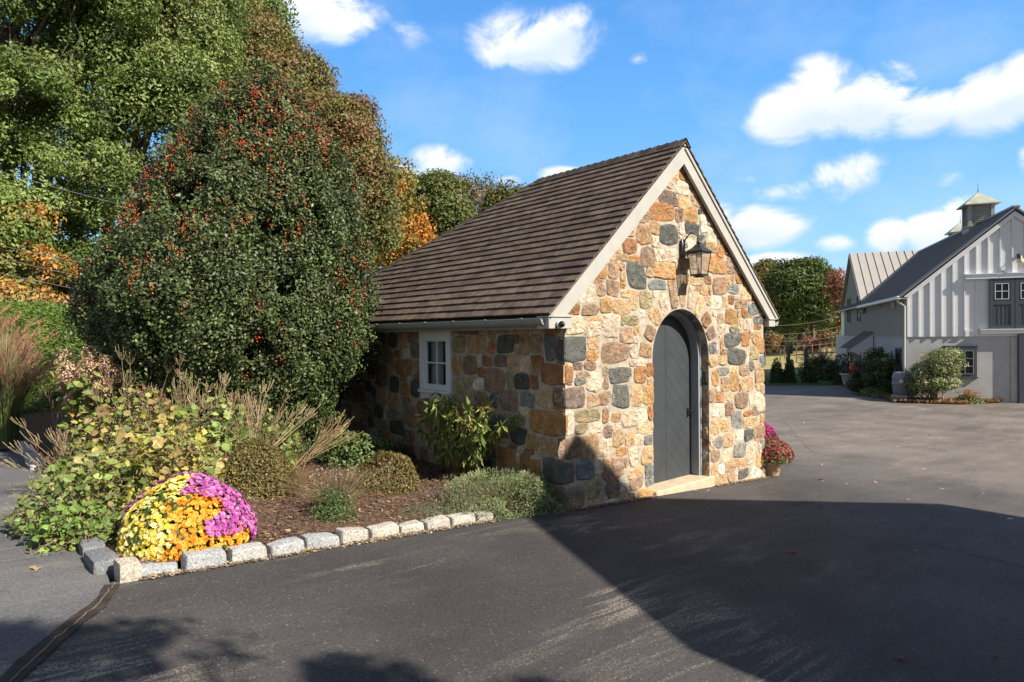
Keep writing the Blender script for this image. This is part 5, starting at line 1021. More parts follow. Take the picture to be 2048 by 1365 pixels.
top = np.clip((P[:, 2] - 3.6) / 2.4, 0, 1)[:, None]; cols = pal([(.046, .066, .019), (.068, .09, .026), (.030, .045, .013), (.12, .145, .055)], n, None, .3) * (1 - top * .0) + top * np.array([.055, .018, .006]) * (rg.uniform(size=(n, 1)) < .6)
leaves(mb, P, N_, .044 * rg.uniform(.6, 1.35, n), cols, OV, jitter=.75, fold=.35)
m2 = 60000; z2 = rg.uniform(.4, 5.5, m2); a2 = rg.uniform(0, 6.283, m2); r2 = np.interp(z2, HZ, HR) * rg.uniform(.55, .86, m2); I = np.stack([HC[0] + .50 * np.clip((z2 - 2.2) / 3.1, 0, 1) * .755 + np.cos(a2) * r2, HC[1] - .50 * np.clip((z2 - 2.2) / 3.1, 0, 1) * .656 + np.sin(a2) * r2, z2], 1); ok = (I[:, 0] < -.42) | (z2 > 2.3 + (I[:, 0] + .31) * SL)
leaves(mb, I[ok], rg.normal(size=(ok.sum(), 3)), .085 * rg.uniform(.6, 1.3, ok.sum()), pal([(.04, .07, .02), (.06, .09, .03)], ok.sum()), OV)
kk = rg.choice(n, 420); tuft = P[kk] + N_[kk] * rg.uniform(.0, .22, (420, 1)); m_ = 42; ii = np.repeat(np.arange(420), m_); oo = sph(len(ii)); TP = tuft[ii] + oo * rg.uniform(.03, .15, (len(ii), 1)) + N_[kk][ii] * .04; ok = (TP[:, 0] < -.05) | (TP[:, 2] > 2.25 + (TP[:, 0] + .31) * SL)
leaves(mb, TP[ok], unit(oo[ok] + N_[kk][ii][ok] * .6), .046 * rg.uniform(.6, 1.3, ok.sum()), pal([(.06, .10, .025), (.09, .135, .035), (.13, .17, .06)], ok.sum(), None, .3), OV, jitter=.6); mb.build('crown', M_holly, holly)
mb = MB(); core = []
for k in range(16): # dark twiggy interior
    for q in range(14):
        zz = .4 + k * .32; a = rg.uniform(0, 6.28); r1 = holly_r(zz) * .93; limb(mb, (HC[0] + .05 * math.cos(a), HC[1] + .05 * math.sin(a), max(.3, zz - .7 * rg.uniform(.2, 1))), (HC[0] + r1 * math.cos(a) if HC[0] + r1 * math.cos(a) < -.1 else -.12, HC[1] + r1 * math.sin(a), zz), .018, .004, 6, .3, 4)
limb(mb, (HC[0], HC[1], -.1), (HC[0] + .25, HC[1] - .22, 5.4), .13, .02, 9, .04, 9); mb.build('trunk', M_bark, holly, smooth=True)
mb = MB(); idx = rg.choice(n, 15000); w_ = np.clip((P[idx][:, 2] - .8) / 3.9, .10, 1) ** 1.5; idx = idx[(fbm(P[idx], 3.0, 3, 8) > .0) & (rg.uniform(size=15000) < w_ * .40)]; OC = np.array([(1, 0, 0), (-1, 0, 0), (0, 1, 0), (0, -1, 0), (0, 0, 1), (0, 0, -1)], float); OF = np.array([(0, 2, 4), (2, 1, 4), (1, 3, 4), (3, 0, 4), (2, 0, 5), (1, 2, 5), (3, 1, 5), (0, 3, 5)])
for i in idx:
    m_ = rg.integers(3, 9); g = P[i] + N_[i] * .05 + rg.normal(size=(m_, 3)) * [.020, .020, .05]
    for q in g: mb.add(q + OC * .0105, OF, np.array([(.62, .06, .025), (.55, .035, .015), (.62, .15, .03)][rg.integers(3)]))
mb.build('berries', pbr('berry', rough=.3, spec=.5, attr=True), holly, smooth=True)
# --- background trees --------------------------------------------
def LB(u, v, d, ru, rv, rd=None): s = d / FPX; return (at(u, v, d), np.array([ru * s, (rd or ru) * s, rv * s]))
def gb(u, d): p = at(u, 690, d); return (p[0], p[1], float(T(p[0], p[1])) - .1)
OAK = [(.15, .205, .05), (.20, .255, .075), (.11, .16, .04), (.24, .28, .10)]
OLV = [(.17, .17, .055), (.21, .19, .06), (.14, .155, .045), (.22, .15, .06), (.25, .15, .06)]
ORG = [(.50, .22, .035), (.42, .17, .03), (.36, .24, .05), (.24, .20, .05)]
tree('maple_tree', 'towering green tree filling the upper left corner with sky gaps below its limbs', gb(-30, 21), [LB(20, 60, 21, 150, 120), LB(190, 20, 21, 140, 130), LB(60, 230, 20, 130, 90), LB(-60, 320, 20, 110, 110), LB(170, 330, 20.5, 80, 45), LB(40, 430, 20, 120, 50), LB(-60, -120, 21, 260, 130)], 270, .80, 480, .125, OAK, tr=.30, limbs=26, gap=.04, group='tall trees on the bank behind the shed')
tree('maple_tree', 'second tall green tree just left of the holly crown', gb(160, 23), [LB(330, 90, 23, 130, 140), LB(400, 190, 22, 80, 90), LB(300, 240, 22, 90, 90), LB(230, 150, 22, 90, 120), LB(380, 20, 23, 110, 80), LB(215, 440, 22, 70, 60), LB(150, 520, 22, 60, 40)], 250, .80, 480, .125, OAK, tr=.28, limbs=26, gap=.03, group='tall trees on the bank behind the shed')
tree('oak_tree', 'dark green tree with an orange-tinted top rising behind the others', gb(420, 29), [LB(500, 45, 29, 70, 70), LB(420, 20, 29, 90, 70), LB(545, 95, 29, 40, 45), LB(480, 130, 29, 80, 80), LB(380, -40, 29, 120, 60)], 180, .95, 420, .155, OAK + [(.40, .19, .04)], [4, 4, 4, 3, .6], tr=.28, limbs=16, group='tall trees on the bank behind the shed')
tree('oak_tree', 'olive and russet tree sloping down behind the holly', gb(560, 26), [LB(500, 110, 26, 60, 60), LB(570, 190, 26, 80, 85), LB(640, 280, 26, 75, 85), LB(600, 400, 26, 110, 130), LB(480, 300, 26, 110, 150)], 270, .9, 480, .14, OLV, tr=.3, limbs=16, group='tall trees on the bank behind the shed')
tree('oak_tree', 'reddish brown crowned tree at the right shoulder of the big tree mass', gb(690, 24.5), [LB(690, 270, 24.5, 62, 68), LB(710, 360, 24.5, 66, 80), LB(725, 460, 24.5, 60, 110), LB(640, 470, 24.5, 90, 110)], 210, .78, 430, .135, [(.24, .135, .06), (.22, .155, .06), (.17, .155, .05), (.14, .15, .045)], tr=.25, limbs=14, group='tall trees on the bank behind the shed')
tree('orange_tree', 'small golden orange tree between the dark mass and the round green tree', gb(790, 30), [LB(785, 400, 30, 36, 62), LB(800, 500, 30, 46, 70)], 70, .85, 260, .17, ORG + [(.20, .18, .04)], tr=.15, limbs=8)
tree('round_green_tree', 'rounded green tree beyond the shed roof', gb(870, 38), [LB(865, 420, 38, 60, 68), LB(835, 470, 38, 50, 70), LB(900, 470, 38, 50, 60), LB(880, 540, 38, 80, 70)], 150, 1.1, 280, .22, [(.085, .115, .03), (.12, .145, .04), (.15, .13, .04)], tr=.25, limbs=12)
tree('thin_tree', 'sparse half-bare tree with sky showing through, above the roof hip', gb(960, 44), [LB(950, 415, 44, 58, 58), LB(925, 385, 44, 34, 28), LB(985, 395, 44, 28, 28), LB(945, 480, 44, 60, 50)], 120, .9, 70, .2, [(.16, .15, .06), (.22, .15, .06), (.12, .13, .05)], tr=.2, limbs=34, gap=.15, thin=1.3, twigs=3)
tree('dark_tree', 'dark rounded treetop just showing above the roof hip', gb(1030, 40), [LB(1015, 408, 40, 38, 30), LB(1000, 440, 40, 40, 50), LB(1045, 420, 40, 25, 30)], 60, .9, 260, .2, [(.09, .11, .03), (.14, .15, .04), (.2, .15, .04)], tr=.2, limbs=6)
tree('maple_tree', 'hazy green tree filling the gaps between the two towering ones', gb(80, 27), [LB(100, 300, 27, 130, 130), LB(-20, 200, 27, 110, 110), LB(230, 380, 27, 100, 110), LB(120, 150, 27, 110, 80)], 190, 1.0, 190, .15, OAK, tr=.25, limbs=16, gap=.05, group='tall trees on the bank behind the shed')
# understory at left: orange sprays, low green and dim woodland
tree('young_maple', 'orange-leaved sapling in front of the left trunks', gb(95, 17.5), [LB(90, 535, 17.5, 45, 30), LB(50, 585, 17.5, 40, 26), LB(120, 560, 17.5, 20, 14)], 24, .34, 70, .12, [(.46, .21, .05), (.40, .17, .04), (.38, .24, .06), (.20, .20, .05)], tr=.05, limbs=8)
tree('young_maple', 'low golden sapling glowing above the green bank', gb(60, 16.8), [LB(60, 608, 16.8, 60, 18), LB(25, 595, 16.8, 30, 16)], 20, .3, 60, .11, [(.46, .26, .08), (.42, .22, .06), (.30, .26, .09)], tr=.03, limbs=5)
tree('understory_tree', 'light green low branches at the far left edge', gb(-20, 18.5), [LB(10, 460, 18.5, 70, 55), LB(-30, 540, 18.5, 70, 50), LB(40, 520, 18.5, 40, 24)], 80, .5, 170, .13, [(.18, .24, .06), (.14, .20, .05), (.26, .24, .07), (.45, .24, .06)], tr=.1, limbs=9)
tree('understory_tree', 'dim brown and green understory tree beside the left trunk', gb(230, 25), [LB(200, 560, 25, 120, 50), LB(80, 560, 27, 120, 60), LB(-40, 570, 27, 120, 60)], 120, .9, 230, .2, [(.09, .10, .03), (.14, .11, .04), (.20, .11, .04)], tr=.14, limbs=16)
for (u, d, r, lb) in [(70, 24, .20, 'dark slender trunk left of the orange leaves'), (150, 22.5, .24, 'pale mottled trunk standing on the crest of the bank')]:
    b = np.array(gb(u, d)); t = thing('bare_trunk', lb, 'tree', b, 'trunks showing under the canopy'); mb = MB(); P = limb(mb, b, b + [.3, .2, 9], r, r * .6, 9, .03, 9)
    for _ in range(7): k = rg.integers(3, 9); limb(mb, P[min(k, 8)], P[min(k, 8)] + [rg.normal() * 1.6, rg.normal() * 1.6, rg.uniform(.6, 2.2)], r * .35, .02, 6, .2, 5)
    mb.build('trunk', M_bark, t, smooth=True)
# far wood between the shed and the barn
FG = 'trees at the far edge of the field'
tree('field_tree', 'large dark green rounded tree across the field', gb(1600, 78), [LB(1600, 590, 78, 62, 60), LB(1575, 560, 78, 38, 28), LB(1612, 545, 78, 30, 18), LB(1645, 585, 78, 32, 40), LB(1600, 640, 78, 60, 40), LB(1655, 555, 78, 14, 12)], 230, 1.35, 170, .36, [(.075, .115, .028), (.10, .14, .035), (.055, .09, .02), (.14, .17, .05)], tr=.4, limbs=14, group=FG, gap=.03)
tree('field_tree', 'olive and gold tree left of the large green one, next to the shed', gb(1530, 84), [LB(1525, 580, 84, 38, 48), LB(1545, 640, 84, 34, 60), LB(1500, 610, 84, 40, 60), LB(1535, 550, 84, 20, 20)], 150, 1.3, 150, .36, [(.16, .14, .04), (.20, .15, .04), (.12, .13, .035), (.38, .19, .04)], tr=.35, limbs=10, group=FG)
tree('field_tree', 'orange-brown tree right of the large green one', gb(1665, 80), [LB(1668, 640, 80, 26, 36), LB(1690, 640, 80, 30, 40), LB(1660, 610, 80, 12, 14)], 90, 1.1, 140, .34, [(.34, .17, .05), (.42, .20, .04), (.22, .16, .05), (.14, .14, .04)], tr=.3, limbs=8, group=FG)
tree('field_tree', 'nearly bare tree with red-brown leaves beside the barn gable', gb(1690, 72), [LB(1675, 575, 72, 22, 34), LB(1690, 610, 72, 22, 34), LB(1668, 560, 72, 12, 12)], 60, .9, 34, .3, [(.24, .08, .05), (.28, .12, .07)], tr=.22, limbs=40, group=FG, gap=.2, thin=1.6, twigs=4)
for (u, v, d, ru, rv, cols, lb) in [(1690, 680, 66, 22, 22, [(.26, .24, .09), (.20, .20, .07)], 'tan-olive thicket beside the barn'), (1655, 688, 68, 16, 16, [(.34, .14, .06), (.26, .14, .07)], 'rust coloured thicket below the orange tree'), (1545, 690, 74, 18, 18, [(.30, .15, .05), (.22, .16, .06), (.12, .12, .04)], 'brown thicket right of the shed wall'), (1580, 692, 74, 14, 10, [(.14, .14, .05), (.1, .12, .04)], 'low green thicket under the large green tree'), (1620, 696, 70, 12, 14, [(.28, .12, .08)], 'slim reddish sapling before the thickets')]:
    tree('thicket', lb, gb(u, d), [LB(u, v, d, ru, rv)], 26, .7, 90, .25, cols, tr=.05, limbs=5, group='thickets at the edge of the wood', cat='shrub')
for u, d in ((1515, 88), (1548, 86), (1572, 90), (1600, 84), (1626, 86)):
    b = np.array(gb(u, d)); t = thing('bare_trunk', {1515: 'dark far trunk right beside the shed corner', 1548: 'far dark trunk behind the brown thicket', 1572: 'dark far trunk left of the big green tree stem', 1600: 'thick far trunk under the big green tree', 1626: 'far trunk right of the big green tree stem'}[u], 'tree', b, 'trunks showing under the canopy'); mb = MB(); limb(mb, b, b + [.2, .2, 8], .35, .2, 6, .04, 6); mb.build('trunk', M_bark, t)
n_ = MB(); k = 16000; u_ = rg.uniform(1440, 1760, k); d_ = rg.uniform(86, 104, k); v_ = rg.uniform(640, 706, k); P = CAM + (CF + CR * ((u_ - 1024) / FPX)[:, None] + CU * ((682.5 - v_) / FPX)[:, None]) * d_[:, None]
leaves(n_, P, rg.normal(size=(k, 3)), .5 * rg.uniform(.5, 1.3, k), pal([(.10, .10, .03), (.20, .13, .05), (.14, .13, .04), (.07, .09, .025)], k), RH)
tag(n_.build('far_undergrowth', M_leaf), 'dim brown woodland undergrowth behind the far trees', 'undergrowth', kind='stuff')
k = 26000; n_ = MB(); u_ = rg.uniform(-200, 1150, k); d_ = rg.uniform(34, 48, k); v_ = rg.uniform(470, 690, k); P = CAM + (CF + CR * ((u_ - 1024) / FPX)[:, None] + CU * ((682.5 - v_) / FPX)[:, None]) * d_[:, None]; ok = (u_ > 380) | (v_ > 585 + 20 * np.sin(u_ / 23)); P = P[ok]; k = len(P)
leaves(n_, P, rg.normal(size=(k, 3)), .42 * rg.uniform(.5, 1.3, k), pal([(.10, .11, .03), (.18, .13, .05), (.13, .13, .04), (.30, .16, .05)], k), RH)
tag(n_.build('wood_undergrowth', M_leaf), 'shaded undergrowth of the wood behind the tall trees', 'undergrowth', kind='stuff')
# ================================================================== barn
BO = np.array([25.15, 4.75, -1.1]); BT = math.radians(-61.2); BU = np.array([math.cos(BT), math.sin(BT), 0]); BV = np.array([-math.sin(BT), math.cos(BT), 0])
barn = thing('barn', 'pale grey board and batten barn over a stucco ground floor with metal roof', 'barn', BO, None, BT)
bl = lambda u, v, z: BO + BU * u + BV * v + np.array([0, 0, z])
M_stucco = pbr('grey_stucco', (.43, .425, .41), rough=.95, spec=.1, noise=.10, nscale=2.2, bump=.5, bscale=22, dirt=.05)
M_siding = pbr('pale_grey_siding', (.66, .665, .66), rough=.6, spec=.25, noise=.05, nscale=2)
M_side2 = pbr('greige_siding', (.33, .322, .30), rough=.65, spec=.2, noise=.06, nscale=2)
M_slate = pbr('slate_blue_paint', (.060, .070, .085), rough=.45, noise=.08, nscale=3)
M_metal = pbr('standing_seam_metal', (.20, .20, .20), rough=.42, spec=.6, noise=.05, nscale=1.2)
M_metal2 = pbr('pale_standing_seam', (.37, .34, .30), rough=.55, spec=.5, noise=.05, nscale=1.2)
M_cop = pbr('weathered_copper', (.36, .36, .28), rough=.65, noise=.35, nscale=2.5)
def BB(name, mat, parent=barn, local=True): return lambda mb, **k: mb.build(name, mat, parent, local=True, **k)
W2, AZ, EZb, LB_, FL_ = 3.72, 7.70, 4.52, 24., 2.72
mb = MB(); H = [(0, -.6), (7.44, -.6), (7.44, FL_), (0, FL_)]
mb.prism(H, (0, 0, 0), (1, 0, 0), (0, 0, 1), (0, 1, 0), 0, LB_); mb.build('ground_floor_wall', M_stucco, barn, local=True)
mb = MB(); mb.prism([(.03, FL_ + .001), (7.41, FL_ + .001), (7.41, EZb - .02), (W2, AZ - .16), (.03, EZb - .02)], (0, 0, 0), (1, 0, 0), (0, 0, 1), (0, 1, 0), -.03, LB_ - 3)
up_ = mb.build('upper_wall', M_siding, barn, local=True)
mb = MB(); sl = (AZ - EZb) / W2
for k in range(19):
    u = .04 + k * .402
    if 2.93 < u < 4.45: zt = 2.95
    ztop = EZb + (W2 - abs(u - W2)) * sl - .15
    if 2.2 < u < 5.3:
        mb.box(u - .025, -.075, 5.24, u + .025, -.031, ztop)
        if u < 2.85 or u > 4.6: mb.box(u - .025, -.075, 2.99 if u > 2.5 else FL_ + .01, u + .025, -.031, 5.0)
    else: mb.box(u - .025, -.075, FL_ + .01, u + .025, -.031, ztop)
mb.build('batten', M_siding, up_, local=True).name = 'battens'
mb = MB()
for s0 in (0, 1):
    f = (lambda u: u) if s0 == 0 else (lambda u: 2 * W2 - u)
    p = [(f(-.12), EZb - .13), (f(W2), AZ - .03), (f(W2), AZ - .24), (f(.10), EZb - .14)]
    mb.prism(p if s0 == 0 else p[::-1], (0, -.14, 0), (1, 0, 0), (0, 0, 1), (0, 1, 0), 0, .055)
mb.build('rake_board', M_white, barn, local=True)
# main roof
for s0 in (0, 1):
    f = (lambda u: u) if s0 == 0 else (lambda u: 2 * W2 - u); mb = MB(); a = (f(-.28), EZb - .10); b = (f(W2), AZ + .12)
    p = [a, b, (b[0], b[1] - .07), (a[0], a[1] - .07)]
    mb.prism(p if s0 == 0 else p[::-1], (0, -.28, 0), (1, 0, 0), (0, 0, 1), (0, 1, 0), 0, LB_ - 2)
    for y in np.arange(-.1, LB_ - 2.4, .42):
        d = np.array([b[0] - a[0], 0, b[1] - a[1]]); L = np.linalg.norm(d); d /= L; nn = np.array([-d[2], 0, d[0]]) * (1 if s0 == 0 else -1); m_ = np.array([(a[0] + b[0]) / 2, y, (a[1] + b[1]) / 2]) + nn * .022; mb.obox(m_, d, (0, 1, 0), nn, (L / 2, .008, .02))
    mb.build('roof', M_metal, barn, local=True)
mb = MB(); mb.box(W2 - .14, -.3, AZ + .06, W2 + .14, LB_ - 2, AZ + .17, b=.03); mb.build('ridge_cap', M_metal, barn, local=True)
# cross gable on the left side
cy, ch, cw = 15.05, 7.90, 4.05; sl2 = (ch - 4.85) / cw
mb = MB(); mb.prism([(cy - cw + .1, -.6), (cy - cw + .1, 4.75), (cy, ch - .12), (cy + cw - .1, 4.75), (cy + cw - .1, -.6)], (-.02, 0, 0), (0, 1, 0), (0, 0, 1), (1, 0, 0), 0, 4); mb.build('wing_wall', M_side2, barn, local=True)
for s0 in (-1, 1):
    mb = MB(); e = cy + s0 * (cw + .12); a = np.array([0, e, 4.85 - .12 * sl2]); b = np.array([0, cy, ch]); V = []
    for x in (-.22, 9.0): V += [(x, a[1], a[2]), (x, b[1], b[2]), (x, b[1], b[2] - .06), (x, a[1], a[2] - .06)]
    mb.add(V, [(0, 1, 2, 3), (7, 6, 5, 4), (0, 4, 5, 1), (3, 2, 6, 7), (0, 3, 7, 4)])
    d = (b - a); L = np.linalg.norm(d); d /= L; nn = np.array([0, -d[2], d[1]]); nn = nn if nn[2] > 0 else -nn
    for x in np.arange(-.15, 8.8, .43): mb.obox((a + b) / 2 + [x, 0, 0] + nn * .022, d, (1, 0, 0), nn, (L / 2, .008, .02))
    mb.build('wing_roof', M_metal2, barn, local=True)
# left wall cladding: narrow ribs
mb = MB()
for y in np.arange(.16, 10.9, .19): mb.box(-.035, y, FL_ + .02, .0, y + .075, EZb - .18)
for y in np.arange(11.2, 19.0, .40): mb.box(-.045, y, 2.68, -.021, y + .03, 4.85 + (cw - abs(y - cy)) * sl2 - .35 if abs(y - cy) < cw else 4.7)
mb.box(-.04, .05, FL_ - .03, .0, 10.95, FL_ + .015); mb.build('side_cladding', M_side2, barn, local=True)
# gutter and downspout
mb = MB(); mb.box(-.40, -.26, EZb - .24, -.285, 10.6, EZb - .10, b=.02); mb.box(-.28, -.2, EZb - .20, .02, 10.6, EZb - .18); g_ = mb.build('gutter', M_white, barn, local=True)
mb = MB(); mb.tube([(-.34, -.12, EZb - .22), (-.34, -.12, EZb - .34), (-.09, -.10, EZb - .52), (-.09, -.10, .1), (-.2, -.18, .02)], .05, 8); mb.build('downspout', M_side2, barn, local=True, smooth=True)
# side wall openings
def frame_win(face, a0, a1, z0, z1, mat, panes=(2, 2), fw=.06, depth=.04, name='window', mw=.022, mat_m=None):
    """face 'g' = gable (u axis), 's' = side wall (v axis)"""
    d = -1; mb = MB()
    def bx(m, p0, p1, q0, q1, o0, o1):
        if face == 'g': m.box(p0, -o1, q0, p1, -o0, q1)
        else: m.box(-o1, p0, q0, -o0, p1, q1)
    off = .032 if face == 'g' else .022
    bx(mb, a0, a0 + fw, z0, z1, off, off + depth); bx(mb, a1 - fw, a1, z0, z1, off, off + depth); bx(mb, a0 + fw, a1 - fw, z0, z0 + fw, off, off + depth - .002); bx(mb, a0 + fw, a1 - fw, z1 - fw, z1, off, off + depth - .002)
    w = mb.build(name, mat, barn, local=True); m2 = MB(); bx(m2, a0 + fw, a1 - fw, z0 + fw, z1 - fw, off - .005, off + .004); m2.build('pane', M_dpane, w, local=True)
    m3 = MB()
    for i in range(1, panes[0]): c = a0 + fw + (a1 - a0 - 2 * fw) * i / panes[0]; bx(m3, c - mw / 2, c + mw / 2, z0 + fw, z1 - fw, off + .004, off + .024)
    for i in range(1, panes[1]): c = z0 + fw + (z1 - z0 - 2 * fw) * i / panes[1]; bx(m3, a0 + fw, a1 - fw, c - mw / 2, c + mw / 2, off + .005, off + .022)
    if panes[0] + panes[1] > 2: m3.build('muntins', mat_m or mat, w, local=True)
    return w
M_dpane = pbr('dark_glass', (.012, .014, .016), rough=.08, spec=.25)
frame_win('s', 15.75, 17.3, 3.50, 5.15, M_slate, (1, 2)); frame_win('s', 11.8, 13.1, 3.50, 5.15, M_slate, (1, 2))
frame_win('s', 5.05, 6.05, 1.1, 2.2, M_slate, (1, 1)); frame_win('s', .9, 1.95, 1.1, 2.25, M_slate, (1, 1))
w_ = frame_win('s', 15.9, 17.2, .1, 1.72, M_slate, (1, 1), name='side_door'); w_ = frame_win('s', 11.9, 13.0, .1, 1.62, M_slate, (1, 1), name='side_door')
mb = MB(); mb.box(-.10, 1.85, 4.0, -.036, 2.55, 4.28, b=.01); mb.box(-.09, 5.6, 4.15, -.036, 5.95, 4.34, b=.01)
for k in range(3): mb.box(-.115, 1.9, 4.04 + k * .08, -.101, 2.5, 4.08 + k * .08)
mb.build('wall_vent', M_side2, barn, local=True)
# awning over the side doors: lean-to roof with curved cheek
mb = MB(); V = []
for y in (7.6, 10.9): V += [(-.0, y, 2.96), (-1.25, y, 2.03), (-1.25, y, 1.96), (0, y, 2.87)]
mb.add(V, [(0, 1, 2, 3), (7, 6, 5, 4), (0, 4, 5, 1), (3, 2, 6, 7), (1, 5, 6, 2)])
dA = np.array([-1.25, 0, -.93]); LA = np.linalg.norm(dA); dA /= LA; nA = np.array([-dA[2], 0, dA[0]]); nA = -nA if nA[2] < 0 else nA
for y in np.arange(7.7, 10.9, .42): mb.obox(np.array([-.625, y, 2.495]) + nA * .02, dA, (0, 1, 0), nA, (LA / 2, .008, .018))
aw = mb.build('awning', M_metal, barn, local=True)
mb = MB(); cur = [(0, 2.84), (-1.92, 1.76)] + [(-1.92 * math.cos(t) * 1.0, .75 + 1.0 * math.sin(math.pi / 2 - t * .98) * 1.0) for t in np.linspace(.0, 1.5, 9)]
cur = [(0, 2.84), (-1.18, 1.97), (-1.18, 1.90), (-.88, 1.84), (-.58, 1.62), (-.32, 1.25), (-.14, .75), (-.03, .0), (0, 0)]
for y in (7.62, 10.82): mb = MB(); mb.prism(cur, (-.03, y, 0), (1, 0, 0), (0, 0, 1), (0, 1, 0), 0, .06); mb.build('awning_cheek', M_siding, aw, local=True)
mb = MB(); mb.box(-1.28, 7.58, 1.90, -1.255, 10.92, 2.03); mb.build('awning_fascia', M_metal, aw, local=True)
# gable front: rails, sliding doors, windows
for (a, b, z0, z1) in [(2.06, 5.6, 5.02, 5.20), (2.55, 7.6, 2.83, 2.98)]:
    mb = MB(); mb.box(a, -.20, z0, b, -.033, z1, b=.012); mb.box(a - .01, -.235, z1 + .001, b, -.033, z1 + .035); mb.build('sliding_rail', M_white, barn, local=True)
for a in (2.86, 3.71):
    mb = MB(); b = a + .83; mb.box(a, -.15, 3.02, b, -.085, 4.99, b=.004)
    d_ = mb.build('loft_door', M_slate, barn, local=True); m2 = MB()
    m2.box(a, -.172, 3.02, a + .13, -.151, 4.99); m2.box(b - .13, -.172, 3.02, b, -.151, 4.99); m2.box(a + .131, -.171, 3.02, b - .131, -.151, 3.16); m2.box(a + .131, -.171, 3.98, b - .131, -.151, 4.14); m2.box(a + .131, -.171, 4.84, b - .131, -.151, 4.99)
    for k in range(1, 4): m2.box(a + .13 + .1425 * k - .008, -.160, 3.161, a + .13 + .1425 * k + .008, -.151, 3.979)
    m2.build('door_boards', M_slate, d_, local=True)
    m3 = MB(); m3.box(a + .19, -.156, 4.21, b - .19, -.151, 4.80); m3.build('pane', M_dpane, d_, local=True)
    m3 = MB(); c = (a + b) / 2
    for q in (a + .18, b - .20): m3.box(q, -.172, 4.19, q + .02, -.157, 4.82)
    for q in (4.19, 4.50, 4.80): m3.box(a + .201, -.171, q, b - .201, -.157, q + .02)
    m3.box(c - .01, -.170, 4.21, c + .01, -.158, 4.80); m3.build('muntins', M_white, d_, local=True)
    m4 = MB()
    for q in (a + .1, b - .12): m4.box(q, -.185, 4.97, q + .035, -.173, 5.06, b=.003); 
    m4.build('hanger', M_iron, d_, local=True)
mb = MB(); mb.box(3.83, -.16, .03, 6.3, -.085, 2.80, b=.004); d_ = mb.build('ground_door', M_slate, barn, local=True); m2 = MB(); m2.box(3.83, -.182, .03, 3.99, -.161, 2.80); m2.box(3.991, -.181, .03, 6.3, -.161, .2); m2.box(3.991, -.181, 1.45, 6.3, -.161, 1.6); m2.box(3.991, -.181, 2.62, 6.3, -.161, 2.80); m2.build('door_boards', M_slate, d_, local=True)
mb = MB(); mb.box(3.60, -.05, -.1, 3.80, -.001, FL_ - .02); mb.build('door_jamb', M_stucco, barn, local=True)
mb = MB(); fw = .13
mb.box(1.34, -.07, 1.08, 2.46, .0, 2.30); wf2 = mb.build('stable_window', M_slate, barn, local=True)
m2 = MB(); m2.box(1.34 + fw, -.076, 1.08 + fw, 2.46 - fw, -.071, 2.30 - fw - .03); m2.build('pane', M_dpane, wf2, local=True)
m3 = MB()
for k in range(4): q = 1.34 + fw + k * (1.12 - 2 * fw) / 3; m3.box(q - .014, -.098, 1.08 + fw, q + .014, -.077, 2.27 - fw)
for k in range(4): q = 1.08 + fw + k * (1.22 - 2 * fw - .03) / 3; m3.box(1.34 + fw, -.096, q - .012, 2.46 - fw, -.077, q + .012)
m3.build('muntins', pbr('worn_grey_paint', (.20, .21, .22), noise=.1), wf2, local=True)
m3 = MB(); m3.box(1.30, -.10, 1.03, 2.50, -.001, 1.078, b=.004); m3.box(1.30, -.085, 2.303, 2.50, -.001, 2.35, b=.004); m3.build('window_trim', M_slate, wf2, local=True)
mb = MB(); mb.box(2.05, -.13, 2.94, 2.30, -.077, 2.97); mb.build('small_ledge', M_white, barn, local=True)
# cupolas
def cupola(u, v, zb, s=1.0, label='', ridge='main'):
    t = thing('cupola', label, 'cupola', bl(u, v, zb), 'cupolas on the barn ridge', BT); w = .43 * s; mb = MB(); mb.box(-w - .07, -w - .07, -1.2, w + .07, w + .07, .40 * s); mb.box(-w - .10, -w - .10, .401 * s, w + .10, w + .10, .46 * s); mb.build('base', M_side2, t, local=True)
    mb = MB()
    for a in (-1, 1):
        for b in (-1, 1): mb.box(a * w - .07, b * w - .07, .461 * s, a * w + .07, b * w + .07, 1.35 * s)
    mb.box(-w - .09, -w - .09, 1.351 * s, w + .09, w + .09, 1.42 * s); mb.build('corner_posts', M_side2, t, local=True)
    mb = MB(); mb.box(-w + .04, -w + .04, .46 * s, w - .04, w - .04, 1.35 * s)
    for k in range(9):
        z = .5 * s + k * .093 * s
        for (x0, y0, x1, y1) in ((-w + .07, -w - .02, w - .07, -w + .039), (-w - .02, -w + .07, -w + .039, w - .07), (w - .039, -w + .07, w + .02, w - .07), (-w + .07, w - .039, w - .07, w + .02)): mb.box(x0, y0, z, x1, y1, z + .03)
    mb.build('louvres', M_side2, t, local=True)
    mb = MB(); e = w + .26; z0, z1 = 1.40 * s, 2.02 * s; V = [(-e, -e, z0), (e, -e, z0), (e, e, z0), (-e, e, z0), (0, 0, z1), (-e, -e, z0 - .03), (e, -e, z0 - .03), (e, e, z0 - .03), (-e, e, z0 - .03)]
    mb.add(V, [(0, 1, 4), (1, 2, 4), (2, 3, 4), (3, 0, 4), (8, 7, 6, 5), (5, 6, 1, 0), (6, 7, 2, 1), (7, 8, 3, 2), (8, 5, 0, 3)]); mb.build('roof', M_cop, t, local=True)
    mb = MB(); mb.tube([(0, 0, z1 - .02), (0, 0, z1 + .1), (0, 0, z1 + .45)], [.03, .012, .005], 6); mb.build('finial', M_iron, t, local=True)
cupola(W2, 4.3, AZ + .02 - .45, 1.0, 'near louvred cupola with weathered pyramid roof on the barn')
cupola(5.8, 15.05, ch - .45, 1.0, 'far cupola whose copper roof only peeks over the barn ridge')
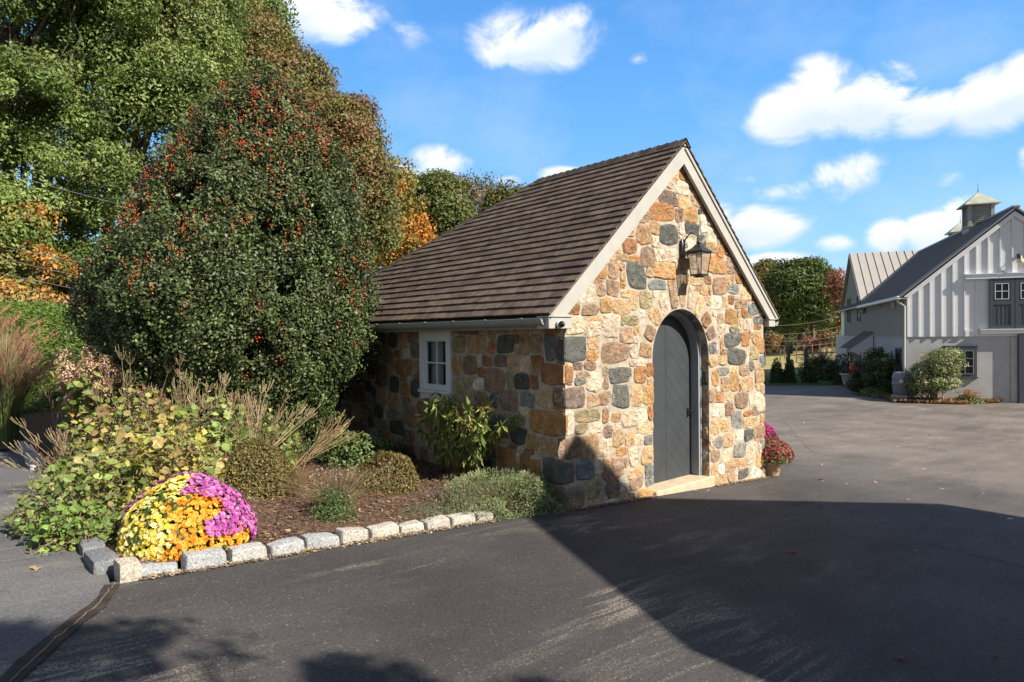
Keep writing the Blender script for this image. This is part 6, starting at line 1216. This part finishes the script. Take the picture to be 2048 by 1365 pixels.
# barn lamps
for (u, v, z, lb, c) in [(3.85, -.08, 5.72, 'jelly-jar floodlight with cream glass high on the barn gable', 1)]:
    t = thing('barn_light', lb, 'lamp', bl(u, v, z), None, BT); mb = MB(); mb.box(-.05, -.04, .12, .05, .03, .25, b=.01); mb.tube([(0, -.03, .18), (0, -.14, .2), (0, -.16, .14)], .02, 6); mb.lathe([(.0, .16), (.06, .15), (.10, .06), (.11, .04)], (0, -.16, 0), 12); mb.build('fixture', M_iron, t, local=True)
    mb = MB(); mb.lathe([(.10, .039), (.115, .0), (.115, -.10), (.10, -.13), (.0, -.14)], (0, -.16, 0), 14); mb.build('lens', pbr('cream_glass', (.62, .55, .36), rough=.3), t, smooth=True, local=True)
t = thing('side_light', 'small round grey lamp on the shaded barn side wall', 'lamp', bl(-.04, 10.1, 4.1), None, BT); mb = MB(); sphere(mb, (-.10, 0, 0), .14, 7); mb.build('globe', M_gutter, t, smooth=True, local=True); mb = MB(); mb.box(-.08, -.09, -.03, .02, .09, .18, b=.02); mb.build('mount', M_iron, t, local=True)
# ================================================================== plants at the barn
def wbush(name, lb, p, r, n, size, cols, wts=None, shape=OV, cat='shrub', group=None, bumpy=.35, fill=.6, stems=30, up=.4, stemcol=(.2, .13, .09)): return dome(name, lb, cat, (p[0], p[1], float(T(p[0], p[1]))), r, n, size, cols, wts, shape, group, bumpy=bumpy, fill=fill, stems=stems, up=up, inner=.45, stemcol=stemcol)
vb = thing('variegated_shrub', 'big pale variegated shrub at the barn corner downspout', 'shrub', tuple(bl(.8, -.9, 0)))
c0 = bl(.8, -.9, 1.22); mb = MB(); lobes = [(c0, np.array([.78, .7, .8])), (c0 + [.15, -.3, .0], np.array([.52, .5, .6])), (c0 + [-.2, .32, -.2], np.array([.62, .55, .65])), (c0 + [.2, -.3, .5], np.array([.6, .6, .6]))]
clump_crown(mb, lobes, 200, .26, 95, .085, [(.22, .26, .10), (.36, .38, .22), (.13, .18, .06), (.44, .43, .30), (.30, .26, .16)], [3, 2, 3, 1.2, 1], OV, down=.9); mb.build('foliage', M_leaf, vb)
mb = MB(); 
for _ in range(26): d = sph(1)[0]; d[2] = abs(d[2]) + .5; limb(mb, bl(.8, -.9, -.02) + rg.normal(size=3) * [.09, .09, 0], c0 + d * .7, .028, .006, 6, .12, 5, (.26, .19, .14))
mb.build('stems', M_stem, vb)
db = thing('dark_shrub', 'tall dark shrub massed against the shaded barn side wall', 'shrub', tuple(bl(-.6, 2.6, 0))); mb = MB()
lobes = [(bl(-.5, 1.3, .9), np.array([.55, .9, .9])), (bl(-.6, 2.9, 1.1), np.array([.6, 1.0, 1.0])), (bl(-.55, 4.2, .9), np.array([.5, .9, .85])), (bl(-.8, 2.4, .6), np.array([.6, 1.1, .6]))]
clump_crown(mb, lobes, 260, .26, 85, .085, [(.05, .075, .025), (.07, .10, .035), (.035, .055, .02), (.22, .24, .13)], [4, 3, 3, .7], OV, down=.9); mb.build('foliage', M_leaf, db); mb = MB()
for _ in range(18): d = sph(1)[0]; d[2] = abs(d[2]) + .5; limb(mb, bl(-.6, 2.6, -.02) + rg.normal(size=3) * [.2, .2, 0], bl(-.6, 2.6, .9) + d * .6, .03, .006, 6, .12, 5)
mb.build('stems', M_bark, db)
wbush('low_shrub', 'low pale-leaved shrub in front of the dark shrub by the rain barrel', bl(-.95, 1.6, 0), (.5, .7, .6), 2600, .08, [(.16, .21, .07), (.30, .33, .17), (.08, .12, .04)])
wbush('dark_shrub', 'dark leafy shrub behind the white urn under the awning', bl(-.75, 8.6, 0), (.7, 1.1, 1.2), 4500, .11, [(.045, .07, .025), (.06, .09, .03), (.16, .09, .05)])
wbush('dark_shrub', 'dark green shrub at the far end of the barn bed', bl(-1.0, 12.5, 0), (1.0, 1.6, 1.4), 4200, .13, [(.045, .07, .025), (.06, .085, .03), (.10, .09, .05)])
wbush('dark_shrub', 'low dark spreading shrub at the lawn end of the barn bed', bl(-1.9, 15.5, 0), (1.3, 1.3, .95), 3200, .12, [(.04, .07, .03), (.06, .09, .035)])
orn = orn_grass('pale feathery plume grass beside the awning end of the barn', bl(-1.7, 16.5, 0), 1300, 2.1, 1.5, True, [(.14, .15, .06), (.30, .25, .16), (.26, .22, .15)], (.45, .36, .28), wd=.008)
sed = thing('rust_sedum', 'rust orange flat-headed flowers at the right of the barn bed', 'flowers', tuple(bl(2.0, -.75, 0))); mb, m2 = MB(), MB()
for _ in range(34):
    a = rg.uniform(0, 6.28); r = rg.uniform(0, .55); p = bl(2.0 + r * math.cos(a), -.75 + r * .7 * math.sin(a), rg.uniform(.34, .62) * (1.1 - r * .5)); n = 46; q = sph(n) * [.11, .11, .03]; leaves(mb, p + q, np.tile([0, 0, 1.], (n, 1)), .04, pal([(.36, .13, .05), (.44, .18, .06), (.28, .11, .05), (.5, .26, .12)], n), OV, jitter=.5); m2.tube([bl(2.0, -.75, 0), p], .008, 3, (.15, .16, .06), cap=False)
mb.build('blooms', M_leaf, sed); n = 1400; u = sph(n); u[:, 2] = abs(u[:, 2]); leaves(m2, bl(2.0, -.75, 0) + u * [.6, .6, .42] * rg.uniform(.5, 1, (n, 1)), u, .07, pal([(.12, .16, .05), (.18, .21, .08)], n), OV); m2.build('foliage', M_leaf, sed)
for i, (a, b, c, lb, cl_) in enumerate([(-.95, 4.2, .4, 'pinkish low perennial by the kerb below the red lantern', (.30, .16, .12)), (-1.0, 5.8, .4, 'pale pink-cream flower clump near the urn', (.34, .24, .17)), (-.65, .5, .3, 'straw-coloured tuft left of the rain barrel', (.26, .21, .13))]): wbush('low_perennial', lb, bl(a, b, 0), (.45, .45, c), 800, .06, [cl_, (.10, .12, .05), (.18, .15, .08)], stems=6, cat='plant', group='low flowers along the barn kerb')
def fbarnbed(U, V_):
    v = -.2 + 17 * V_; e_ = np.interp(v, [-.2, .7, 8.1, 17], [-.5, -.5, -1.1, -1.35]); u = e_ * (1 - U); X = BO[0] + BU[0] * u + BV[0] * v; Y = BO[1] + BU[1] * u + BV[1] * v; return X, Y, T(X, Y) + .10 + .02 * np.sin(u * 5 + v * 3)
grid(fbarnbed, 12, 60, 'barn_bed', M_mulch)
def fbarnbed2(U, V_):
    u = -.7 + 3.9 * U; wv = np.where(u > 1.6, 1.55 - (u - 1.6) * .85, 1.55) ; v = -.0 - wv * V_; X = BO[0] + BU[0] * u + BV[0] * v; Y = BO[1] + BU[1] * u + BV[1] * v; return X, Y, T(X, Y) + .03 + .05 * (1 - V_)
grid(fbarnbed2, 40, 10, 'barn_bed', M_mulch)
def bbz(x, y): return float(T(x, y)) + .07
mbx = MB(); nn_ = 5200; u = rg.uniform(-.8, 3.3, nn_); v = -rg.uniform(0, 1, nn_) * np.where(u > 1.6, 1.6 - (u - 1.6) * .85, 1.6); X = BO[0] + BU[0] * u + BV[0] * v; Y = BO[1] + BU[1] * u + BV[1] * v
leaves(mbx, np.stack([X, Y, T(X, Y) + .07 + rg.uniform(0, .07, nn_)], 1), np.tile([0, 0, 1.], (nn_, 1)), .10 * rg.uniform(.4, 1.3, nn_), pal([(.22, .12, .05), (.30, .17, .07), (.16, .09, .05), (.36, .24, .12)], nn_), OV, jitter=.8); tag(mbx.build('fallen_leaves', M_leaf), 'brown leaf litter at the foot of the barn wall', 'leaves', kind='stuff')
# kerb of the barn bed
kl = ['nearest', 'second', 'third', 'fourth', 'fifth', 'sixth', 'seventh', 'eighth']
for k in range(8): p = bl(float(np.interp(.5 + k * 1.05, [.5, 8.1], [-.53, -1.12])), .5 + k * 1.05, 0); kerb(p[0], p[1], 1.0, BT + math.pi / 2, kl[k] + ' stone of the low kerb along the barn bed, counted from the rain barrel', .13, .18, (.30, .27, .24))
# rain barrel, urn, red lantern
rbp = bl(-.28, -.45, 0); z0 = float(T(rbp[0], rbp[1])) + .05
t = thing('rain_barrel', 'grey ribbed rain barrel with a round white emblem below the downspout', 'barrel', (rbp[0], rbp[1], z0)); mb = MB(); mb.lathe([(0, .22), (.27, .22), (.30, .28), (.325, .45), (.335, .62), (.35, .64), (.35, .68), (.335, .70), (.33, .86), (.345, .88), (.345, .92), (.325, .94), (.30, 1.06), (.25, 1.14), (0, 1.16)], (rbp[0], rbp[1], z0), 28); mb.build('body', pbr('grey_barrel', (.19, .20, .235), rough=.5, noise=.06), t, smooth=True)
mb = MB(); mb.box(rbp[0] - .30, rbp[1] - .30, z0 - .05, rbp[0] + .30, rbp[1] + .30, z0 + .21, b=.02); mb.build('plinth', M_side2, t)
dcam = unit(CAM - rbp); dcam[2] = 0; dcam = unit(dcam); rt = np.array([-dcam[1], dcam[0], 0]) * -1
fc_ = rbp.copy(); fc_[2] = z0 + .78; fc_ = fc_ + dcam * .345; mb = MB(); nC = 24; V = [fc_ + dcam * .012 + rt * .075 * math.cos(a) + np.array([0, 0, .075 * math.sin(a)]) for a in np.linspace(0, 2 * math.pi, nC, endpoint=False)] + [fc_ + dcam * .012 + rt * .055 * math.cos(a) + np.array([0, 0, .055 * math.sin(a)]) for a in np.linspace(0, 2 * math.pi, nC, endpoint=False)]
mb.add(V, [(i, (i + 1) % nC, nC + (i + 1) % nC, nC + i) for i in range(nC)]); 
for (a, b) in ((.042, .012), (.012, .042)): mb.add([fc_ + dcam * .013 + rt * x * a + np.array([0, 0, y * b]) for x, y in ((-1, -1), (1, -1), (1, 1), (-1, 1))], [(0, 1, 2, 3)])
mb.build('emblem', pbr('emblem_white', (.9, .92, .95), rough=.4), t); mb = MB(); q = fc_ - [0, 0, .30]; mb.tube([q - dcam * .06, q + dcam * .06, q + dcam * .06 - [0, 0, .05]], .018, 6); mb.build('tap', M_black, t)
up_ = bl(-1.22, 7.5, 0); z0 = float(T(up_[0], up_[1])) + .08
t = thing('urn_planter', 'white tapered planter with a curled motif at the bend of the barn kerb', 'planter', (up_[0], up_[1], z0)); mb = MB(); mb.lathe([(0, 0), (.24, 0), (.26, .06), (.36, .52), (.44, .56), (.44, .62), (.38, .62), (.33, .54), (0, .54)], (up_[0], up_[1], z0), 24); mb.build('pot', pbr('white_ceramic', (.55, .55, .54), rough=.4), t, smooth=True)
mb = MB(); q = up_.copy(); q[2] = z0 + .32; q = q + unit(CAM * [1, 1, 0] - up_ * [1, 1, 0]) * .325; rt2 = rt; mb.tube([q + rt2 * .07 * math.cos(a) * (1 - a / 9) + np.array([0, 0, .09 * math.sin(a) * (1 - a / 9)]) for a in np.linspace(0, 6, 16)], .014, 5); mb.build('motif', M_gutter, t)
mb = MB(); n = 500; u = sph(n); u[:, 2] = abs(u[:, 2]); leaves(mb, up_ * [1, 1, 0] + [0, 0, z0 + .55] + u * [.4, .4, .45], u, .12, pal([(.05, .08, .03), (.08, .11, .04)], n), OV); mb.build('foliage', M_leaf, t)
rp = bl(-1.12, 6.3, 0); z0 = float(T(rp[0], rp[1])); t = thing('red_lantern', 'bright red post lantern among the dark shrubs', 'lantern', (rp[0], rp[1], z0))
mb = MB(); mb.tube([(rp[0], rp[1], z0), (rp[0], rp[1], z0 + .75)], .05, 8); mb.build('post', M_iron, t); mb = MB(); mb.lathe([(0, .72), (.17, .72), (.20, .80), (.20, 1.14), (.14, 1.24), (.05, 1.32), (0, 1.34)], (rp[0], rp[1], z0), 12); mb.build('body', pbr('red_enamel', (.50, .015, .02), rough=.35), t, smooth=True)
# potted mums by the shed corner
def pot(label, p, s, cols, leafc, nf, domer, fs):
    z0 = float(T(p[0], p[1])) + .01; t = thing('potted_mum', label, 'potted flowers', (p[0], p[1], z0), 'potted mums at the shed corner'); mb = MB(); mb.lathe([(0, .0), (.105 * s, .0), (.112 * s, .015), (.145 * s, .20 * s), (.165 * s, .205 * s), (.168 * s, .255 * s), (.150 * s, .255 * s), (.135 * s, .22 * s), (0, .22 * s)], (p[0], p[1], z0), 28); mb.build('pot', pbr('tan_plastic_pot', (.52, .36, .22), rough=.55, noise=.05), t, smooth=True)
    c = np.array([p[0], p[1], z0 + .20 * s]); r = np.array(domer); n = 3600; u = sph(n); u[:, 2] = np.where(u[:, 2] < -.35, -u[:, 2], u[:, 2]); Q = c + np.array([0, 0, r[2] * .25]) + u * r * rg.uniform(.7, 1, (n, 1)); mb = MB(); leaves(mb, Q, unit(u), .04 * rg.uniform(.6, 1.2, n), pal(leafc, n), OV); mb.build('foliage', M_leaf, t)
    u = sph(nf); u[:, 2] = np.abs(u[:, 2]) * 1.1 - .05; u = unit(u); Q = c + np.array([0, 0, r[2] * .25]) + u * r * (1.0 + fbm(u, 5, 2, 3)[:, None] * .04); mb = MB(); flowers(mb, Q, u + rg.normal(size=(nf, 3)) * .3, fs * rg.uniform(.7, 1.2, nf), pal(cols, nf, None, .2), 8, 2); mb.build('blooms', M_petal, t)
pot('burgundy mum in a tan pot at the right corner of the stone shed', (4.47, .02), 1.15, [(.32, .05, .055), (.42, .10, .09), (.22, .04, .04), (.48, .19, .15)], [(.10, .15, .04), (.05, .08, .025), (.16, .20, .07)], 900, (.345, .33, .27), .020)
pot('magenta mum half hidden behind the shed corner', (4.92, .55), 1.3, [(.55, .02, .20), (.62, .05, .28), (.42, .015, .15)], [(.06, .10, .03), (.04, .07, .02)], 1100, (.40, .40, .44), .022)
# lawn bushes, field fence, posts, wires ---------------------------
for (u, v, d, lb) in [(1552, 757, 38, 'narrow dark evergreen bush next to the shed wall on the lawn'), (1579, 762, 38, 'middle dark evergreen bush on the lawn with a post behind'), (1617, 757, 38, 'dark evergreen bush nearest the barn bed on the lawn')]:
    p = at(u, v, d); dome('lawn_bush', lb, 'shrub', (p[0], p[1], float(T(p[0], p[1]))), (.34, .34, 1.15), 2400, .12, [(.035, .06, .02), (.055, .085, .03), (.10, .13, .05)], None, OV, 'evergreen bushes in a row on the lawn', bumpy=.4, fill=.6)
def seg_fence(name, lb, pts, h, nw, r, post_gap, mat, group=None):
    t = thing(name, lb, 'fence', pts[0], group); P = [np.array(p) for p in pts]; tot = sum(np.linalg.norm(P[i + 1] - P[i]) for i in range(len(P) - 1)); n = int(tot / post_gap); Q = []
    for k in range(n + 1):
        s = k / n * tot; i = 0
        while i < len(P) - 2 and s > np.linalg.norm(P[i + 1] - P[i]): s -= np.linalg.norm(P[i + 1] - P[i]); i += 1
        q = P[i] + (P[i + 1] - P[i]) * s / np.linalg.norm(P[i + 1] - P[i]); q[2] = float(T(q[0], q[1])); Q.append(q)
    for q in Q: mb = MB(); mb.tube([q - [0, 0, .1], q + [0, 0, h * rg.uniform(.94, 1.06)]], r, 5); mb.build('post', mat, t)
    mb = MB()
    for k in range(nw): z = h * (.3 + .65 * k / max(1, nw - 1)); mb.tube([q + [0, 0, z] for q in Q], .006, 3, cap=False)
    mb.build('wires', M_post, t)
M_post = pbr('grey_fence_wood', (.16, .12, .09), rough=.9, noise=.3)
fpt = lambda u, v, d: (lambda p: (p[0], p[1], float(T(p[0], p[1]))))(at(u, v, d))
seg_fence('field_fence', 'long wire field fence with thin posts climbing to the right', [fpt(1500, 745, 56), fpt(1560, 735, 56), fpt(1640, 715, 60), fpt(1720, 700, 66)], 1.35, 3, .05, 1.3, M_post)
seg_fence('field_fence', 'second farther line of thin fence posts below the thickets', [fpt(1530, 722, 63), fpt(1620, 712, 66), fpt(1700, 700, 70)], 1.2, 2, .04, 2.4, M_post)
for (u, d, h, lb) in [(1577, 43, 1.9, 'dark wooden post with a box on top behind the middle lawn bush'), (1612, 43, 1.75, 'plain dark wooden post behind the lawn bush nearest the barn')]:
    p = fpt(u, 740, d); t = thing('wooden_post', lb, 'post', p, 'posts at the edge of the lawn'); mb = MB(); mb.box(p[0] - .09, p[1] - .09, p[2] - .1, p[0] + .09, p[1] + .09, p[2] + h, b=.01); mb.build('post', M_post, t)
    if u == 1577: mb = MB(); mb.box(p[0] + .0, p[1] - .15, p[2] + h - .45, p[0] + .34, p[1] + .15, p[2] + h + .12, b=.02); mb.build('box', M_post, t)
def wire(lb, a, b, sag, r, grp, mat=None):
    a, b = np.array(a), np.array(b); t = np.linspace(0, 1, 24)[:, None]; P = a + (b - a) * t; P[:, 2] -= (4 * sag * t * (1 - t))[:, 0]; mb = MB(); mb.tube(P, r, 4, cap=False); o = mb.build('power_line', mat or M_wire, None); tag(o, lb, 'cable', grp)
M_wire = pbr('weathered_cable', (.16, .165, .175), rough=.5)
wire('highest power line crossing the big green tree at the left', at(-260, 260, 15.5), at(420, 450, 17.5), .15, .008, 'overhead lines at the left')
for i, (v0, v1, v2) in enumerate([(485, 516, 545), (507, 538, 575), (540, 566, 600)]): wire(['second power line from the top over the orange sapling', 'third power line from the top through the orange leaves', 'lowest power line just above the green bank at the left'][i], at(-260, v0 - 58, 14.6), at(330, v2 + 10, 16.5), .10, .007, 'overhead lines at the left')
pp = fpt(1689, 700, 60); t = thing('utility_pole', 'slim pale utility pole just clear of the barn wall', 'pole', pp); mb = MB(); mb.tube([pp, np.array(pp) + [0, 0, 4.2]], .07, 7); mb.build('pole', pbr('pale_pole', (.42, .38, .32)), t); mb = MB(); q = np.array(pp) + [0, 0, 3.9]; mb.obox(q, CR * [1, 1, 0], np.cross([0, 0, 1], CR), (0, 0, 1), (.35, .04, .04)); mb.build('cross_arm', M_post, t)
for i, (v0, v1, sg_) in enumerate([(660, 652, .55), (672, 668, .6), (682, 672, .6), (688, 675, .55)]): wire(['highest', 'second', 'third', 'lowest'][i] + ' drooping cable between the shed and the utility pole', at(1430, v0 - 14, 44), at(1690, v0 - 30 + 8 * i, 60), sg_, .011, 'cables drooping toward the utility pole')
# fallen leaves on the asphalt -------------------------------------
for (u, v, s, c, lb) in [(1582, 1108, .085, (.24, .05, .02), 'curled rust-red leaf on the shaded asphalt'), (602, 1106, .16, (.34, .33, .08), 'long yellow-green leaf at the foot of the grey kerb'), (1800, 1322, .05, (.20, .08, .04), 'small brown leaf in the near right shade'), (1987, 1318, .04, (.22, .10, .05), 'tiny brown leaf at the far right shade'), (70, 1142, .09, (.45, .33, .16), 'straw wisp on the pale lane'), (1596, 872, .09, (.5, .38, .2), 'tan leaf on the crack behind the potted mum'), (1575, 858, .08, (.45, .35, .2), 'thin straw leaf farther up the crack'), (1660, 905, .07, (.5, .42, .32), 'pale curled leaf right of the magenta mum')]:
    p = gnd(u, v); mb = MB(); n = 9; a = np.linspace(0, 2 * math.pi, n, endpoint=False); th0 = rg.uniform(0, 6.28); V = [(0, 0, .02)] + [(s * math.cos(q) * .5 * (1 + .3 * math.sin(3 * q)), s * .28 * math.sin(q), .006 + .022 * abs(math.sin(q * 1.5 + 1))) for q in a]; V = [(x * math.cos(th0) - y * math.sin(th0), x * math.sin(th0) + y * math.cos(th0), z) for x, y, z in V]
    mb.add(np.array(V) + p, [(0, 1 + i, 1 + (i + 1) % n) for i in range(n)], c); tag(mb.build('fallen_leaf', M_leaf), lb, 'leaf', 'single leaves lying on the pavement')
# ================================================================== the house behind the viewer that throws the big shadow
hs_ = thing('house', 'tall steep-gabled stone house across the drive from the shed', 'house', (2.8, -8.2, -.2))
mb = MB(); pk = 7.42; ev = 4.45; x0, x1 = -.22, 5.84; xm = 2.46
mb.prism([(x0, -.6), (x1, -.6), (x1, ev - .1), (xm, pk - .22), (x0, ev - .1)], (0, -8.0, 0), (1, 0, 0), (0, 0, 1), (0, 1, 0), -9, 0); mb.build('wall', pbr('house_stone', (.40, .33, .25), noise=.4, nscale=4, bump=.6, bscale=8), hs_)
for s0 in (0, 1):
    mb = MB(); a = (x0 - .22, ev - .10) if s0 == 0 else (x1 + .22, ev - .04); p = [a, (xm, pk), (xm, pk - .14), (a[0], a[1] - .14)]
    mb.prism(p if s0 == 0 else p[::-1], (0, -7.8, 0), (1, 0, 0), (0, 0, 1), (0, 1, 0), -9.4, 0); mb.build('roof', M_shing, hs_)
for (a, b, c, d) in [(.8, 1.7, 2.9, 4.2), (3.6, 4.5, 2.9, 4.2), (.8, 1.7, .5, 1.9), (3.6, 4.5, .5, 1.9)]:
    mb = MB(); mb.box(a, -8.0, c, b, -7.95, d, b=.004); w_ = mb.build('window', M_white, hs_); mb = MB(); q = hs_.location; mb.box(a + .08 - q[0], -7.949 - q[1], c + .08 - q[2], b - .08 - q[0], -7.94 - q[1], d - .08 - q[2]); mb.build('pane', M_dpane, w_, local=True)
# tree beside the house whose shade falls in the near left of the drive
sp_ = np.array([-3.2, -9.3]);
tree('garden_tree', 'leafy tree standing behind the viewer beside the house', (sp_[0], sp_[1], .2), [(np.array([-2.9, -7.6, 5.3]), np.array([1.0, .8, .8])), (np.array([-1.9, -8.7, 5.1]), np.array([1.0, .7, .8])), (np.array([-3.9, -7.1, 5.5]), np.array([1.0, .8, .8])), (np.array([-1.2, -9.6, 4.9]), np.array([.8, .6, .7])), (np.array([-3.3, -8.6, 6.3]), np.array([1.2, .9, .9])), (np.array([-2.0, -9.9, 6.0]), np.array([1.1, .9, .9])), (np.array([-4.5, -6.9, 6.0]), np.array([1.0, .7, .8]))], 92, .32, 95, .12, OAK, tr=.14, limbs=18)
tree('garden_tree', 'second leafy tree farther left behind the viewer', (-8.0, -9.4, .4), [(np.array([-8.0, -9.6, 5.4]), np.array([2.0, 1.5, 1.7]))], 50, .5, 140, .13, OAK, tr=.14, limbs=10)
